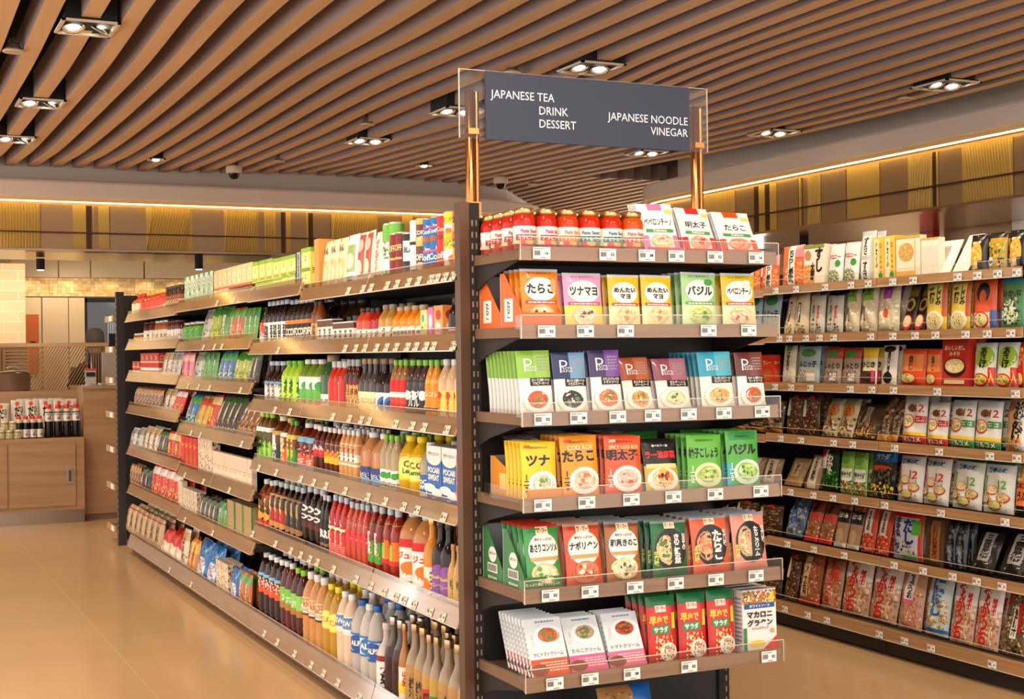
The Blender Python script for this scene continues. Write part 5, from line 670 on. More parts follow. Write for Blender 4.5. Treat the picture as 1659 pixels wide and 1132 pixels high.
'f_gb':('B', 'green_edged_carton', 'carton', 'tan carton with green edges', 0.1813, 0.1964, 0.08, 12096616, [('r', 0, 0, 0.08, 1, 5939274), ('r', 0.92, 0, 1, 1, 5939274)], {'wrap': True}),
'f_rp':('P', 'rice_cracker_bag', 'rice cracker bag', 'kraft rice bag with red tie', 0.2003, 0.2244, 0.06, 13149304, [('r', 0, 0.85, 1, 0.9, 11024936), ('v', 0.5, 0.5, 0.5, '米', 1380623, 0.5), ('s', 0.1, 0.05, 0.9, 0.4, 14, 0.01, 14731424, 11041352)], {}),
'f_bl':('P', 'blue_rice_bag', 'snack bag', 'large glossy blue bag', 0.2819, 0.2352, 0.08, 3044024, [('r', 0.1, 0.1, 0.8, 0.55, 14212320), ('l', 0.2, 0.2, 0.7, 0.5, 5, 12601914), ('s', 0, 0.6, 1, 0.95, 30, 0.015, 6993120, 1985162, 8046808)], {'crumple': 0.35}),
'f_rd':('P', 'red_snack_bag', 'snack bag', 'large red and cream bag', 0.2067, 0.18, 0.07, 14166562, [('r', 0, 0, 1, 0.45, 15390904), ('e', 0.5, 0.4, 0.3, 0.12, 15780000), ('v', 0.5, 0.3, 0.4, 'もち', 13968926, 0.3)], {'crumple': 0.3}),
'f_or':('P', 'orange_food_bag', 'snack bag', 'golden orange upright bag', 0.109, 0.21, 0.06, 14192698, [('r', 0, 0.6, 1, 0.9, 15251530), ('v', 0.5, 0.5, 0.6, 'きなこ', 8006170, 0.3, 0, 0.04)], {}),
'r1a':('P', 'sushi_rice_mix_pack', 'food pack', 'orange pack with vertical white band', 0.1913, 0.2258, 0.04, 15233082, [('r', 0.35, 0, 0.68, 1, 16183008), ('v', 0.5, 0.5, 0.8, 'ちらし寿司', 1380623, 0.26, 0, 0.04), ('s', 0, 0, 0.34, 0.5, 20, 0.01, 15904864, 14170666, 15786160), ('s', 0.7, 0, 1, 0.6, 20, 0.01, 15904864, 14170666, 15781984), ('r', 0.68, 0.7, 1, 1, 15764122)], {}),
'r1b':('B', 'sushi_rice_mix_box', 'food box', 'white sushi mix box', 0.167, 0.2162, 0.05, 16050386, [('r', 0, 0, 0.55, 0.5, 15243856), ('s', 0, 0, 0.55, 0.5, 30, 0.01, 15913072, 14178858, 6986298), ('v', 0.75, 0.62, 0.6, 'すし', 1380623, 0.36, 0, 0.06), ('v', 0.45, 0.35, 0.45, '太郎', 1380623, 0.22, 0, 0.04), ('e', 0.2, 0.75, 0.16, 0.12, 13142106), ('r', 0, 0.92, 1, 1, 9083450)], {}),
'r1c':('P', 'glass_noodle_bag', 'noodle bag', 'white bag with red corner stripes', 0.1197, 0.208, 0.04, 15264486, [('p', [(0, 0.85), (0, 0.95), (0.6, 1), (0.6, 0.93)], 13968926), ('t', 0.5, 0.66, 0.11, 'マロニー', 13968926, 0.8, 0, 0.05), ('e', 0.75, 0.5, 0.16, 0.09, 4102716), ('e', 0.45, 0.18, 0.42, 0.16, 6982218), ('s', 0.1, 0.05, 0.85, 0.33, 36, 0.009, 15787216, 14717018, 5937722, 16315624)], {}),
'r1d':('P', 'dried_bean_bag', 'food pack', 'clear bag with black-framed label', 0.114, 0.2548, 0.05, 13159624, [('r', 0.25, 0.5, 0.8, 0.9, 15920870), ('v', 0.52, 0.7, 0.36, 'すき', 1380623, 0.3, 0, 0.03), ('r', 0.25, 0.02, 0.8, 0.42, 15920870), ('v', 0.52, 0.22, 0.36, 'すき', 1380623, 0.3, 0, 0.03)], {}),
'r1e':('B', 'ramen_dinner_box', 'food box', 'yellow box with vertical writing', 0.0789, 0.2158, 0.04, 15780952, [('r', 0.1, 0.05, 0.55, 0.95, 16181432), ('v', 0.33, 0.6, 0.6, 'とうふ', 1380623, 0.24), ('v', 0.75, 0.5, 0.7, 'Dinner', 13135904, 0.2), ('e', 0.7, 0.12, 0.2, 0.07, 4102716)], {}),
'r1f':('B', 'sesame_box', 'food box', 'wide white box with bowl picture', 0.1675, 0.2047, 0.04, 16050376, [('r', 0, 0, 0.75, 0.18, 15250522), ('e', 0.42, 0.62, 0.32, 0.22, 14198872), ('s', 0.18, 0.45, 0.66, 0.8, 60, 0.006, 15714432, 12618304, 16178336), ('r', 0.78, 0, 0.8, 1, 13154456), ('r', 0.0, 0.95, 1, 1, 15249456)], {}),
'r1g':('B', 'sesame_box', 'food box', 'narrow white side of sesame box', 0.0375, 0.1838, 0.04, 16183004, [('r', 0.1, 0.3, 0.9, 0.8, 15261900), ('r', 0, 0.95, 1, 1, 15249456)], {}),
'r1h':('B', 'display_card', 'card', 'blank white header card', 0.1345, 0.1894, 0.006, 16512744, [], {}),
'r1i':('P', 'corn_soup_pouch', 'food pouch', 'black and yellow hanging pouch', 0.0999, 0.1729, 0.05, 1972760, [('e', 0.5, 0.45, 0.34, 0.36, 15251512), ('s', 0.2, 0.1, 0.8, 0.8, 30, 0.012, 15913056, 14195240, 16050368), ('r', 0.6, 0.0, 1, 0.3, 1380623), ('p', [(0.3, 0.75), (0.5, 0.98), (0.6, 0.75)], 15786160)], {}),
'r1j':('P', 'corn_soup_pouch', 'food pouch', 'yellow mixed vegetable pouch', 0.1073, 0.1745, 0.05, 13148208, [('s', 0.1, 0.1, 0.9, 0.7, 40, 0.014, 15913056, 10135610, 14710842, 2761244), ('r', 0, 0.85, 1, 1, 2761760), ('e', 0.25, 0.25, 0.18, 0.12, 16051940), ('r', 0.15, 0.2, 0.4, 0.28, 2056880)], {}),
'r2a':('P', 'dried_tofu_bag', 'food bag', 'narrow beige bag with dark label', 0.0859, 0.2418, 0.04, 14469280, [('r', 0.4, 0.3, 0.6, 0.75, 2762274), ('v', 0.5, 0.52, 0.4, '高野', 16051940, 0.14), ('t', 0.3, 0.85, 0.08, 'ヨ', 13968926, 0.2), ('s', 0.1, 0.02, 0.9, 0.25, 20, 0.01, 9071178, 15259832)], {}),
'r2b':('P', 'dried_food_bag', 'food bag', 'clear bag with green and red labels', 0.1265, 0.2082, 0.04, 13617336, [('r', 0.3, 0.35, 0.45, 0.75, 3041844), ('v', 0.37, 0.55, 0.3, 'ふ', 16051940, 0.1), ('v', 0.7, 0.5, 0.5, 'すまし', 13968926, 0.2), ('t', 0.3, 0.85, 0.08, 'ヨ', 13968926, 0.2), ('s', 0.1, 0.02, 0.9, 0.3, 26, 0.01, 4864560, 14209216)], {}),
'r2c':('P', 'wheat_cake_bag', 'food bag', 'bag of cream balls, purple-top', 0.1493, 0.2346, 0.06, 14207140, [('s', 0.05, 0.05, 0.95, 0.7, 40, 0.016, 16050380, 15127208, 16446176), ('r', 0.35, 0.7, 0.75, 1, 11029144), ('e', 0.5, 0.4, 0.12, 0.1, 14178864)], {'crumple': 0.3}),
'r2d':('P', 'wheat_cake_bag', 'food bag', 'bag of cream balls, green-top', 0.1037, 0.2386, 0.06, 14207140, [('s', 0.05, 0.05, 0.95, 0.7, 40, 0.014, 16050380, 15127208, 16446176), ('r', 0.2, 0.68, 0.85, 1, 9091130), ('t', 0.5, 0.84, 0.14, 'ふ', 1380623, 0.4, 0, 0.05), ('v', 0.4, 0.35, 0.4, '京の麩', 6962722, 0.16)], {'crumple': 0.3}),
'r2e':('P', 'miso_soup_stick_pack', 'soup pack', 'black pack with red bowl, leaning', 0.0794, 0.241, 0.03, 2628118, [('r', 0.1, 0.72, 0.9, 0.95, 9071152), ('e', 0.5, 0.55, 0.36, 0.14, 13150296), ('e', 0.5, 0.55, 0.24, 0.09, 3807762), ('e', 0.5, 0.18, 0.42, 0.16, 13119530), ('e', 0.5, 0.2, 0.34, 0.12, 15257760)], {}),
'r2f':('P', 'clam_soup_pack', 'soup pack', 'yellow pack with clam soup bowl', 0.1399, 0.2312, 0.04, 15123002, [('r', 0.12, 0.5, 0.88, 0.95, 15916138), ('t', 0.3, 0.86, 0.08, '70個', 1380623, 0.4, 0, 0.04), ('v', 0.38, 0.68, 0.24, '個分', 1380623, 0.3, 0, 0.04), ('v', 0.7, 0.72, 0.4, 'しじみ', 1380623, 0.25, 0, 0.05), ('r', 0.86, 0.3, 1, 1, 13127722), ('e', 0.5, 0.22, 0.42, 0.2, 16051408), ('e', 0.5, 0.22, 0.34, 0.15, 15257736), ('s', 0.25, 0.12, 0.75, 0.32, 20, 0.01, 15919304, 5933610, 15251530)], {}),
'r2g':('P', 'lobster_soup_pack', 'soup pack', 'orange pack with black curve', 0.1391, 0.2264, 0.04, 14702634, [('e', 0.5, 0.75, 0.3, 0.2, 1380623), ('e', 0.5, 0.66, 0.16, 0.14, 14702634), ('r', 0, 0.0, 0.8, 0.35, 15787212), ('e', 0.42, 0.2, 0.36, 0.17, 13122084), ('e', 0.42, 0.21, 0.3, 0.13, 15785112), ('s', 0.2, 0.1, 0.62, 0.3, 14, 0.01, 16050368, 6986298), ('r', 0.85, 0, 1, 0.4, 2777768)], {}),
'r2h':('P', 'seaweed_soup_pack', 'soup pack', 'blue-green pack with dish picture', 0.1496, 0.226, 0.04, 4102824, [('r', 0, 0, 0.9, 0.9, 5933648), ('t', 0.45, 0.7, 0.14, 'めかぶ', 2761756, 0.8, 0, 0.06), ('e', 0.4, 0.3, 0.34, 0.2, 14211256), ('s', 0.1, 0.1, 0.8, 0.6, 50, 0.012, 2771490, 15264992, 9089098, 1977882), ('p', [(0.5, 0), (1, 0.5), (1, 0)], 2773664)], {}),
'r3a':('P', 'dried_noodle_pack', 'food pack', 'narrow white pack with black writing', 0.1182, 0.2087, 0.03, 14669504, [('v', 0.5, 0.6, 0.5, 'はるさ', 1380623, 0.3, 0, 0.05), ('r', 0.3, 0.85, 0.7, 1, 6987850), ('s', 0.1, 0.02, 0.9, 0.3, 26, 0.008, 15260864, 12097640)], {}),
'r3b':('P', 'seasoned_kelp_pack', 'food pack', 'blue pack with green crest', 0.1907, 0.2006, 0.03, 11060428, [('e', 0.5, 0.82, 0.34, 0.11, 4098626), ('t', 0.5, 0.52, 0.16, 'ふじっ子', 1380623, 0.86, 0, 0.06), ('r', 0.1, 0.05, 0.9, 0.4, 12630184), ('r', 0.5, 0.08, 0.86, 0.28, 15788256), ('s', 0.1, 0.05, 0.5, 0.38, 24, 0.007, 4864560, 9067082)], {}),
'r3c':('P', 'seasoned_kelp_pack', 'food pack', 'brown pack with red-green crest', 0.1444, 0.1924, 0.03, 11573896, [('r', 0, 0.7, 1, 1, 13122094), ('e', 0.5, 0.82, 0.34, 0.11, 4098626), ('t', 0.5, 0.5, 0.16, 'しっとり', 1380623, 0.86, 0, 0.06), ('r', 0.45, 0.1, 0.8, 0.3, 15919336), ('s', 0.05, 0.05, 0.95, 0.4, 36, 0.007, 6965818, 3811874, 9071184)], {}),
'r3d':('P', 'hijiki_seaweed_pack', 'food pack', 'yellow-topped hijiki seaweed pack', 0.1138, 0.1897, 0.03, 15918264, [('r', 0, 0.72, 1, 1, 15779886), ('t', 0.5, 0.55, 0.16, 'ひじき', 1380623, 0.86, 0, 0.07), ('r', 0.05, 0.05, 0.95, 0.38, 5913122), ('s', 0.1, 0.08, 0.7, 0.36, 30, 0.008, 1971730, 3811872), ('r', 0.75, 0.1, 0.92, 0.4, 14699152)], {}),
'r3e':('P', 'long_hijiki_pack', 'food pack', 'white seaweed pack with black disc', 0.1138, 0.2007, 0.03, 15262420, [('e', 0.5, 0.9, 0.4, 0.08, 1972760), ('v', 0.55, 0.58, 0.5, '長ひじき', 1380623, 0.26, 0, 0.05), ('e', 0.5, 0.2, 0.3, 0.14, 2366488)], {}),
'r3f':('P', 'instant_miso_bag', 'miso soup bag', 'orange-red miso soup bag', 0.1718, 0.1807, 0.05, 14701098, [('r', 0.05, 0.4, 0.95, 0.85, 15239754), ('v', 0.5, 0.62, 0.4, '赤だし', 5904912, 0.25, 0, 0.04), ('e', 0.4, 0.2, 0.36, 0.16, 13119520), ('e', 0.4, 0.21, 0.3, 0.12, 15779952), ('s', 0.15, 0.1, 0.65, 0.3, 16, 0.01, 16312496, 8036410)], {}),
'r3g':('B', 'clam_miso_box', 'miso soup box', 'red box with wide soup bowl', 0.1656, 0.2235, 0.05, 12594720, [('t', 0.5, 0.82, 0.1, 'おいしいだし', 15915200, 0.8), ('t', 0.5, 0.7, 0.09, 'みそ汁', 15915200, 0.5), ('e', 0.5, 0.42, 0.44, 0.2, 2758162), ('e', 0.5, 0.45, 0.38, 0.15, 15255674), ('s', 0.22, 0.36, 0.78, 0.56, 20, 0.011, 16314584, 15786160), ('r', 0.1, 0.08, 0.9, 0.16, 15257760)], {'top': 10496542}),
'r3h':('P', 'instant_miso_bag', 'miso soup bag', 'light green miso soup bag', 0.1314, 0.2046, 0.05, 15132892, [('e', 0.55, 0.68, 0.42, 0.24, 10141754), ('v', 0.55, 0.66, 0.46, 'あさげ', 1380623, 0.4, 0, 0.08), ('e', 0.42, 0.17, 0.38, 0.15, 13968926), ('e', 0.42, 0.18, 0.32, 0.11, 15777872), ('s', 0.2, 0.1, 0.64, 0.26, 14, 0.01, 16312496, 4885034), ('r', 0.8, 0.05, 1, 0.45, 13968926), ('v', 0.9, 0.25, 0.3, '入', 16109112, 0.16)], {}),
'r3i':('P', 'instant_miso_bag', 'miso soup bag', 'red and gold miso soup bag', 0.048, 0.2024, 0.05, 13117470, [('v', 0.5, 0.7, 0.4, 'ゆうげ', 16109112, 0.4, 0, 0.06), ('e', 0.42, 0.2, 0.38, 0.17, 9050642), ('e', 0.42, 0.21, 0.32, 0.13, 15249488)], {}),
'r4a':('P', 'dried_mushroom_bag', 'dried food bag', 'dark bag of dried mushrooms', 0.1387, 0.2246, 0.05, 4862498, [('s', 0.02, 0.02, 0.98, 0.9, 90, 0.013, 9067056, 3022356, 12094032, 5913122), ('e', 0.6, 0.9, 0.14, 0.05, 14172202), ('r', 0.15, 0.45, 0.32, 0.85, 14734528)], {'crumple': 0.4}),
'r4b':('P', 'dried_mushroom_bag', 'dried food bag', 'bag of mushrooms with orange label', 0.1218, 0.2079, 0.05, 13154456, [('e', 0.5, 0.65, 0.36, 0.18, 13662762), ('v', 0.5, 0.65, 0.3, 'しい茸', 3807760, 0.3, 0, 0.03), ('s', 0.05, 0.02, 0.95, 0.45, 50, 0.013, 13146704, 6963232, 15255690, 3811352)], {'crumple': 0.3}),
'r4c':('P', 'dried_gourd_bag', 'dried food bag', 'dark bag with slanting grey label', 0.1658, 0.1951, 0.04, 4863012, [('r', 0.3, 0.35, 0.62, 0.85, 11049096), ('v', 0.46, 0.6, 0.4, 'きくらげ', 1380623, 0.22), ('s', 0.02, 0.02, 0.98, 0.4, 60, 0.013, 12618312, 3810840, 14723152, 8015920)], {'crumple': 0.4}),
'r4d':('P', 'dried_gourd_bag', 'dried food bag', 'glossy brown bag with orange foot', 0.0749, 0.2343, 0.04, 5914152, [('r', 0, 0, 1, 0.12, 14191160), ('s', 0.02, 0.1, 0.98, 0.95, 80, 0.016, 9069120, 3022872, 12622440, 6965808)], {'crumple': 0.5}),
'r4e':('P', 'instant_miso_bag', 'miso soup bag', 'white miso bag with red foot', 0.1636, 0.2312, 0.06, 15262940, [('r', 0, 0, 1, 0.17, 13642272), ('t', 0.5, 0.085, 0.11, 'マルコメ', 16051940, 0.8, 0, 0.07), ('r', 0, 0.17, 1, 0.24, 16109112), ('t', 0.8, 0.74, 0.16, '12', 12073512, 0.3), ('e', 0.36, 0.46, 0.26, 0.15, 13127722), ('e', 0.36, 0.47, 0.22, 0.12, 15653024), ('s', 0.2, 0.38, 0.52, 0.54, 20, 0.008, 5937722, 16050376, 14719568), ('r', 0.65, 0.44, 1, 0.58, 13642272), ('l', 0.68, 0.46, 0.96, 0.56, 2, 16051940), ('e', 0.5, 0.74, 0.2, 0.08, 8016440)], {'crumple': 0.25}),
'r4f':('P', 'instant_miso_bag', 'miso soup bag', 'white miso bag with green foot', 0.1555, 0.2178, 0.06, 15132382, [('r', 0, 0, 1, 0.17, 4098618), ('t', 0.5, 0.085, 0.11, 'マルコメ', 16051940, 0.8, 0, 0.07), ('r', 0, 0.17, 1, 0.24, 16109112), ('t', 0.8, 0.74, 0.16, '12', 12073512, 0.3), ('e', 0.36, 0.46, 0.26, 0.15, 13127722), ('e', 0.36, 0.47, 0.22, 0.12, 15653024), ('s', 0.2, 0.38, 0.52, 0.54, 20, 0.008, 5937722, 16050376, 14719568), ('r', 0.65, 0.44, 1, 0.58, 4098618), ('l', 0.68, 0.46, 0.96, 0.56, 2, 16051940), ('e', 0.5, 0.74, 0.2, 0.08, 8016440)], {'crumple': 0.25}),
'r4g':('P', 'fried_tofu_bag', 'food bag', 'brown-white bag with large brushwriting', 0.1358, 0.2306, 0.06, 13146216, [('r', 0.55, 0, 1, 1, 14735564), ('v', 0.62, 0.55, 0.8, '油あげ', 1380623, 0.5, 0, 0.05), ('s', 0, 0, 0.8, 0.25, 20, 0.014, 15249488, 6987834, 13656122), ('e', 0.25, 0.85, 0.16, 0.1, 10119744)], {'crumple': 0.2}),
'r5a':('P', 'flat_kelp_pack', 'dried food pack', 'flat brown pack leaning back', 0.1603, 0.1664, 0.03, 11043930, [('r', 0.3, 0.3, 0.7, 0.8, 14206112), ('v', 0.5, 0.55, 0.4, '昆布', 6962722, 0.2), ('s', 0, 0, 1, 1, 30, 0.01, 9069112, 13150328)], {}),
'r5b':('P', 'flat_kelp_pack', 'dried food pack', 'tan pack with long white strip', 0.1231, 0.1893, 0.03, 10123864, [('r', 0.2, 0.0, 0.8, 0.95, 15128764), ('v', 0.5, 0.55, 0.7, 'とろろ昆布', 1380623, 0.3, 0, 0.04)], {}),
'r5c':('P', 'cut_wakame_pack', 'seaweed pack', 'black and green seaweed pack', 0.1384, 0.2186, 0.04, 1980962, [('r', 0, 0.0, 1, 0.14, 1709588), ('r', 0, 0.55, 0.4, 1, 16051940), ('v', 0.6, 0.65, 0.5, 'わかめ', 16051940, 0.35, 0, 0.05), ('s', 0, 0.12, 1, 0.5, 60, 0.012, 3045930, 1456664, 5939258), ('r', 0.0, 0.82, 0.3, 1, 13968926)], {}),
'r5d':('P', 'seaweed_salad_pack', 'seaweed pack', 'lime green seaweed salad pack', 0.1013, 0.2168, 0.04, 9091146, [('r', 0.05, 0.3, 0.95, 0.6, 15002840), ('t', 0.5, 0.45, 0.16, '海藻サラダ', 1977886, 0.86, 0, 0.06), ('e', 0.5, 0.8, 0.34, 0.1, 5939258), ('s', 0, 0, 1, 0.3, 50, 0.012, 3832362, 13122090, 15266000, 1985054)], {}),
'r5e':('P', 'kelp_salad_bag', 'seaweed pack', 'blue-topped dark seaweed bag', 0.1874, 0.2423, 0.05, 2762272, [('r', 0, 0.74, 1, 1, 2779818), ('t', 0.5, 0.84, 0.13, 'サラダ', 15266036, 0.86, 0, 0.06), ('e', 0.5, 0.6, 0.4, 0.06, 14174752), ('s', 0, 0.3, 1, 0.58, 50, 0.016, 3814960, 6974032, 1315343), ('s', 0, 0.0, 1, 0.3, 40, 0.013, 9089082, 13119530, 15257680, 4876842)], {'crumple': 0.3}),
'r5f':('P', 'miso_soup_bag', 'miso soup bag', 'white twelve-serving bag with red numbers', 0.1714, 0.2293, 0.06, 15657184, [('t', 0.5, 0.84, 0.11, '料亭の味', 2775696, 0.8, 0, 0.04), ('r', 0.0, 0.42, 0.2, 0.72, 13643818), ('v', 0.1, 0.57, 0.24, '合わせ', 16051940, 0.12), ('t', 0.72, 0.56, 0.17, '12', 13643818, 0.34), ('e', 0.4, 0.44, 0.2, 0.1, 12077608), ('e', 0.4, 0.45, 0.17, 0.08, 15784096), ('e', 0.75, 0.3, 0.2, 0.1, 12077608), ('e', 0.75, 0.31, 0.17, 0.08, 15257752), ('e', 0.18, 0.26, 0.18, 0.1, 11026464), ('e', 0.18, 0.27, 0.15, 0.08, 15784096), ('e', 0.5, 0.14, 0.22, 0.1, 11026464), ('e', 0.5, 0.15, 0.18, 0.08, 13158512), ('s', 0.05, 0.06, 0.9, 0.5, 26, 0.007, 5937706, 16051408, 14717002)], {'crumple': 0.2, 'seal': 12068894}),
'r5g':('P', 'miso_soup_bag', 'miso soup bag', 'white twelve-serving bag with green numbers', 0.1888, 0.2253, 0.06, 15395552, [('t', 0.5, 0.84, 0.11, '料亭の味', 2775696, 0.8, 0, 0.04), ('r', 0.0, 0.42, 0.2, 0.72, 6991946), ('v', 0.1, 0.57, 0.24, '合わせ', 16051940, 0.12), ('t', 0.72, 0.56, 0.17, '12', 6991946, 0.34), ('e', 0.4, 0.44, 0.2, 0.1, 12077608), ('e', 0.4, 0.45, 0.17, 0.08, 15784096), ('e', 0.75, 0.3, 0.2, 0.1, 12077608), ('e', 0.75, 0.31, 0.17, 0.08, 15257752), ('e', 0.18, 0.26, 0.18, 0.1, 11026464), ('e', 0.18, 0.27, 0.15, 0.08, 15784096), ('e', 0.5, 0.14, 0.22, 0.1, 11026464), ('e', 0.5, 0.15, 0.18, 0.08, 13158512), ('s', 0.05, 0.06, 0.9, 0.5, 26, 0.007, 5937706, 16051408, 14717002)], {'crumple': 0.2, 'seal': 3045946}),
'r5h':('P', 'tofu_soup_bag', 'soup bag', 'orange bag with bold black writing', 0.0725, 0.2218, 0.06, 15235130, [('t', 0.5, 0.6, 0.12, 'なめこ', 1380623, 0.7, 0, 0.06), ('t', 0.5, 0.38, 0.2, 'とうふ', 1380623, 0.9, 0, 0.08), ('r', 0, 0, 1, 0.2, 1972244), ('t', 0.7, 0.82, 0.14, '8', 15779898, 0.3, 0, 0.06), ('s', 0, 0.7, 0.6, 1, 20, 0.012, 16050376, 14196816, 9089098)], {}),
'r6a':('P', 'clear_blue_bag', 'dried food bag', 'crumpled blue-tinted clear bag', 0.15, 0.2242, 0.06, 4876938, [('s', 0.05, 0.05, 0.95, 0.95, 70, 0.02, 9087168, 2771576, 12110032, 9071184), ('v', 0.5, 0.55, 0.6, '削り節', 2777776, 0.3)], {'crumple': 0.5}),
'r6b':('P', 'dried_fish_pack', 'dried fish pack', 'brown pack with red ends', 0.1168, 0.2172, 0.035, 10115642, [('r', 0, 0.0, 1, 0.14, 14169128), ('r', 0.0, 0.55, 1, 0.68, 14169128), ('v', 0.5, 0.82, 0.26, '玉節', 1380623, 0.3), ('s', 0, 0.14, 1, 0.55, 40, 0.012, 13142616, 8012840, 14725248)], {}),
'r6c':('P', 'dried_fish_pack', 'dried fish pack', 'tan pack with black writing band', 0.1005, 0.2302, 0.035, 11569768, [('r', 0, 0.55, 1, 0.85, 2761248), ('t', 0.5, 0.72, 0.14, '花かつお', 15788252, 0.8, 0, 0.05), ('e', 0.5, 0.25, 0.3, 0.16, 13150336), ('r', 0, 0.0, 1, 0.08, 16051940), ('t', 0.75, 0.9, 0.1, '家', 13968926, 0.3)], {}),
'r6d':('P', 'dried_fish_pack', 'dried fish pack', 'red-footed pack with white label', 0.104, 0.2302, 0.035, 12601904, [('r', 0.25, 0.4, 0.75, 0.95, 15260876), ('v', 0.5, 0.68, 0.44, 'うるめ', 1380623, 0.24, 0, 0.04), ('s', 0, 0.0, 1, 0.4, 40, 0.013, 15228986, 12593694, 15780000)], {}),
'r6e':('P', 'dashi_stock_bag', 'stock bag', 'large stock bag with blue lettering', 0.2125, 0.2277, 0.05, 13158604, [('r', 0, 0.9, 1, 1, 13968926), ('r', 0, 0, 0.06, 1, 13968926), ('r', 0.9, 0, 1, 1, 12597290), ('v', 0.62, 0.6, 0.55, 'だし', 1982086, 0.4, 0, 0.09), ('v', 0.25, 0.5, 0.8, 'まるごと', 1982086, 0.22, 0, 0.06), ('r', 0.4, 0.05, 0.9, 0.13, 5939258), ('r', 0.72, 0.55, 0.95, 0.85, 5941306), ('s', 0.1, 0.1, 0.8, 0.4, 20, 0.012, 3811872, 9075312)], {}),
'r6f':('P', 'kelp_pack', 'kelp pack', 'brown kelp pack with red writing', 0.1331, 0.2233, 0.03, 5914150, [('r', 0.4, 0.1, 0.85, 0.95, 10120770), ('v', 0.62, 0.5, 0.7, '利尻昆布', 8003092, 0.28), ('s', 0, 0, 0.4, 1, 20, 0.01, 3811352, 6965808)], {}),
'r6g':('P', 'black_kelp_bag', 'kelp pack', 'glossy black kelp bag', 0.062, 0.2261, 0.04, 1973276, [('s', 0.05, 0.05, 0.95, 0.95, 40, 0.02, 4869716, 1052174, 6975608)], {'crumple': 0.7}),
'r6h':('P', 'long_kelp_pack', 'kelp pack', 'long dark pack with white label', 0.1484, 0.1979, 0.04, 2498588, [('r', 0.28, 0.25, 0.75, 0.95, 12104878), ('v', 0.52, 0.6, 0.6, '日高昆布', 1380623, 0.34, 0, 0.04), ('s', 0, 0, 1, 0.2, 20, 0.012, 3813930, 1380880)], {'crumple': 0.4}),
'r7a':('P', 'bonito_flake_bag', 'fish flake bag', 'brown flake bag with vertical cream strip', 0.1765, 0.2649, 0.05, 10510396, [('s', 0.02, 0.02, 0.98, 0.9, 110, 0.012, 12615768, 9062960, 14725256, 13119520), ('r', 0.2, 0.15, 0.5, 0.95, 15257760), ('v', 0.35, 0.5, 0.7, '玉天魚', 3809304, 0.24), ('r', 0, 0, 1, 0.08, 13968926)], {'crumple': 0.3}),
'r7b':('P', 'bonito_flake_bag', 'fish flake bag', 'flake bag with bold red writing', 0.149, 0.2614, 0.06, 12091484, [('s', 0.02, 0.02, 0.98, 0.62, 110, 0.012, 13671024, 11561544, 15255712, 10113592), ('v', 0.45, 0.55, 0.85, '花かつお', 13116444, 0.36, 0, 0.09), ('r', 0.68, 0.55, 0.85, 0.85, 14696490)], {'crumple': 0.3}),
'r7c':('P', 'bonito_flake_bag', 'fish flake bag', 'white-topped flake bag, red writing', 0.2026, 0.2952, 0.07, 13214084, [('r', 0, 0.6, 1, 1, 14998738), ('s', 0.02, 0.02, 0.98, 0.62, 130, 0.013, 14726284, 12614232, 15784120, 11033154), ('v', 0.42, 0.48, 0.86, '花かつお', 13509660, 0.4, 0, 0.1), ('r', 0.68, 0.5, 0.9, 0.82, 15259852), ('r', 0.72, 0.53, 0.86, 0.79, 13120554)], {'crumple': 0.3}),
'r7d':('P', 'bonito_flake_bag', 'fish flake bag', 'flake bag with white centre label', 0.1656, 0.2927, 0.06, 13146232, [('s', 0.02, 0.02, 0.98, 0.6, 100, 0.013, 14723208, 12085322, 15782064, 13662296), ('r', 0.3, 0.4, 0.72, 0.92, 15919842), ('v', 0.5, 0.7, 0.4, '花かつお', 2759192, 0.26, 0, 0.06), ('r', 0.3, 0.4, 0.72, 0.48, 15233168), ('r', 0.1, 0.92, 0.9, 1, 13154472)], {'crumple': 0.4}),
'r7e':('P', 'dried_sardine_bag', 'dried fish bag', 'pale blue dried sardine bag', 0.1618, 0.2875, 0.07, 13161684, [('s', 0.05, 0.12, 0.95, 0.6, 120, 0.012, 14203000, 11569224, 15785128, 9072712), ('v', 0.55, 0.62, 0.62, 'にぼし', 2386088, 0.5, 0, 0.12), ('r', 0, 0.06, 1, 0.11, 2386088), ('v', 0.85, 0.6, 0.5, 'カルシウム', 15266036, 0.12)], {'crumple': 0.3}),
'r7f':('P', 'simmered_mix_bag', 'dried food bag', 'dark mixed flake bag with labels', 0.1614, 0.2874, 0.06, 6968380, [('s', 0.02, 0.02, 0.98, 0.98, 150, 0.011, 3812384, 12097640, 9071168, 14731416, 2366484), ('r', 0.4, 0.25, 0.6, 0.75, 15261904), ('v', 0.5, 0.5, 0.44, '漁師汁', 1380623, 0.16, 0, 0.05), ('r', 0.62, 0.35, 0.75, 0.8, 13117470), ('r', 0.08, 0.75, 0.25, 0.95, 11020830)], {'crumple': 0.3}),
'k_pouch':('P', 'dashi_pouch', 'stock pouch', 'silver stock pouch', 0.13, 0.3, 0.05, 14208964, [('r', 0.12, 0.05, 0.88, 0.85, 15391684), ('e', 0.42, 0.88, 0.14, 0.07, 14700586), ('v', 0.42, 0.5, 0.62, 'だし', 1380623, 0.4, 0, 0.07), ('v', 0.72, 0.66, 0.3, '白だ', 1380623, 0.2), ('e', 0.5, 0.1, 0.3, 0.03, 3816004)], {}),
'k_tall':('K', 'soy_sauce_bottle', 'bottle', 'tall dark sauce bottle, red cap', 0.076, 0.3, 0.076, 1051658, [('v', 0.5, 0.5, 0.7, 'つゆ', 3815994, 0.3)], {'prof': 'jar', 'cap': 14168104, 'label': (0.5, 0.75, 15260884), 'empty': (0.8, 14205088), 'capr': 0.6}),
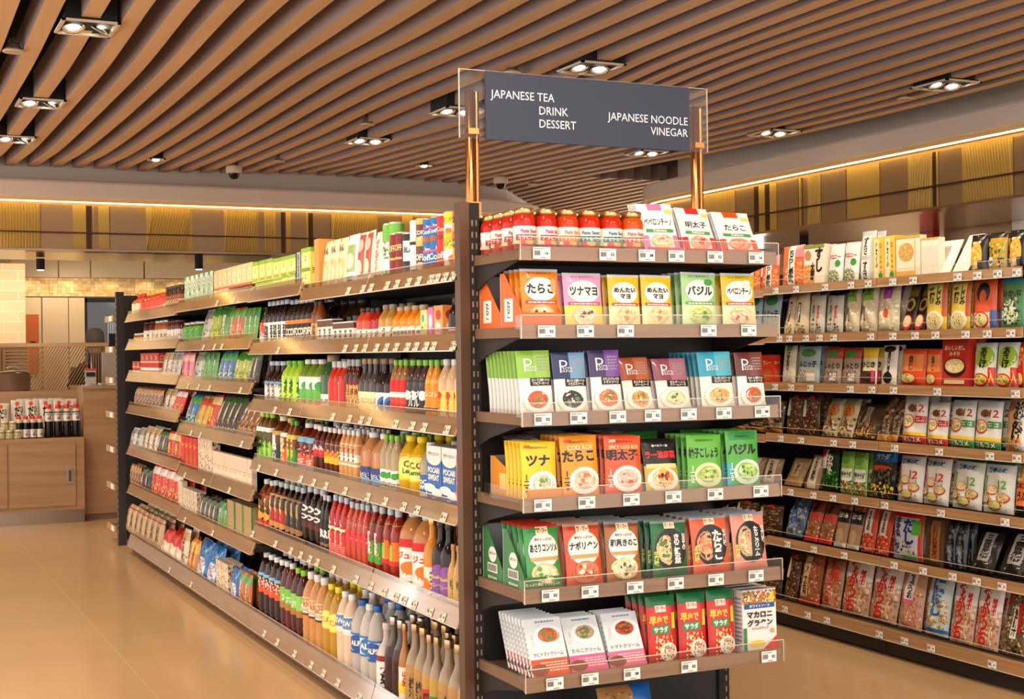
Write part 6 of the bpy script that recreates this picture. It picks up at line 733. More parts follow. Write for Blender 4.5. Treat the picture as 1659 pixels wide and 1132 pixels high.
'k_low':('K', 'soy_sauce_bottle', 'bottle', 'small dark sauce bottle, red cap', 0.055, 0.2, 0.055, 1182987, [('v', 0.5, 0.5, 0.7, 'つゆ', 3815994, 0.3)], {'prof': 'jar', 'cap': 14168104, 'label': (0.05, 0.42, 15260884), 'empty': (0.72, 14205088), 'capr': 0.6}),
'k_cup':('K', 'pickle_cup', 'jar', 'clear cup jar of pickles', 0.068, 0.08, 0.068, 10126424, [('s', 0, 0, 1, 1, 16, 0.008, 5918768, 14733488)], {'prof': 'honey', 'cap': 15591644, 'label': (0.1, 0.7, 13154442)}),
}
RUNS=[
('E', 1.826, "end display's top shelf", 'jar_arr', 1.9753, 0.0785, 2, 0.1458, 4, 0.0, 0.012, 0.012),
('E', 1.826, "end display's top shelf", 'jar_tc', 2.1332, 0.0803, 1, 0.1457, 4, 0.0, 0.012, 0.012),
('E', 1.826, "end display's top shelf", 'jar_tb', 2.215, 0.0834, 2, 0.1457, 4, 0.0, 0.012, 0.012),
('E', 1.826, "end display's top shelf", 'jar_ts', 2.382, 0.0841, 1, 0.1456, 4, 0.0, 0.012, 0.012),
('E', 1.826, "end display's top shelf", 'tray_pk', 2.4943, 0.1471, 1, 0.0882, 1, 0.0, 0, 0.012),
('E', 1.826, "end display's top shelf", 'bag_pep', 2.4882, 0.1519, 1, 0.177, 4, 0.384, 0.004, 0.012),
('E', 1.826, "end display's top shelf", 'tray_rd', 2.6496, 0.1387, 1, 0.0838, 1, 0.0, 0, 0.012),
('E', 1.826, "end display's top shelf", 'bag_men', 2.6433, 0.1436, 1, 0.1721, 4, 0.4189, 0.004, 0.012),
('E', 1.826, "end display's top shelf", 'tray_or', 2.8121, 0.1557, 1, 0.0837, 1, 0.0, 0, 0.012),
('E', 1.826, "end display's top shelf", 'bag_tar', 2.8081, 0.166, 1, 0.1629, 5, 0.4538, 0.004, 0.012),
('E', 1.574, "end display's second shelf", 'e2_tar', 2.0207, 0.1482, 1, 0.1996, 4, 0.1047, 0.02, 0.012),
('E', 1.574, "end display's second shelf", 'e2_tun', 2.1801, 0.1528, 1, 0.1879, 4, 0.1396, 0.02, 0.012),
('E', 1.574, "end display's second shelf", 'e2_men', 2.3344, 0.1277, 2, 0.1842, 4, 0.1047, 0.02, 0.012),
('E', 1.574, "end display's second shelf", 'e2_bas', 2.6311, 0.1508, 1, 0.1956, 4, 0.0873, 0.02, 0.012),
('E', 1.574, "end display's second shelf", 'e2_pep', 2.7969, 0.1501, 1, 0.1956, 4, 0.0873, 0.02, 0.012),
('E', 1.291, "end display's third shelf", 'e3_grn', 2.0, 0.1275, 1, 0.2139, 9, 0.1396, 0.016, 0.012),
('E', 1.291, "end display's third shelf", 'e3_nav', 2.1279, 0.1283, 1, 0.2064, 6, 0.1396, 0.016, 0.012),
('E', 1.291, "end display's third shelf", 'e3_pur', 2.2625, 0.1222, 1, 0.2132, 5, 0.1396, 0.016, 0.012),
('E', 1.291, "end display's third shelf", 'e3_org', 2.3881, 0.1202, 1, 0.1866, 2, 0.2443, 0.016, 0.012),
('E', 1.291, "end display's third shelf", 'e3_mau', 2.527, 0.1381, 1, 0.1805, 2, 0.2793, 0.016, 0.012),
('E', 1.291, "end display's third shelf", 'e3_cya', 2.7028, 0.1425, 1, 0.202, 7, 0.1396, 0.016, 0.012),
('E', 1.291, "end display's third shelf", 'e3_mar', 2.8444, 0.1201, 1, 0.2005, 3, 0.1396, 0.016, 0.012),
('E', 1.015, "end display's fourth shelf", 'tray_e4', 2.0231, 0.1348, 1, 0.1353, 1, 0.0, 0, 0.012),
('E', 1.015, "end display's fourth shelf", 'e4_tun', 2.006, 0.1344, 1, 0.1912, 5, 0.1047, 0.008, 0.012),
('E', 1.015, "end display's fourth shelf", 'e4_tar', 2.1608, 0.1475, 1, 0.2058, 5, 0.0873, 0.012, 0.012),
('E', 1.015, "end display's fourth shelf", 'e4_men', 2.3223, 0.1473, 1, 0.1998, 5, 0.0873, 0.012, 0.012),
('E', 1.015, "end display's fourth shelf", 'e4_blk', 2.4763, 0.1417, 1, 0.1797, 2, 0.2443, 0.012, 0.012),
('E', 1.015, "end display's fourth shelf", 'e4_yuz', 2.6452, 0.1461, 1, 0.192, 5, 0.0873, 0.012, 0.012),
('E', 1.015, "end display's fourth shelf", 'e4_bas', 2.8064, 0.1452, 1, 0.2013, 5, 0.0873, 0.012, 0.012),
('E', 0.723, "end display's fifth shelf", 'e5_asa', 2.0246, 0.1348, 1, 0.2081, 5, 0.1745, 0.012, 0.012),
('E', 0.723, "end display's fifth shelf", 'e5_nap', 2.1728, 0.1432, 1, 0.205, 5, 0.1571, 0.012, 0.012),
('E', 0.723, "end display's fifth shelf", 'e5_kin', 2.3228, 0.1378, 1, 0.2016, 5, 0.1571, 0.012, 0.012),
('E', 0.723, "end display's fifth shelf", 'e5_noz', 2.504, 0.1473, 1, 0.1929, 5, 0.1222, 0.012, 0.012),
('E', 0.723, "end display's fifth shelf", 'e5_tar', 2.6713, 0.1569, 1, 0.1972, 5, 0.1222, 0.012, 0.012),
('E', 0.723, "end display's fifth shelf", 'e5_cre', 2.8357, 0.1511, 1, 0.2, 5, 0.1222, 0.012, 0.012),
('E', 0.438, "end display's sixth shelf", 'e6_kan', 2.0406, 0.1397, 1, 0.1726, 8, 0.4712, 0.012, 0.012),
('E', 0.438, "end display's sixth shelf", 'e6_tar', 2.1846, 0.1389, 1, 0.1693, 4, 0.4712, 0.012, 0.012),
('E', 0.438, "end display's sixth shelf", 'e6_tom', 2.3314, 0.1403, 1, 0.1659, 4, 0.4712, 0.012, 0.012),
('E', 0.438, "end display's sixth shelf", 'e6_sal', 2.4721, 0.1197, 3, 0.2238, 4, 0.1047, 0.012, 0.012),
('E', 0.438, "end display's sixth shelf", 'e6_mac', 2.8603, 0.1465, 1, 0.2179, 4, 0.0349, 0.004, 0.012),
('E', 0.148, "end display's lowest shelf", 'e7_bag', 2.3581, 0.2151, 1, 0.1986, 1, 0.3491, 0.02, 0.012),
('L', 1.785, "left gondola's top shelf", 'tc', 6.1613, -0.0668, 1, 0.2525, 1, 0.0, 0, 0.012),
('L', 1.785, "left gondola's top shelf", 'dm1', 6.0634, -0.1107, 3, 0.2327, 1, 0.0698, 0, 0.012),
('L', 1.785, "left gondola's top shelf", 'dm2', 5.7063, -0.1419, 1, 0.2351, 1, 0.0698, 0, 0.012),
('L', 1.785, "left gondola's top shelf", 'dm3', 5.5773, -0.0988, 2, 0.2335, 1, 0.0698, 0, 0.012),
('L', 1.785, "left gondola's top shelf", 'dm4', 5.3577, -0.1123, 1, 0.2191, 1, 0.0698, 0, 0.012),
('L', 1.785, "left gondola's top shelf", 'cn_gw', 5.2605, -0.0646, 2, 0.2431, 1, 0.0, 0, 0.012),
('L', 1.785, "left gondola's top shelf", 'cn_rb', 5.1884, -0.0666, 2, 0.1968, 1, 0.0, 0.01, 0.012),
('L', 1.785, "left gondola's top shelf", 'cn_bk', 5.0446, -0.0879, 1, 0.1876, 1, 0.0, 0.01, 0.012),
('L', 1.785, "left gondola's top shelf", 'cn_tr', 4.9618, -0.0657, 1, 0.1614, 1, 0.0, 0, 0.012),
('L', 1.785, "left gondola's top shelf", 'cn_br', 4.8965, -0.0643, 1, 0.1633, 1, 0.0, 0, 0.012),
('L', 1.785, "left gondola's top shelf", 'cn_bl', 4.8241, -0.0681, 2, 0.1522, 1, 0.0, 0, 0.012),
('L', 1.785, "left gondola's top shelf", 'cn_rd', 4.6857, -0.0597, 1, 0.1529, 1, 0.0, 0, 0.012),
('L', 1.785, "left gondola's top shelf", 'cn_ye', 4.6206, -0.07, 1, 0.1565, 1, 0.0, 0, 0.012),
('L', 1.785, "left gondola's top shelf", 'cn_or', 4.5343, -0.0678, 1, 0.1559, 1, 0.0, 0, 0.012),
('L', 1.905, "left gondola's top shelf", 'cn_tr', 4.9595, -0.0657, 1, 0.1084, 1, 0.0, 0, 0.012),
('L', 1.905, "left gondola's top shelf", 'cn_br', 4.8943, -0.0642, 1, 0.1095, 1, 0.0, 0, 0.012),
('L', 1.905, "left gondola's top shelf", 'cn_bl', 4.8218, -0.0681, 2, 0.1018, 1, 0.0, 0, 0.012),
('L', 1.905, "left gondola's top shelf", 'cn_rd', 4.6835, -0.0596, 1, 0.1013, 1, 0.0, 0, 0.012),
('L', 1.905, "left gondola's top shelf", 'cn_ye', 4.6183, -0.0699, 1, 0.1086, 1, 0.0, 0, 0.012),
('L', 1.905, "left gondola's top shelf", 'cn_or', 4.5322, -0.0677, 1, 0.1046, 1, 0.0, 0, 0.012),
('L', 1.818, "left gondola's top shelf", 'bxg', 6.833, -0.1601, 1, 0.0769, 1, 0.0, 0, 0.012),
('L', 1.818, "left gondola's top shelf", 'bxs', 6.4607, -0.0829, 1, 0.0928, 1, 0.0, 0, 0.012),
('L', 1.818, "left gondola's top shelf", 'bxg', 6.6898, -0.1246, 2, 0.0841, 1, 0.0, 0, 0.012),
('L', 1.818, "left gondola's top shelf", 'bxg', 6.3335, -0.1501, 1, 0.097, 1, 0.0, 0, 0.012),
('L', 1.894, "left gondola's top shelf", 'bxg', 6.8401, -0.1363, 3, 0.0993, 1, 0.0, 0, 0.012),
('L', 1.894, "left gondola's top shelf", 'bxs', 6.4571, -0.0828, 1, 0.1039, 1, 0.0, 0, 0.012),
('L', 1.894, "left gondola's top shelf", 'bxg', 6.3296, -0.1499, 1, 0.1155, 1, 0.0, 0, 0.012),
('L', 1.543, "left gondola's second shelf", 'b_rw', 7.1748, -0.0998, 1, 0.1855, 1, 0.0, 0, 0.012),
('L', 1.543, "left gondola's second shelf", 'b_cof', 7.0824, -0.0795, 5, 0.2382, 2, 0.0, 0.01, 0.012),
('L', 1.543, "left gondola's second shelf", 'b_cof2', 6.672, -0.0818, 5, 0.2309, 2, 0.0, 0.01, 0.012),
('L', 1.543, "left gondola's second shelf", 'b_amb', 6.2526, -0.063, 2, 0.2165, 1, 0.0, 0, 0.012),
('L', 1.543, "left gondola's second shelf", 'pk_wb', 6.1247, -0.0739, 3, 0.1215, 1, 0.0, 0, 0.012),
('L', 1.543, "left gondola's second shelf", 'pk_wb', 5.8962, -0.0706, 4, 0.1033, 1, 0.0, 0, 0.012),
('L', 1.543, "left gondola's second shelf", 'b_rorg', 5.6027, -0.072, 2, 0.1558, 1, 0.0, 0, 0.012),
('L', 1.543, "left gondola's second shelf", 'b_red', 5.4641, -0.0614, 2, 0.1512, 1, 0.0, 0, 0.012),
('L', 1.543, "left gondola's second shelf", 'b_gold', 5.3256, -0.0769, 2, 0.1587, 1, 0.0, 0, 0.012),
('L', 1.543, "left gondola's second shelf", 'b_orj', 5.1629, -0.081, 4, 0.1446, 2, 0.0, 0.01, 0.012),
('L', 1.543, "left gondola's second shelf", 'ct_ye', 4.8327, -0.0691, 1, 0.1232, 1, 0.0, 0, 0.012),
('L', 1.543, "left gondola's second shelf", 'ct_pk', 4.764, -0.0552, 1, 0.1301, 1, 0.0, 0, 0.012),
('L', 1.543, "left gondola's second shelf", 'ct_op', 4.6883, -0.0836, 1, 0.1343, 1, 0.0, 0, 0.012),
('L', 1.543, "left gondola's second shelf", 'b_dk', 4.5865, -0.0598, 2, 0.1563, 1, 0.0, 0, 0.012),
('L', 1.543, "left gondola's second shelf", 'b_ambd', 6.4317, -0.128, 4, 0.2173, 1, 0.0, 0.02, 0.14),
('L', 1.543, "left gondola's second shelf", 'b_cl', 5.6865, -0.095, 4, 0.1709, 1, 0.0, 0.02, 0.14),
('L', 1.248, "left gondola's third shelf", 'b_wl', 7.0851, -0.1029, 3, 0.2228, 2, 0.0, 0.01, 0.012),
('L', 1.248, "left gondola's third shelf", 'b_lg', 6.7669, -0.0985, 3, 0.226, 2, 0.0, 0.01, 0.012),
('L', 1.248, "left gondola's third shelf", 'b_gn', 6.4562, -0.1071, 3, 0.2319, 2, 0.0, 0.01, 0.012),
('L', 1.248, "left gondola's third shelf", 'b_dg', 6.1121, -0.1316, 1, 0.2518, 1, 0.0, 0, 0.012),
('L', 1.248, "left gondola's third shelf", 'b_rl', 6.0011, -0.0743, 3, 0.2231, 2, 0.0, 0.01, 0.012),
('L', 1.248, "left gondola's third shelf", 'b_dr', 5.7772, -0.0586, 3, 0.2313, 2, 0.0, 0.01, 0.012),
('L', 1.248, "left gondola's third shelf", 'b_cl', 5.5883, -0.0683, 3, 0.2338, 2, 0.0, 0.01, 0.012),
('L', 1.248, "left gondola's third shelf", 'b_bb', 5.3655, -0.0888, 2, 0.2335, 2, 0.0, 0.01, 0.012),
('L', 1.248, "left gondola's third shelf", 'b_ap', 5.1974, -0.0558, 3, 0.2283, 2, 0.0, 0.01, 0.012),
('L', 1.248, "left gondola's third shelf", 'b_bk2', 5.0183, -0.0655, 3, 0.2282, 2, 0.0, 0.01, 0.012),
('L', 1.248, "left gondola's third shelf", 'b_og2', 4.8204, -0.0558, 2, 0.2281, 2, 0.0, 0.01, 0.012),
('L', 1.248, "left gondola's third shelf", 'b_yz', 4.6928, -0.0756, 3, 0.2303, 2, 0.0, 0.01, 0.012),
('L', 0.938, "left gondola's fourth shelf", 't1', 7.2673, -0.0914, 3, 0.2619, 3, 0.0, 0.01, 0.012),
('L', 0.938, "left gondola's fourth shelf", 't2', 6.9568, -0.1416, 1, 0.25, 3, 0.0, 0.01, 0.012),
('L', 0.938, "left gondola's fourth shelf", 't3', 6.8067, -0.1363, 1, 0.246, 3, 0.0, 0.01, 0.012),
('L', 0.938, "left gondola's fourth shelf", 't4', 6.6924, -0.071, 2, 0.2392, 3, 0.0, 0.01, 0.012),
('L', 0.938, "left gondola's fourth shelf", 't5', 6.5065, -0.1389, 2, 0.2329, 2, 0.0, 0.01, 0.012),
('L', 0.938, "left gondola's fourth shelf", 't6', 6.2476, -0.0821, 2, 0.2307, 3, 0.0, 0.01, 0.012),
('L', 0.938, "left gondola's fourth shelf", 't7', 6.0805, -0.07, 3, 0.2307, 3, 0.0, 0.01, 0.012),
('L', 0.938, "left gondola's fourth shelf", 't8', 5.8661, -0.0617, 4, 0.233, 3, 0.0, 0.01, 0.012),
('L', 0.938, "left gondola's fourth shelf", 't9', 5.5738, -0.1372, 2, 0.232, 3, 0.0, 0.01, 0.012),
('L', 0.938, "left gondola's fourth shelf", 't10', 5.3293, -0.063, 3, 0.2357, 3, 0.0, 0.01, 0.012),
('L', 0.938, "left gondola's fourth shelf", 't11', 5.1074, -0.115, 2, 0.2414, 3, 0.0, 0.01, 0.012),
('L', 0.938, "left gondola's fourth shelf", 't12', 4.8812, -0.0958, 1, 0.226, 2, 0.0, 0.01, 0.012),
('L', 0.938, "left gondola's fourth shelf", 't13', 4.7471, -0.1483, 2, 0.2237, 1, 0.0, 0, 0.012),
('L', 0.581, "left gondola's fifth shelf", 'c1', 7.2476, -0.1126, 2, 0.261, 4, 0.0, 0.006, 0.012),
('L', 0.581, "left gondola's fifth shelf", 'c2', 7.0322, -0.0939, 3, 0.2712, 4, 0.0, 0.006, 0.012),
('L', 0.581, "left gondola's fifth shelf", 'c3', 6.7398, -0.0943, 3, 0.2728, 4, 0.0, 0.006, 0.012),
('L', 0.581, "left gondola's fifth shelf", 'c4', 6.4438, -0.1003, 3, 0.2888, 3, 0.0, 0.006, 0.012),
('L', 0.581, "left gondola's fifth shelf", 'c5', 6.1565, -0.0567, 2, 0.2749, 3, 0.0, 0.006, 0.012),
('L', 0.581, "left gondola's fifth shelf", 'c6', 6.0236, -0.0776, 3, 0.2854, 4, 0.0, 0.006, 0.012),
('L', 0.581, "left gondola's fifth shelf", 'c7', 5.786, -0.0719, 2, 0.2755, 4, 0.0, 0.006, 0.012),
('L', 0.581, "left gondola's fifth shelf", 'c7', 5.6379, -0.0647, 2, 0.2809, 4, 0.0, 0.006, 0.012),
('L', 0.581, "left gondola's fifth shelf", 'c8', 5.4927, -0.081, 2, 0.2875, 4, 0.0, 0.006, 0.012),
('L', 0.581, "left gondola's fifth shelf", 'c9', 5.3204, -0.0875, 2, 0.2916, 4, 0.0, 0.006, 0.012),
('L', 0.581, "left gondola's fifth shelf", 'c10', 5.1118, -0.1416, 2, 0.3002, 3, 0.0, 0.006, 0.012),
('L', 0.581, "left gondola's fifth shelf", 'c11', 4.8555, -0.076, 1, 0.3019, 2, 0.0, 0.006, 0.012),
('L', 0.581, "left gondola's fifth shelf", 'c12', 4.7723, -0.0788, 2, 0.3007, 2, 0.0, 0.006, 0.012),
('L', 0.581, "left gondola's fifth shelf", 'c13', 4.6263, -0.0492, 2, 0.229, 1, 0.0, 0.006, 0.012),
('L', 0.581, "left gondola's fifth shelf", 'c14', 4.5191, -0.0561, 1, 0.23, 1, 0.0, 0.006, 0.012),
('L', 0.105, "left gondola's lowest shelf", 'd1', 7.2579, -0.104, 4, 0.3453, 3, 0.0, 0.008, 0.012),
('L', 0.105, "left gondola's lowest shelf", 'd2', 6.8386, -0.0905, 2, 0.3528, 3, 0.0, 0.008, 0.012),
('L', 0.105, "left gondola's lowest shelf", 'd2b', 6.6475, -0.0914, 2, 0.3443, 3, 0.0, 0.008, 0.012),
('L', 0.105, "left gondola's lowest shelf", 'd3', 6.4492, -0.1037, 3, 0.353, 3, 0.0, 0.008, 0.012),
('L', 0.105, "left gondola's lowest shelf", 'd4', 6.1313, -0.1024, 2, 0.3414, 3, 0.0, 0.008, 0.012),
('L', 0.105, "left gondola's lowest shelf", 'd5', 5.9238, -0.0922, 2, 0.3379, 3, 0.0, 0.008, 0.012),
('L', 0.105, "left gondola's lowest shelf", 'd7', 5.7195, -0.1172, 1, 0.3321, 3, 0.0, 0.008, 0.012),
('L', 0.105, "left gondola's lowest shelf", 'd6', 5.6049, -0.097, 1, 0.3314, 3, 0.0, 0.008, 0.012),
('L', 0.105, "left gondola's lowest shelf", 'd7', 5.5017, -0.094, 1, 0.34, 3, 0.0, 0.008, 0.012),
('L', 0.105, "left gondola's lowest shelf", 'd8', 5.4002, -0.0986, 1, 0.2868, 2, 0.0, 0.008, 0.012),
('L', 0.105, "left gondola's lowest shelf", 'd9', 5.3011, -0.0834, 2, 0.3287, 3, 0.0, 0.008, 0.012),
('L', 0.105, "left gondola's lowest shelf", 'd13', 5.1418, -0.0558, 1, 0.3286, 3, 0.0, 0.008, 0.012),
('L', 0.105, "left gondola's lowest shelf", 'd10', 5.0638, -0.0871, 2, 0.34, 4, 0.0, 0.008, 0.012),
('L', 0.105, "left gondola's lowest shelf", 'd11', 4.8925, -0.0705, 1, 0.3289, 4, 0.0, 0.008, 0.012),
('L', 0.105, "left gondola's lowest shelf", 'd12', 4.8169, -0.0687, 1, 0.3331, 4, 0.0, 0.008, 0.012),
('L', 0.105, "left gondola's lowest shelf", 'd10', 4.7304, -0.0937, 3, 0.3392, 4, 0.0, 0.008, 0.012),
('L', 1.823, "left gondola's far top shelf", 'bxb', 7.7718, -0.1144, 5, 0.048, 1, 0.0, 0, 0.012),
('L', 1.823, "left gondola's far top shelf", 'bxg', 7.1983, -0.1138, 3, 0.0658, 1, 0.0, 0, 0.012),
('L', 1.823, "left gondola's far top shelf", 'bxw', 8.9548, -0.1327, 6, 0.1063, 1, 0.0, 0, 0.012),
('L', 1.823, "left gondola's far top shelf", 'bxb', 8.1482, -0.1219, 3, 0.071, 1, 0.0, 0, 0.012),
('L', 1.823, "left gondola's far top shelf", 'f_cj', 9.6383, -0.1328, 4, 0.1586, 1, 0.0, 0, 0.012),
('L', 1.807, "left gondola's far top shelf", 'f_sp2', 10.5538, -0.1787, 5, 0.1796, 2, 0.0, 0.01, 0.012),
('L', 1.807, "left gondola's far top shelf", 'f_sp', 10.9276, -0.1714, 2, 0.1814, 2, 0.0, 0.01, 0.012),
('L', 1.892, "left gondola's far top shelf", 'bxb', 8.1469, -0.1109, 8, 0.1158, 1, 0.0, 0, 0.012),
('L', 1.892, "left gondola's far top shelf", 'bxg', 7.2465, -0.135, 3, 0.1096, 1, 0.0, 0, 0.012),
('L', 1.892, "left gondola's far top shelf", 'bxw', 8.9499, -0.1326, 6, 0.1227, 1, 0.0, 0, 0.012),
('L', 1.594, "left gondola's far second shelf", 'f_lj', 10.8595, -0.1313, 5, 0.0919, 2, 0.0, 0.01, 0.012),
('L', 1.594, "left gondola's far second shelf", 'f_jj', 10.4479, -0.2174, 2, 0.1746, 1, 0.0, 0.01, 0.012),
('L', 1.594, "left gondola's far second shelf", 'f_hj', 10.0277, -0.1409, 3, 0.1715, 1, 0.0, 0.01, 0.012),
('L', 1.594, "left gondola's far second shelf", 'f_jj', 9.5892, -0.1299, 3, 0.1599, 2, 0.0, 0.01, 0.012),
('L', 1.573, "left gondola's far second shelf", 'f_gj', 9.0652, -0.1652, 3, 0.1537, 2, 0.0, 0.01, 0.012),
('L', 1.573, "left gondola's far second shelf", 'f_w1', 8.5459, -0.1706, 1, 0.2157, 2, 0.2443, 0.01, 0.012),
('L', 1.573, "left gondola's far second shelf", 'f_g2', 8.3654, -0.1215, 2, 0.2268, 3, 0.2443, 0.01, 0.012),
('L', 1.573, "left gondola's far second shelf", 'f_g1', 8.045, -0.2448, 1, 0.216, 3, 0.1745, 0.01, 0.012),
('L', 1.573, "left gondola's far second shelf", 'f_g3', 7.8292, -0.1574, 2, 0.2005, 2, 0.1047, 0.01, 0.012),
('L', 1.573, "left gondola's far second shelf", 'f_g1', 7.5286, -0.1016, 3, 0.19, 2, 0.1396, 0.01, 0.012),
('L', 1.356, "left gondola's far third shelf", 'f_cup', 10.861, -0.1566, 2, 0.1184, 1, 0.0, 0.01, 0.012),
('L', 1.356, "left gondola's far third shelf", 'f_cup', 10.5108, -0.1723, 4, 0.1776, 2, 0.0, 0.01, 0.012),
('L', 1.356, "left gondola's far third shelf", 'f_w2', 9.8151, -0.1408, 2, 0.1753, 2, 0.1745, 0.01, 0.012),
('L', 1.356, "left gondola's far third shelf", 'f_w1', 9.5062, -0.153, 2, 0.1736, 2, 0.1745, 0.01, 0.012),
('L', 1.333, "left gondola's far third shelf", 'f_pk', 9.1179, -0.1605, 2, 0.1943, 2, 0.0873, 0.01, 0.012),
('L', 1.333, "left gondola's far third shelf", 'f_w1', 8.752, -0.2138, 1, 0.193, 2, 0.2094, 0.01, 0.012),
('L', 1.333, "left gondola's far third shelf", 'f_g1', 8.5585, -0.1384, 3, 0.191, 2, 0.1396, 0.01, 0.012),
('L', 1.333, "left gondola's far third shelf", 'f_b1', 8.138, -0.1167, 3, 0.1963, 2, 0.1745, 0.01, 0.012),
('L', 1.333, "left gondola's far third shelf", 'f_g2', 7.7514, -0.1615, 2, 0.187, 2, 0.2094, 0.01, 0.012),
('L', 1.333, "left gondola's far third shelf", 'f_k1', 7.4457, -0.0987, 2, 0.1993, 2, 0.2094, 0.01, 0.012),
('L', 1.111, "left gondola's far fourth shelf", 'f_br', 10.9137, -0.1322, 8, 0.1611, 3, 0.1745, 0.01, 0.012),
('L', 1.111, "left gondola's far fourth shelf", 'f_w2', 9.8029, -0.1512, 2, 0.163, 2, 0.2793, 0.01, 0.012),
('L', 1.111, "left gondola's far fourth shelf", 'f_r2', 9.4796, -0.1522, 2, 0.1598, 2, 0.3142, 0.01, 0.012),
('L', 1.043, "left gondola's far fourth shelf", 'f_b1', 9.0705, -0.1313, 2, 0.2025, 2, 0.3142, 0.01, 0.012),
('L', 1.043, "left gondola's far fourth shelf", 'f_yl', 8.7808, -0.1499, 2, 0.2006, 2, 0.3491, 0.01, 0.012),
('L', 1.043, "left gondola's far fourth shelf", 'f_r1', 8.4302, -0.2164, 1, 0.2156, 2, 0.3142, 0.01, 0.012),
('L', 1.043, "left gondola's far fourth shelf", 'f_k1', 8.2426, -0.1264, 4, 0.2238, 3, 0.3491, 0.01, 0.012),
('L', 1.043, "left gondola's far fourth shelf", 'f_br', 7.7341, -0.1064, 4, 0.2051, 3, 0.4189, 0.01, 0.012),
('L', 0.796, "left gondola's far fifth shelf", 'f_w1', 11.0511, -0.2277, 2, 0.1518, 2, 0.2094, 0.01, 0.012),
('L', 0.796, "left gondola's far fifth shelf", 'f_w2', 10.5897, -0.1872, 3, 0.1836, 2, 0.2443, 0.01, 0.012),
('L', 0.796, "left gondola's far fifth shelf", 'f_k1', 10.0158, -0.1682, 2, 0.1828, 2, 0.2094, 0.01, 0.012),
('L', 0.796, "left gondola's far fifth shelf", 'f_r1', 9.6074, -0.2271, 2, 0.194, 2, 0.1047, 0.01, 0.012),
('L', 0.768, "left gondola's far fifth shelf", 'f_rb', 9.1298, -0.1205, 4, 0.219, 2, 0.0, 0.005, 0.012),
('L', 0.768, "left gondola's far fifth shelf", 'f_wb', 8.5943, -0.1941, 2, 0.2259, 1, 0.0, 0.005, 0.012),
('L', 0.768, "left gondola's far fifth shelf", 'f_bk', 8.2409, -0.1018, 9, 0.1717, 1, 0.0, 0, 0.012),
('L', 0.498, "left gondola's far sixth shelf", 'f_br', 11.1024, -0.1072, 4, 0.1731, 2, 0.0698, 0.01, 0.012),
('L', 0.498, "left gondola's far sixth shelf", 'f_k1', 10.6216, -0.1626, 2, 0.1744, 2, 0.1047, 0.01, 0.012),
('L', 0.498, "left gondola's far sixth shelf", 'f_r2', 10.2081, -0.2423, 4, 0.2244, 3, 0.1047, 0.01, 0.012),
('L', 0.483, "left gondola's far sixth shelf", 'f_bk', 9.2262, -0.1176, 1, 0.2002, 1, 0.0, 0, 0.012),
('L', 0.483, "left gondola's far sixth shelf", 'f_wb', 9.098, -0.1064, 4, 0.1666, 2, 0.0, 0.005, 0.012),
('L', 0.483, "left gondola's far sixth shelf", 'f_k1', 8.6538, -0.1136, 4, 0.1495, 2, 0.1396, 0.01, 0.012),
('L', 0.483, "left gondola's far sixth shelf", 'f_g1', 8.1759, -0.1319, 2, 0.1529, 2, 0.1396, 0.01, 0.012),
('L', 0.483, "left gondola's far sixth shelf", 'f_gb', 7.8549, -0.1869, 3, 0.1964, 1, 0.0, 0.005, 0.012),
('L', 0.106, "left gondola's far lowest shelf", 'f_rp', 11.3626, -0.2065, 7, 0.2222, 3, 0.1396, 0.01, 0.012),
('L', 0.106, "left gondola's far lowest shelf", 'f_rd', 9.8766, -0.2131, 3, 0.173, 2, 0.2793, 0.01, 0.012),
('L', 0.106, "left gondola's far lowest shelf", 'f_w2', 9.2345, -0.1767, 1, 0.2494, 2, 0.1396, 0.01, 0.012),
('L', 0.106, "left gondola's far lowest shelf", 'f_or', 9.0551, -0.1124, 2, 0.2069, 2, 0.1745, 0.01, 0.012),
('L', 0.106, "left gondola's far lowest shelf", 'f_bl', 8.7062, -0.2906, 2, 0.2317, 2, 0.1745, 0.01, 0.012),
('L', 0.106, "left gondola's far lowest shelf", 'f_wb', 8.1667, -0.1544, 2, 0.192, 2, 0.0, 0.01, 0.012),
('L', 0.106, "left gondola's far lowest shelf", 'f_bl', 7.8416, -0.1607, 1, 0.1819, 2, 0.0698, 0.01, 0.012),
('L', 0.106, "left gondola's far lowest shelf", 'f_g3', 7.6823, -0.1317, 2, 0.1881, 2, 0.0698, 0.01, 0.012),
('R', 1.834, "right gondola's top shelf", 'r1a', 6.1215, -0.1973, 1, 0.2252, 3, 0.0698, 0.01, 0.012),
('R', 1.834, "right gondola's top shelf", 'r1b', 5.9206, -0.1722, 1, 0.216, 3, 0.0349, 0.01, 0.012),
('R', 1.834, "right gondola's top shelf", 'r1c', 5.7625, -0.1234, 2, 0.2068, 2, 0.1047, 0.02, 0.012),
('R', 1.834, "right gondola's top shelf", 'r1d', 5.5126, -0.1176, 1, 0.2542, 2, 0.0698, 0.01, 0.012),
('R', 1.834, "right gondola's top shelf", 'r1e', 5.4043, -0.0814, 2, 0.2158, 3, 0.0, 0.004, 0.012),
('R', 1.834, "right gondola's top shelf", 'r1f', 5.1914, -0.1727, 1, 0.2047, 1, 0.0, 0.004, 0.012),
('R', 1.834, "right gondola's top shelf", 'r1g', 5.0817, -0.0387, 3, 0.1838, 1, 0.0, 0.004, 0.012),
('R', 1.834, "right gondola's top shelf", 'r1h', 4.9862, -0.1387, 1, 0.1641, 1, 0.5236, 0, 0.012),
('R', 1.834, "right gondola's top shelf", 'r1h', 4.8571, -0.1022, 1, 0.1886, 1, 0.5236, 0, 0.012),
('R', 1.834, "right gondola's top shelf", 'r1i', 4.7506, -0.103, 1, 0.1725, 2, 0.0698, 0.03, 0.012),
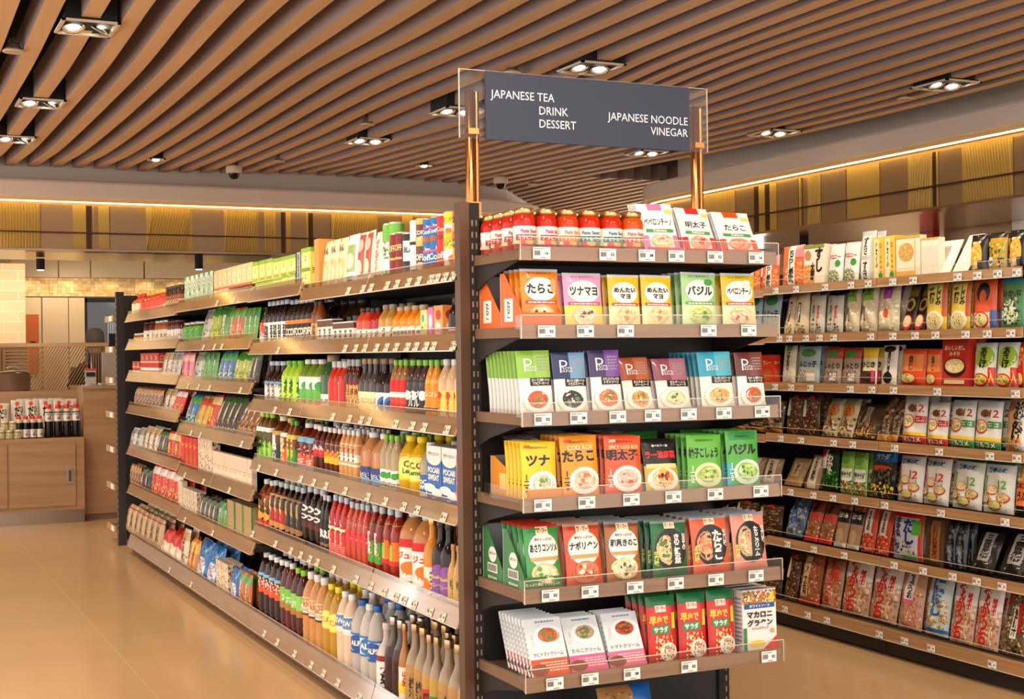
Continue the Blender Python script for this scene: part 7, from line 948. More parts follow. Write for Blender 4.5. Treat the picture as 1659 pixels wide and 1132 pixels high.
('R', 1.834, "right gondola's top shelf", 'r1j', 4.6361, -0.1106, 1, 0.1741, 2, 0.0698, 0.03, 0.012),
('R', 1.834, "right gondola's top shelf", 'r1i', 4.5181, -0.1104, 1, 0.175, 2, 0.0698, 0.03, 0.012),
('R', 1.574, "right gondola's second shelf", 'r2a', 6.1644, -0.0886, 1, 0.2365, 2, 0.2094, 0.01, 0.012),
('R', 1.574, "right gondola's second shelf", 'r2a', 6.0553, -0.1186, 1, 0.2335, 3, 0.0698, 0.01, 0.012),
('R', 1.574, "right gondola's second shelf", 'r2b', 5.9206, -0.1304, 1, 0.2077, 3, 0.0698, 0.01, 0.012),
('R', 1.574, "right gondola's second shelf", 'r2b', 5.7747, -0.1408, 1, 0.2015, 3, 0.0698, 0.01, 0.012),
('R', 1.574, "right gondola's second shelf", 'r2d', 5.6401, -0.1069, 1, 0.2372, 2, 0.1047, 0.01, 0.012),
('R', 1.574, "right gondola's second shelf", 'r2d', 5.5157, -0.1224, 1, 0.2406, 2, 0.1047, 0.01, 0.012),
('R', 1.574, "right gondola's second shelf", 'r2c', 5.3683, -0.1539, 1, 0.2333, 2, 0.1047, 0.01, 0.012),
('R', 1.574, "right gondola's second shelf", 'r2e', 5.2239, -0.0818, 2, 0.2265, 3, 0.3491, 0.01, 0.012),
('R', 1.574, "right gondola's second shelf", 'r2f', 5.0246, -0.1443, 1, 0.2306, 3, 0.0698, 0.01, 0.012),
('R', 1.574, "right gondola's second shelf", 'r2f', 4.8692, -0.1341, 1, 0.2255, 3, 0.0698, 0.01, 0.012),
('R', 1.574, "right gondola's second shelf", 'r2g', 4.7149, -0.1434, 1, 0.2259, 3, 0.0698, 0.01, 0.012),
('R', 1.574, "right gondola's second shelf", 'r2h', 4.5438, -0.1543, 1, 0.2251, 3, 0.0873, 0.01, 0.012),
('R', 1.314, "right gondola's third shelf", 'r3a', 6.1653, -0.1218, 1, 0.2079, 2, 0.0873, 0.01, 0.012),
('R', 1.314, "right gondola's third shelf", 'r3b', 5.9953, -0.1966, 1, 0.1995, 4, 0.1047, 0.01, 0.012),
('R', 1.314, "right gondola's third shelf", 'r3c', 5.7969, -0.1488, 2, 0.1905, 3, 0.1396, 0.01, 0.012),
('R', 1.314, "right gondola's third shelf", 'r3d', 5.5054, -0.1173, 1, 0.1887, 3, 0.1047, 0.01, 0.012),
('R', 1.314, "right gondola's third shelf", 'r3e', 5.3557, -0.1173, 1, 0.1996, 2, 0.1047, 0.01, 0.012),
('R', 1.314, "right gondola's third shelf", 'r3f', 5.1955, -0.1771, 1, 0.18, 3, 0.0873, 0.01, 0.012),
('R', 1.314, "right gondola's third shelf", 'r3f', 5.0446, -0.1078, 1, 0.1789, 2, 0.0873, 0.01, 0.012),
('R', 1.314, "right gondola's third shelf", 'r3g', 4.8923, -0.1707, 1, 0.2234, 2, 0.0349, 0.01, 0.012),
('R', 1.314, "right gondola's third shelf", 'r3h', 4.7279, -0.1355, 2, 0.2035, 3, 0.1047, 0.01, 0.012),
('R', 1.314, "right gondola's third shelf", 'r3i', 4.4963, -0.0495, 1, 0.2016, 2, 0.0873, 0.01, 0.012),
('R', 1.037, "right gondola's fourth shelf", 'r4a', 6.1323, -0.143, 2, 0.2234, 3, 0.1047, 0.01, 0.012),
('R', 1.037, "right gondola's fourth shelf", 'r4b', 5.8349, -0.1256, 2, 0.1953, 2, 0.3491, 0.01, 0.012),
('R', 1.037, "right gondola's fourth shelf", 'r4c', 5.5517, -0.171, 1, 0.1783, 2, 0.4189, 0.01, 0.012),
('R', 1.037, "right gondola's fourth shelf", 'r4d', 5.4223, -0.0773, 2, 0.214, 2, 0.4189, 0.01, 0.012),
('R', 1.037, "right gondola's fourth shelf", 'r4e', 5.1998, -0.1687, 1, 0.2299, 3, 0.1047, 0.01, 0.012),
('R', 1.037, "right gondola's fourth shelf", 'r4e', 5.0372, -0.1406, 1, 0.2044, 3, 0.1047, 0.01, 0.012),
('R', 1.037, "right gondola's fourth shelf", 'r4f', 4.8786, -0.1603, 2, 0.2166, 3, 0.1047, 0.01, 0.012),
('R', 1.037, "right gondola's fourth shelf", 'r4g', 4.5459, -0.14, 1, 0.2284, 3, 0.1396, 0.01, 0.012),
('R', 0.756, "right gondola's fifth shelf", 'r5a', 6.1456, -0.1653, 1, 0.1441, 2, 0.5236, 0.01, 0.012),
('R', 0.756, "right gondola's fifth shelf", 'r5b', 5.9775, -0.1269, 1, 0.1779, 2, 0.3491, 0.01, 0.012),
('R', 0.756, "right gondola's fifth shelf", 'r5c', 5.8266, -0.1426, 1, 0.2181, 3, 0.0698, 0.01, 0.012),
('R', 0.756, "right gondola's fifth shelf", 'r5d', 5.6933, -0.1045, 2, 0.2156, 3, 0.1047, 0.01, 0.012),
('R', 0.756, "right gondola's fifth shelf", 'r5e', 5.4303, -0.1932, 1, 0.24, 3, 0.1396, 0.01, 0.012),
('R', 0.756, "right gondola's fifth shelf", 'r5f', 5.2325, -0.1767, 2, 0.2271, 3, 0.1396, 0.01, 0.012),
('R', 0.756, "right gondola's fifth shelf", 'r5g', 4.8546, -0.1946, 2, 0.2232, 3, 0.1396, 0.01, 0.012),
('R', 0.756, "right gondola's fifth shelf", 'r5h', 4.5184, -0.0747, 1, 0.2196, 2, 0.1396, 0.01, 0.012),
('R', 0.474, "right gondola's sixth shelf", 'r6a', 6.1556, -0.1546, 1, 0.2107, 2, 0.3491, 0.01, 0.012),
('R', 0.474, "right gondola's sixth shelf", 'r6b', 5.997, -0.1204, 2, 0.2041, 2, 0.3491, 0.01, 0.012),
('R', 0.474, "right gondola's sixth shelf", 'r6c', 5.7546, -0.1037, 2, 0.2213, 2, 0.2793, 0.01, 0.012),
('R', 0.474, "right gondola's sixth shelf", 'r6d', 5.5362, -0.1072, 2, 0.2252, 2, 0.2094, 0.01, 0.012),
('R', 0.474, "right gondola's sixth shelf", 'r6e', 5.2482, -0.219, 1, 0.2268, 3, 0.0873, 0.01, 0.012),
('R', 0.474, "right gondola's sixth shelf", 'r6f', 5.0578, -0.1372, 1, 0.2227, 2, 0.0698, 0.01, 0.012),
('R', 0.474, "right gondola's sixth shelf", 'r6g', 4.9493, -0.064, 2, 0.2239, 2, 0.1396, 0.01, 0.012),
('R', 0.474, "right gondola's sixth shelf", 'r6h', 4.7623, -0.153, 1, 0.1748, 1, 0.4887, 0.01, 0.012),
('R', 0.474, "right gondola's sixth shelf", 'r6h', 4.5787, -0.1848, 1, 0.1847, 1, 0.4887, 0.01, 0.012),
('R', 0.134, "right gondola's lowest shelf", 'r4a', 6.1836, -0.1112, 1, 0.2594, 2, 0.2094, 0.01, 0.012),
('R', 0.134, "right gondola's lowest shelf", 'r7a', 6.0265, -0.1819, 1, 0.2591, 3, 0.2094, 0.01, 0.012),
('R', 0.134, "right gondola's lowest shelf", 'r7b', 5.8488, -0.1536, 1, 0.2557, 3, 0.2094, 0.01, 0.012),
('R', 0.134, "right gondola's lowest shelf", 'r7c', 5.6577, -0.2089, 2, 0.2887, 3, 0.2094, 0.01, 0.012),
('R', 0.134, "right gondola's lowest shelf", 'r7d', 5.2464, -0.1708, 1, 0.2863, 2, 0.2094, 0.01, 0.012),
('R', 0.134, "right gondola's lowest shelf", 'r7e', 5.0696, -0.1669, 1, 0.2812, 2, 0.2094, 0.01, 0.012),
('R', 0.134, "right gondola's lowest shelf", 'r7c', 4.8977, -0.1536, 2, 0.2883, 2, 0.2094, 0.01, 0.012),
('R', 0.134, "right gondola's lowest shelf", 'r7f', 4.5738, -0.1664, 1, 0.2789, 2, 0.2443, 0.01, 0.012),
('R', 1.824, "right gondola's far top shelf", 'r1a', 6.6681, -0.1696, 3, 0.1932, 1, 0.0873, 0.01, 0.012),
('R', 1.564, "right gondola's far second shelf", 'r3b', 6.6728, -0.1698, 3, 0.2501, 1, 0.1396, 0.01, 0.012),
('R', 1.304, "right gondola's far third shelf", 'f_rb', 6.6806, -0.1701, 3, 0.1687, 1, 0.0, 0.01, 0.012),
('R', 1.027, "right gondola's far fourth shelf", 'r4d', 6.6867, -0.1703, 3, 0.1805, 1, 0.2094, 0.01, 0.012),
('R', 0.746, "right gondola's far fifth shelf", 'r5b', 6.6939, -0.1705, 3, 0.141, 1, 0.3142, 0.01, 0.012),
('R', 0.464, "right gondola's far sixth shelf", 'r4a', 6.6095, -0.2244, 2, 0.1747, 1, 0.1396, 0.01, 0.012),
('R', 0.124, "right gondola's far lowest shelf", 'r4a', 6.6174, -0.2247, 2, 0.162, 1, 0.1396, 0.01, 0.012),
]
TAGS=[('E', 1.798, 1.993), ('E', 1.798, 2.236), ('E', 1.798, 2.385), ('E', 1.798, 2.501), ('E', 1.798, 2.657), ('E', 1.798, 2.826), ('E', 1.546, 2.007), ('E', 1.546, 2.149), ('E', 1.546, 2.3), ('E', 1.546, 2.626), ('E', 1.546, 2.791), ('E', 1.263, 1.99), ('E', 1.263, 2.12), ('E', 1.263, 2.266), ('E', 1.263, 2.401), ('E', 1.263, 2.542), ('E', 1.263, 2.684), ('E', 1.263, 2.843), ('E', 0.987, 1.986), ('E', 0.987, 2.146), ('E', 0.987, 2.314), ('E', 0.987, 2.477), ('E', 0.987, 2.645), ('E', 0.987, 2.833), ('E', 0.695, 2.009), ('E', 0.695, 2.154), ('E', 0.695, 2.324), ('E', 0.695, 2.482), ('E', 0.695, 2.643), ('E', 0.695, 2.808), ('E', 0.41, 2.021), ('E', 0.41, 2.15), ('E', 0.41, 2.308), ('E', 0.41, 2.531), ('E', 0.41, 2.858), ('L', 1.752, 5.563), ('L', 1.752, 5.374), ('L', 1.752, 5.277), ('L', 1.752, 5.09), ('L', 1.752, 4.98), ('L', 1.752, 4.856), ('L', 1.752, 4.755), ('L', 1.752, 4.633), ('L', 1.752, 4.574), ('L', 1.752, 4.5), ('L', 1.752, 4.427), ('L', 1.51, 6.653), ('L', 1.51, 5.613), ('L', 1.51, 5.476), ('L', 1.51, 5.36), ('L', 1.51, 5.219), ('L', 1.51, 5.105), ('L', 1.51, 4.996), ('L', 1.51, 4.877), ('L', 1.51, 4.788), ('L', 1.51, 4.689), ('L', 1.51, 4.617), ('L', 1.51, 4.43), ('L', 1.215, 6.722), ('L', 1.215, 6.461), ('L', 1.215, 5.794), ('L', 1.215, 5.567), ('L', 1.215, 5.417), ('L', 1.215, 5.318), ('L', 1.215, 5.013), ('L', 1.215, 4.836), ('L', 1.215, 4.717), ('L', 1.215, 4.5), ('L', 0.905, 7.041), ('L', 0.905, 6.713), ('L', 0.905, 6.29), ('L', 0.905, 6.086), ('L', 0.905, 5.903), ('L', 0.905, 5.636), ('L', 0.905, 5.345), ('L', 0.905, 5.141), ('L', 0.905, 4.937), ('L', 0.905, 4.796), ('L', 0.905, 4.539), ('L', 0.548, 7.181), ('L', 0.548, 6.74), ('L', 0.548, 6.469), ('L', 0.548, 6.305), ('L', 0.548, 6.158), ('L', 0.548, 6.045), ('L', 0.548, 5.811), ('L', 0.548, 5.505), ('L', 0.548, 5.32), ('L', 0.548, 5.161), ('L', 0.548, 5.029), ('L', 0.548, 4.942), ('L', 0.548, 4.839), ('L', 0.548, 4.679), ('L', 0.548, 4.562), ('L', 0.062, 6.971), ('L', 0.062, 6.728), ('L', 0.062, 6.427), ('L', 0.062, 6.159), ('L', 0.062, 5.972), ('L', 0.062, 5.77), ('L', 0.062, 5.483), ('L', 1.79, 7.921), ('L', 1.79, 7.517), ('L', 1.54, 8.281), ('L', 1.54, 7.995), ('L', 1.54, 7.815), ('L', 1.3, 8.722), ('L', 1.3, 8.426), ('L', 1.3, 8.132), ('L', 1.3, 7.405), ('L', 1.01, 8.649), ('L', 1.01, 8.391), ('L', 1.01, 7.392), ('L', 0.735, 8.844), ('L', 0.735, 8.323), ('L', 0.735, 7.681), ('L', 0.45, 8.86), ('L', 0.45, 8.098), ('L', 0.062, 9.365), ('L', 0.062, 8.701), ('R', 1.8, 6.163), ('R', 1.8, 5.983), ('R', 1.8, 5.74), ('R', 1.8, 5.535), ('R', 1.8, 5.404), ('R', 1.8, 5.225), ('R', 1.8, 5.083), ('R', 1.8, 4.792), ('R', 1.8, 4.67), ('R', 1.8, 4.549), ('R', 1.8, 4.439), ('R', 1.54, 6.135), ('R', 1.54, 6.047), ('R', 1.54, 5.904), ('R', 1.54, 5.791), ('R', 1.54, 5.676), ('R', 1.54, 5.391), ('R', 1.54, 5.23), ('R', 1.54, 5.075), ('R', 1.54, 4.939), ('R', 1.54, 4.747), ('R', 1.54, 4.615), ('R', 1.54, 4.478), ('R', 1.28, 6.179), ('R', 1.28, 6.037), ('R', 1.28, 5.873), ('R', 1.28, 5.55), ('R', 1.28, 5.387), ('R', 1.28, 5.23), ('R', 1.28, 4.932), ('R', 1.28, 4.455), ('R', 1.003, 6.136), ('R', 1.003, 5.957), ('R', 1.003, 5.687), ('R', 1.003, 5.537), ('R', 1.003, 5.227), ('R', 1.003, 4.925), ('R', 1.003, 4.61), ('R', 1.003, 4.453), ('R', 0.722, 6.054), ('R', 0.722, 5.859), ('R', 0.722, 5.698), ('R', 0.722, 5.528), ('R', 0.722, 5.303), ('R', 0.722, 4.919), ('R', 0.722, 4.525), ('R', 0.44, 6.087), ('R', 0.44, 5.86), ('R', 0.44, 5.615), ('R', 0.44, 5.242), ('R', 0.44, 5.042), ('R', 0.44, 4.849), ('R', 0.44, 4.699), ('R', 0.44, 4.548), ('R', 0.088, 6.117), ('R', 0.088, 5.919), ('R', 0.088, 5.76), ('R', 0.088, 5.356), ('R', 0.088, 5.176), ('R', 0.088, 4.995), ('R', 0.088, 4.612)]

for k in ('B','C','T','K'): pass
for (f,z,where,key,s0,p,n,h,rows,lean,gap,front) in RUNS: run(f,z,where,key,s0,p,n,h,rows,lean,gap,front)
# ------------------------------------------------------------------ shelving
D0,P0=4.42,.933
def bay(face,k,levels,label,first=False,lipc=None):
    y0=D0+P0*k+.003; y1=y0+P0-.006; L=face=='L'; sg=1
    X=1.87 if L else 4.5; dep=.52; xb=X+dep
    root=em('shelving_bay',(X,y0,0)); tag(root,label,'shelving','shelving bays of the '+('left' if L else 'right')+' gondola')
    def P(name,g,m,par=root):
        for i in range(len(g.v)): v=g.v[i]; g.v[i]=(v[0]-X,v[1]-y0,v[2])
        return ob(name,(g,m),par)
    g=G(); g.box(xb,xb+.02,y0,y1,.05,1.95,0x231E1C); P('back_panel',g,['dark'])
    g=G(); g.box(X+.03,X+.06,y0,y1,.012,.06+.03,0x6A4A34); P('plinth',g,['brown' if L else 'dark'])
    for yy in (y0,y1-.03):
        g=G(); g.box(xb-.03,xb,yy,yy+.03,0,2.0,0x1C1817); P('upright',g,['dark'])
    for zb in levels:
        base=zb<.2; g=G()
        g.box(X+.012,xb-.03,y0,y1,zb+.012,zb+.03 if not base else zb+.045,0x4A3A30 if base else 0x2A2420)
        sh=P('shelf',g,['matte'])
        g=G(); rh=.062 if L else .045
        if base: rh=.085 if L else .06
        if L: g.prism([(X-.004,zb),(X+.02,zb+rh),(X+.027,zb+rh),(X+.012,zb)],y0,y1,'y',0xB78D62)
        else: g.prism([(X-.004,zb),(X,zb+rh),(X+.008,zb+rh),(X+.008,zb)],y0,y1,'y',0xB78D62)
        rl=P('price_rail',g,['rail'],None); rl.parent=sh
        g=G(); z1=zb+rh+(.022 if L else .035)
        if L: g.add([(X-.008,y0+.002,zb+.002),(X-.008,y1-.002,zb+.002),(X+.024,y1-.002,z1),(X+.024,y0+.002,z1)],[(0,1,2,3)],W_)
        else: g.add([(X-.008,y0+.002,zb+.002),(X-.008,y1-.002,zb+.002),(X-.006,y1-.002,z1),(X-.006,y0+.002,z1)],[(0,1,2,3)],W_)
        lp=P('acrylic_lip',g,['acrylic'],None); lp.parent=sh
        g=G(); g.box(X-.009,X-.005,y0+.002,y1-.002,zb-.001,zb+.003,W_)
        e_=X+(.022 if L else -.006); g.box(e_-.002,e_+.001,y0+.002,y1-.002,z1-.002,z1,W_)
        le=P('lip_edge',g,['edge'],None); le.parent=lp
    return root
W_=0xFFFFFF
M['edge']=mat('acrylic_edge',0xD8C8B4,.2,coat=.5)
LN=[1.752,1.51,1.215,.905,.548,.058]; L2=[1.785]+LN[1:]; L4=[1.79,1.54,1.30,1.01,.735,.45,.058]; L6=[1.775,1.561,1.323,1.078,.763,.465,.058]
RN=[1.80,1.54,1.28,1.003,.722,.44,.085]
for k,lv,lab in ((0,LN,'left shelving bay nearest the end display, holding juices and drinks'),(1,LN,'second left shelving bay from the end display, with dessert mixes on top'),(2,L2,'third left shelving bay, with white-capped coffee bottles on its second shelf'),
     (3,L4,'left shelving bay whose lower shelves hold white slip packs'),(4,L4,'left shelving bay whose lower shelves hold red curry boxes'),(5,L6,'left shelving bay with coffee jars on its top shelf'),(6,L6,'left shelving bay farthest away, with red-capped spice bottles on top')):
    bay('L',k,lv,lab)
for k,lv,lab in ((0,RN,'right shelving bay at the photo edge, with miso soup packs'),(1,RN,'second right shelving bay, with mushroom bags and noodle bags'),(2,[z-.01 for z in RN],'right shelving bay glimpsed behind the end display'),(3,RN,'right shelving bay farther back, hidden behind the end display'),(4,RN,'right shelving bay at the far end, behind the end display')):
    bay('R',k,lv,lab)
# end frame and end display
def slots(g,x0,x1,y,z0,z1):
    z=z0
    while z<z1: g.box(x0,x1,y-.0012,y,z,z+.02,0x8A7A6A); z+=.04
root=em('end_display_shelving',(2.41,4.42,0)); tag(root,'dark end display shelving at the gondola end, packed with pasta sauces','shelving')
def PE(name,g,m,par=root):
    for i in range(len(g.v)): v=g.v[i]; g.v[i]=(v[0]-2.41,v[1]-4.42,v[2])
    return ob(name,(g,m),par)
g=G(); g.box(1.94,2.91,4.385,4.41,.05,1.97,0x1E1A19); PE('back_panel',g,['dark'])
for x0,x1,c in ((1.872,1.945,0x241E1C),(2.905,2.95,0x241E1C)):
    g=G(); g.box(x0,x1,4.372,4.415,0,2.02,c); slots(g,(x0+x1)/2+.006,(x0+x1)/2+.012,4.372,.1,1.98); slots(g,(x0+x1)/2+.022,(x0+x1)/2+.027,4.372,.1,1.98); PE('upright',g,['matte'])
g=G(); g.box(1.868,1.904,4.366,4.413,.0,2.022,0x5A3C28); PE('side_trim',g,['brown'])
g=G(); g.box(1.975,2.885,4.1,4.38,0,.1,0x231E1C); PE('plinth',g,['dark'])
for zb in (1.798,1.546,1.263,.987,.695,.41,.12):
    g=G(); g.box(1.935,2.905,4.012,4.38,zb+.01,zb+.026,0x5A4434)
    for xx in (1.93,2.905): g.prism([(4.02,zb+.004),(4.375,zb+.004),(4.375,zb-.085),(4.28,zb-.05)],xx,xx+.005,'x',0x2A2320); g.box(xx-.006,xx+.008,4.01,4.375,zb+.004,zb+.038,0x7A5C44)
    sh=PE('shelf',g,['matte'])
    g=G(); g.prism([(3.996,zb),(4.0,zb+.045),(4.012,zb+.045),(4.012,zb)],1.922,2.918,'x',0x8A6A4E); a=PE('price_rail',g,['railx']); a.parent=sh
    g=G(); g.box(1.918,2.922,3.990,3.993,zb+.001,zb+.076,W_); g.box(1.918,1.921,3.993,4.30 if zb>1.7 or zb>.98 and zb<1 else 4.04,zb+.03,zb+.076,W_); g.box(2.919,2.922,3.993,4.04,zb+.03,zb+.076,W_); a=PE('acrylic_lip',g,['acrylic']); a.parent=sh
    g=G(); g.box(1.918,2.922,3.9895,3.993,zb+.0745,zb+.077,W_); g.box(1.917,1.919,3.9895,3.9925,zb,zb+.077,W_); g.box(2.9205,2.9225,3.9895,3.9925,zb,zb+.077,W_); b_=PE('lip_edge',g,['edge']); b_.parent=a
# far end of the left gondola
root=em('far_end_display_shelving',(2.41,11.4,0)); tag(root,'far end display seen edge-on beyond the left gondola','shelving')
def PF(name,g,m): 
    for i in range(len(g.v)): v=g.v[i]; g.v[i]=(v[0]-2.41,v[1]-11.4,v[2])
    return ob(name,(g,m),root)
g=G(); g.box(1.87,1.93,11.36,11.42,0,2.03,0x3A3430); 
z=.1
while z<1.98: g.box(1.8688,1.87,11.372,11.38,z,z+.02,0x9A9088); g.box(1.8688,1.87,11.395,11.403,z,z+.02,0x9A9088); z+=.05
PF('upright',g,['matte'])
g=G(); g.box(1.93,2.9,11.35,11.38,.05,2.0,0x1E1A19); PF('back_panel',g,['dark'])
for zb in (1.8,1.55,1.3,1.02,.74,.44,.1):
    g=G(); g.box(1.87,2.9,11.42,11.85,zb,zb+.03,0x6A5240); g.box(1.855,1.87,11.44,11.85,zb-.005,zb+.045,0xB08C64); g.box(1.852,1.855,11.5,11.62,zb+.0,zb+.04,0xF0ECE6); PF('shelf',g,['matte'])
# ------------------------------------------------------------------ price tags
def tagmesh(w,h,seed,ax,bc=0xF4F0EA):
    g=G(); R=random.Random(seed)
    def S(u,v,l): 
        return ((u-.5)*w,-.0006-.0003*l,v*h) 
    g.box(-w/2,w/2,-.0004,.0004,0,h,bc)
    gfx(g,[('l',.06,.8,.7,.93,1,0x505050),('b',.06,.3,.42,.72,0x303030),('t',.78,.5,.26,R.choice(('38','52','24','16','45')),0x303030,.3,0,.05),('l',.4,.06,.75,.2,1,0x606060)],S,w,h,0,seed); return g.mesh('price_tag',['paper'])
TM=[tagmesh(.062,.038,s,0) for s in range(5)]
TMS=[tagmesh(.05,.032,s,0) for s in range(5)]; TML=[tagmesh(.05,.032,s,0,0xE6D6BA) for s in range(5)]  # left gondola: white tags with acrylic shade and warm light mixed into the colour
NAMEZ={('E',1.798):"end display's top shelf",('E',1.546):"end display's second shelf",('E',1.263):"end display's third shelf",('E',.987):"end display's fourth shelf",('E',.695):"end display's fifth shelf",('E',.41):"end display's sixth shelf",
('L',1.752):"left gondola's top shelf",('L',1.51):"left gondola's second shelf",('L',1.215):"left gondola's third shelf",('L',.905):"left gondola's fourth shelf",('L',.548):"left gondola's fifth shelf",('L',.062):"left gondola's lowest shelf",
('L',1.79):"left gondola's far top shelf",('L',1.54):"left gondola's far second shelf",('L',1.3):"left gondola's far third shelf",('L',1.01):"left gondola's far fourth shelf",('L',.735):"left gondola's far fifth shelf",('L',.45):"left gondola's far sixth shelf",
('R',1.8):"right gondola's top shelf",('R',1.54):"right gondola's second shelf",('R',1.28):"right gondola's third shelf",('R',1.003):"right gondola's fourth shelf",('R',.722):"right gondola's fifth shelf",('R',.44):"right gondola's sixth shelf",('R',.088):"right gondola's lowest shelf"}
tcount={}
for i,(f,z,s) in enumerate(TAGS):
    nm=NAMEZ.get((f,z)); n=tcount[(f,z)]=tcount.get((f,z),0)+1
    if f=='E': o=ob('price_tag',TM[i%5],None,(s,3.9885,z+.004))
    elif f=='R': o=ob('price_tag',TMS[i%5],None,(4.490,s,z+.003),(0,0,-PI/2))
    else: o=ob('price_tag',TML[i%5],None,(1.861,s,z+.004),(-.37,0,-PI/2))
    nt_=sum(1 for t in TAGS if t[0]==f and t[1]==z)
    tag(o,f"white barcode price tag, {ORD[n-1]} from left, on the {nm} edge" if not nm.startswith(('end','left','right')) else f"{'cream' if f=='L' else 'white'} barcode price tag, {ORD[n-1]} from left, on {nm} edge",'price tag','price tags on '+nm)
# ------------------------------------------------------------------ hanging sign
root=em('aisle_sign',(2.41,4.44,2.02)); tag(root,'slate blue aisle sign listing tea, noodle and vinegar between brass posts','sign')
def PS_(name,g,m): 
    for i in range(len(g.v)): v=g.v[i]; g.v[i]=(v[0]-2.41,v[1]-4.44,v[2]-2.02)
    return ob(name,(g,m),root)
g=G(); x0,x1,z0,z1=1.99,2.827,2.248,2.487
g.box(x0,x1,4.405,4.415,z0,z1,0x3C4154)
S=lambda u,v,l:(x0+u*(x1-x0),4.4045-.0004*l,z0+v*(z1-z0))
c=0xEDEFF2
HK=.0285/text2d('DRINK',.0)[3]
def tl(x,y,s,al):   # left (0) or right (1) aligned line of lettering
    vs,fs,bw,bh=text2d(s,.0); k=HK; J='J' in s; y=y-(.004 if J else 0); cx=x+(bw*k*.93/2)*(1 if al==0 else -1)
    g.add([(cx+a*k*.93,4.4035,y+b*k) for a,b in vs],fs,c)
tl(2.008,2.408,'JAPANESE TEA',0); tl(2.198,2.361,'DRINK',0); tl(2.198,2.315,'DESSERT',0); tl(2.818,2.358,'JAPANESE NOODLE',1); tl(2.818,2.315,'VINEGAR',1)
PS_('sign_board',g,['matte'])
g=G(); g.box(1.895,2.915,4.418,4.423,2.25,2.49,W_); PS_('acrylic_sheet',g,['sheet'])
g=G()
for a in ((1.894,1.896,2.25,2.49),(2.914,2.916,2.25,2.49),(1.894,2.916,2.489,2.4905)): g.box(a[0],a[1],4.417,4.424,a[2],a[3],W_)
PS_('sheet_edge',g,['edge'])
for x in (1.945,2.875):
    g=G(); g.lathe([(.017,2.0),(.017,2.42),(.013,2.425)],16,0xB07A48,cx=x,cy=4.445); g.lathe([(.01,2.0),(.01,2.42)],12,0xB07A48,cx=x+.03,cy=4.455); g.box(x-.028,x+.03,4.42,4.47,1.92,2.03,0x7A5236); 
    g.box(x-.02,x+.02,4.41,4.445,2.265,2.285,0xB07A48); PS_('brass_post',g,['brass'])

# ------------------------------------------------------------------ ceiling fittings
def downlight(x,y,lab,w=.29,l=.34,big=True):
    z=zslat(x,y)-.012; root=em('ceiling_downlight',(x,y,z)); tag(root,lab,'ceiling light','recessed ceiling lights')
    g=G(); b=.018
    for q in ((-w/2,w/2,-l/2,-l/2+b),(-w/2,w/2,l/2-b,l/2),(-w/2,-w/2+b,-l/2,l/2),(w/2-b,w/2,-l/2,l/2)): g.box(*q,-.006,.004,0xD8C8B4)
    ob('frame',(g,['matte']),root)
    g=G(); t=.004
    for q in ((-w/2+b,w/2-b,-l/2+b-t,-l/2+b),(-w/2+b,w/2-b,l/2-b,l/2-b+t),(-w/2+b-t,-w/2+b,-l/2+b,l/2-b),(w/2-b,w/2-b+t,-l/2+b,l/2-b)): g.box(*q,.0,.17,0x14110F)
    g.box(-w/2+b,w/2-b,-l/2+b,l/2-b,.17,.175,0x0C0A09); g.box(-w/2+b,w/2-b,-l/2+b,l/2-b,.0075,.0095,0x120F0D)
    for sx in (-1,1): g.box(sx*(w/2-.05)-.025,sx*(w/2-.05)+.025,l/2,l/2+.004,.0,.03,0x8A98A4)
    ob('housing',(g,['matte']),root)
    g=G(); e=.004
    for q in ((-w/2+b,w/2-b,l/2-b-e,l/2-b-e/2),(-w/2+b,-w/2+b+e,-l/2+b,l/2-b),(w/2-b-e,w/2-b,-l/2+b,l/2-b)): g.box(*q,-.004,.0075,0xE0B070)
    ob('inner_reflector',(g,['chrome2']),root)
    for sx in ((-1,1) if big else (0,)):
        g=G(); r=.05 if big else .042; g.lathe([(r*.7,.006),(r*1.0,-.002),(r*1.15,-.006),(r*1.1,-.009),(r*.9,-.001)],20,0xE8D8C0,cap=False)
        lp=ob('reflector',(g,['chrome2']),root,(sx*.066,.01,.0),(-.3,.1*sx,0) if x>2 or sx<0 else (.35,.5,0))
        g=G(); g.lathe([(r*.66,.0),(r*.4,-.006),(.004,-.009)],18,0xFFFFFF,cap=False); ob('lamp',(g,['lamp']),lp)
    return root
M['chrome2']=mat('lamp_reflector',0xE8DCC8,.2,metal=.8,emit=0xFFD8A0,es=.0)
P3=[(1.09,7.42,'twin ceiling light among dark gaps, nearest of the left row',1),(1.1,9.55,'twin ceiling light, middle of the left row',1),(1.11,11.3,'twin ceiling light, farthest of the left row',1),(2.39,12.35,'small single ceiling light near the back bulkhead, left',0),(4.83,12.1,'small single ceiling light left of the sign post',0),
    (3.88,7.1,'bright twin ceiling light just above the aisle sign',1),(3.72,8.72,'twin ceiling light partly behind the left brass post',1),(3.7,10.48,'twin ceiling light left of the aisle sign, small',1),(6.34,6.85,'twin ceiling light nearest the right bulkhead, upper right',1),(6.45,8.85,'twin ceiling light right of the brass post',1),(6.18,10.32,'twin ceiling light seen below the aisle sign',1)]
for x,y,lab,bg in P3: downlight(x,y,lab,*((.29,.34,True) if bg else (.14,.14,False)))
def disc(x,y,lab,r=.055,drop=.03,ribs=False):
    z=zslat(x,y)-drop; root=em('ceiling_speaker',(x,y,z)); tag(root,lab,'ceiling speaker','round ceiling speakers')
    g=G(); g.lathe([(r*.95,0),(r,.004),(r*.9,.012)],24,0xCDB49A); ob('grille',(g,['matte']),root)
    g=G(); 
    for k in range(5 if ribs else 3): g.lathe([(r*(.75-.1*k),.016+.014*k),(r*(.75-.1*k),.024+.014*k)],20,0x8A7864)
    g.lathe([(.012,.01),(.012,.14)],10,0x6A5A50); ob('stem',(g,['metal']),root)
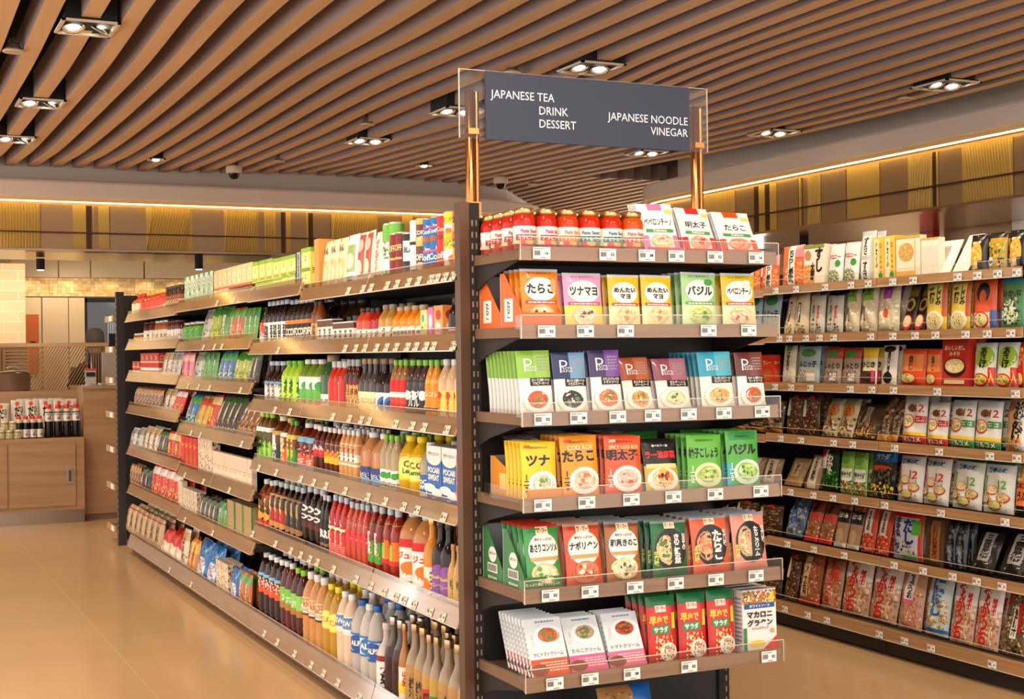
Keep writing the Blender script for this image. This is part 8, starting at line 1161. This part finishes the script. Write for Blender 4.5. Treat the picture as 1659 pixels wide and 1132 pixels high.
disc(.79,8.05,'conical ribbed ceiling speaker at the far left',.06,.02,True); disc(3.54,7.45,'round ceiling disc just left above the aisle sign'); disc(3.44,9.76,'small round ceiling disc left of the sign, midway'); disc(3.44,12.15,'small round ceiling disc near the back bulkhead'); disc(6.36,7.25,'round ceiling disc beside the upper right light'); disc(6.15,11.86,'tiny ceiling disc below the sign'); disc(6.5,13.2,'tiny farthest ceiling disc behind the sign')
for x,y,lab in ((3.21,12.87,'white dome camera above the left tea boxes'),(5.92,12.76,'white dome camera beside the left brass post')):
    z=3.22; root=em('dome_camera',(x,y,z)); tag(root,lab,'security camera','dome cameras')
    g=G(); g.lathe([(.07,.0),(.075,.01),(.075,.06),(.065,.07)],24,0xD8C4B0); g.lathe([(.012,.07),(.012,.16)],10,0x8A8078); ob('camera_body',(g,['matte']),root)
    g=G(); g.lathe([(.006,-.055),(.03,-.048),(.046,-.03),(.052,0)],20,0x1A1614); ob('dome',(g,['liquid']),root)
# small black spotlights under the bulkhead
for x,y,z,tx,ty,lab in ((1.62,14.2,2.37,1.75,16.2,'small black spotlight under the back bulkhead near the column'),(3.1,13.9,2.38,3.4,16.5,'small black spotlight under the back bulkhead above tea boxes'),(7.6,10.0,2.4,8.55,9.9,'small black spotlight under the right bulkhead')):
    root=em('wall_spotlight',(x,y,z)); tag(root,lab,'spotlight','small black spotlights')
    g=G(); g.lathe([(.04,0),(.04,.11)],18,0x14110F); ob('spotlight_body',(g,['matte']),root)
    g=G(); g.lathe([(.032,-.001),(.032,.001)],16,0xFFFFFF); ob('lamp',(g,['lamp']),root)
    spot(x,y,z-.03,tx,ty,1.9,30,110,.8,.03)
spot(2.0,15.6,2.45,2.2,16.3,1.6,14,130,.8,.05)  # added fill to brighten the kitchen wall, no fitting behind it
spot(7.7,7.6,2.4,8.6,7.6,2.1,22,120,.8,.05)  # likewise an added, unseen source brightening the right wall
# light over the brick column and the mosaic band
spot(.9,14.6,2.45,1.1,15.1,1.6,9,120,.8,.03)
for x in (1.75,2.15,2.6,3.0,3.4,3.8): spot(x,16.12,2.4,x,16.3,2.1,1.6,120,.6,.02)

# ------------------------------------------------------------------ service counter
root=em('display_cabinet',(.5,13.5,0)); tag(root,'low wooden display cabinet with sliding doors at the counter','cabinet')
def PC(name,g,m,par=root,o=(.5,13.5,0)):
    for i in range(len(g.v)): v=g.v[i]; g.v[i]=(v[0]-o[0],v[1]-o[1],v[2]-o[2])
    return ob(name,(g,m),par)
g=G(); g.box(-1.5,1.87,13.2,13.75,.12,.78,0xA17B58); PC('cabinet_body',g,['cab'])
for a,b in ((-.9,.2),(.22,1.2),(1.22,1.79)):
    g=G(); g.box(a,b,13.188,13.2,.16,.735,0xA17B58); d=PC('door',g,['cab'])
    if b>1.5:
        g=G(); g.box(1.715,1.765,13.183,13.188,.36,.5,0xB8B4AE); g.box(1.728,1.752,13.182,13.183,.38,.48,0x6A6058); h=PC('handle',g,['metal']); h.parent=d
g=G(); g.box(-1.5,1.87,13.22,13.7,.0,.12,0x9A8878); PC('kick_plate',g,['metal'])
root=em('service_counter',(2.6,14,0)); tag(root,'taller wooden service counter block behind the display cabinet','counter')
g=G(); g.box(1.88,4.2,13.3,14.2,.06,1.22,0xA17B58); g.box(-1.5,1.88,13.76,14.2,.06,1.2,0xA17B58); g.box(-1.5,1.86,13.45,13.76,.782,.82,0xA17B58); PC('counter_body',g,['cab'],root,(2.6,14,0))
g=G(); g.box(1.875,4.2,13.28,14.22,1.22,1.24,0xC8B090); PC('counter_top',g,['cab'],root,(2.6,14,0))
g=G(); g.box(1.88,4.2,13.33,14.2,0,.06,0x8A6A4A); PC('kick_plate',g,['matte'],root,(2.6,14,0))
# slatted screen with wooden cap rail
root=em('slatted_screen',(2,15,0)); tag(root,'slatted timber screen with cap rail behind the service counter','screen')
g=G(); g.box(-1.5,4.2,14.97,15.06,1.625,1.665,0xB5895A); PC('cap_rail',g,['cab'],root,(2,15,0))
g=G(); g.box(-1.5,4.2,14.96,15.05,.0,.9,0x8A6442)
for xx in (1.345,1.575,2.155,2.20): g.box(xx,xx+.012,14.98,15.0,.9,1.625,0x9A7048)
x=-1.4
while x<1.34: g.box(x,x+.014,14.98,15.0,.9,1.625,0x8A6442); x+=.03
z=.9
while z<1.62: g.box(1.36,1.575,14.98,15.0,z,z+.016,0x9A7048); z+=.034
x=.95
while x<2.2:   # diagonal laths, cut to the frame
    zb,zt=.9,1.625; xa,xb=x,x+.42
    def cl(xx): return max(1.587,min(2.155,xx))
    if xb>1.587 and xa<2.155:
        za=zb+(cl(xa)-xa)/.42*(zt-zb); zc=zb+(cl(xb)-xa)/.42*(zt-zb)
        g.add([(cl(xa),14.98,za),(cl(xa)+.012,14.98,za),(cl(xb)+.012,14.98,zc),(cl(xb),14.98,zc),(cl(xa),15,za),(cl(xa)+.012,15,za),(cl(xb)+.012,15,zc),(cl(xb),15,zc)],[(0,1,2,3),(7,6,5,4),(0,4,5,1),(1,5,6,2),(2,6,7,3),(3,7,4,0)],0x9A7048)
    x+=.03
x=2.22
while x<4.1: g.box(x,x+.012,14.98,15.0,.9,1.625,0x8A6442); x+=.026
PC('laths',g,['matte'],root,(2,15,0))
g=G(); g.tube([(2.09,14.2,1.2),(2.09,14.2,1.6)],.005,8,0xB8BCC0); 
tag(ob('metal_rod',(g,['metal'])),'thin upright metal rod on the service counter','rod')
# things on the counter
root=em('cooking_pot',(1.33,13.97,1.202)); tag(root,'steel cooking pot with lid at the far left of the counter','pot')
g=G(); g.lathe([(.15,0),(.16,.01),(.16,.16),(.166,.165)],28,0xB0A090); ob('pot_body',(g,['metal']),root)
g=G(); g.lathe([(.166,.165),(.15,.18),(.03,.195)],28,0xB8AC9C); ob('pot_lid',(g,['metal']),root)
g=G(); g.tube([(-.045,0,.19),(-.045,0,.225),(-.035,0,.235),(.035,0,.235),(.045,0,.225),(.045,0,.19)],.005,8,0xC0B4A4); g.tube([(.16,0,.13),(.2,0,.14),(.22,.0,.13)],.006,8,0xC0B4A4); ob('pot_handle',(g,['metal']),root)
root=em('card_reader',(1.99,13.6,1.24)); tag(root,'small card payment terminal standing on the counter','card terminal')
g=G(); g.lathe([(.09,0),(.085,.008),(.02,.015)],24,0xA8A098); g.prism([(-.02,.01),(.02,.01),(.035,.15),(-.005,.15)],-.045,.045,'x',0xD8D0C8); ob('stand',(g,['matte']),root)
g=G(); g.prism([(-.026,.02),(-.02,.02),(-.005,.15),(-.011,.15)],-.05,.05,'x',0xB4ACA4); g.prism([(-.029,.09),(-.026,.09),(-.018,.13),(-.021,.13)],-.04,.04,'x',0x201C1C); g.box(-.05,.05,-.02,.03,.15,.165,0xD84030); ob('terminal_body',(g,['matte']),root)
root=em('cash_register',(2.35,13.8,1.24)); tag(root,'grey cash register with black display behind the shelving end','cash register')
g=G(); g.box(-.22,.05,-.05,0,.02,.32,0xA89888); g.box(-.24,.25,-.1,.15,0,.02,0xE8DCC8); ob('register_body',(g,['matte']),root)
g=G(); g.box(-.14,.16,.05,.09,.36,.5,0x14110F); g.box(-.02,.02,.06,.08,.02,.36,0x14110F)
gfx(g,[('t',.55,.6,.14,'WELCOME',0x50E0A0,.5,0,.03),('t',.55,.42,.14,'0.00',0x50C8E8,.4,0,.03)],lambda u,v,l:(-.14+u*.3,.049-.0006*l,.36+v*.14),.3,.14); ob('customer_display',(g,['matte']),root)
for i,(x,sc) in enumerate(((1.19,1),(1.34,1),(1.46,1),(1.59,1),(1.71,1),(1.80,1))):
    place('k_pouch',x,13.58 if i else 13.5,.823 if i else .823,0,.08,1,1 if i else .92,'service counter',False)
for i in range(3): place('k_pouch',1.4+.14*i,13.69,.824,0,.03,1,1.02,'service counter',True)
for i in range(4): place('k_tall',1.575+.08*i,13.3,.78,.1*i,0,1,1,'service counter cabinet',False)
for i in range(4): place('k_low',1.315+.06*i,13.28,.78,.1*i,0,1,1,'service counter cabinet',False)
for i in range(4): place('k_low',1.315+.06*i,13.36,.78,.1*i,0,1,1,'service counter cabinet',True)
for i in range(3): place('k_cup',1.16+.07*i-.0,13.27,.78,0,0,1,1,'service counter cabinet',False)
for i in range(2): place('k_cup',1.19+.07*i-.0,13.28,.86,0,0,1,1,'service counter cabinet',True)
# poster lettering
g=G(); gfx(g,[('t',.28,.18,.16,'水',0x241410,.4,0,.05),('t',.75,.18,.16,'産',0x241410,.4,0,.05)],lambda u,v,l:(1.57+u*.26,16.2595-.001*l,1.6+v*.4),.26,.4)
o=ob('poster_lettering',(g,['matte'])); o.parent=po
# ------------------------------------------------------------------ shop worker, back of the head above the screen
root=em('person',(2.32,15.5,0)); tag(root,'person with short grey-brown hair standing behind the slatted screen, seen from behind','person')
g=G(); g.lathe([(.0,.0),(.17,.02),(.19,.5),(.17,.85),(.15,.98),(.17,1.1),(.205,1.3),(.21,1.38),(.17,1.44),(.07,1.49),(.06,1.56)],20,0x2E2C34,cap=False)
for s in (-1,1): g.tube([(s*.2,0,1.4),(s*.25,-.02,1.2),(s*.25,-.05,1.05),(s*.2,-.2,.98)],.05,10,0x2E2C34)
g.lathe([(.05,1.54),(.062,1.58),(.082,1.64),(.088,1.70),(.078,1.77),(.03,1.81)],20,0xC08A68)
for s in (-1,1): g.lathe([(.004,1.655),(.016,1.67),(.018,1.69),(.006,1.71)],8,0xC8604A,cx=s*.09,cy=0)
ob('body',(g,['matte']),root)
g=G(); g.lathe([(.075,1.62),(.094,1.66),(.1,1.72),(.09,1.79),(.05,1.825),(.01,1.83)],22,0x4E4238,cy=-.012); ob('hair',(g,['matte']),root)
# jars with silver lids at the near end of the left top shelf, and display cartons on the end display
for i in range(6): place('jar_back',2.0+.085*i,4.6,1.785,0,0,1,1,"left gondola's end behind the end display",False)
for i in range(2): place('tray_e2',2.015,4.12+.17*i,1.575,0,0,1,1,"end display's second shelf",False)
for x,y in ((2.01,4.125),(2.01,4.29)): place('tray_e5',x,y,.723,0,0,1,1,"end display's fifth shelf",False)
for i in range(5): place('e4_gback',2.34+.11*i+(.1 if i>2 else 0),4.31,1.012,.05*i,.05,1,1,"end display's fourth shelf",True)
for i in range(4): place('e4_slv',2.06+.12*i,4.2+.03*(i%2),1.2+.012*(i%2),.3*i,1.45,1,1,"end display's fourth shelf",False)
place('cn_big',2.0,4.62,1.535,0,0,1,1,"left gondola's second shelf",False)
place('t14',1.93,4.50,.94,-PI/2,0,1,1,"left gondola's fourth shelf",False)

finish_labels()
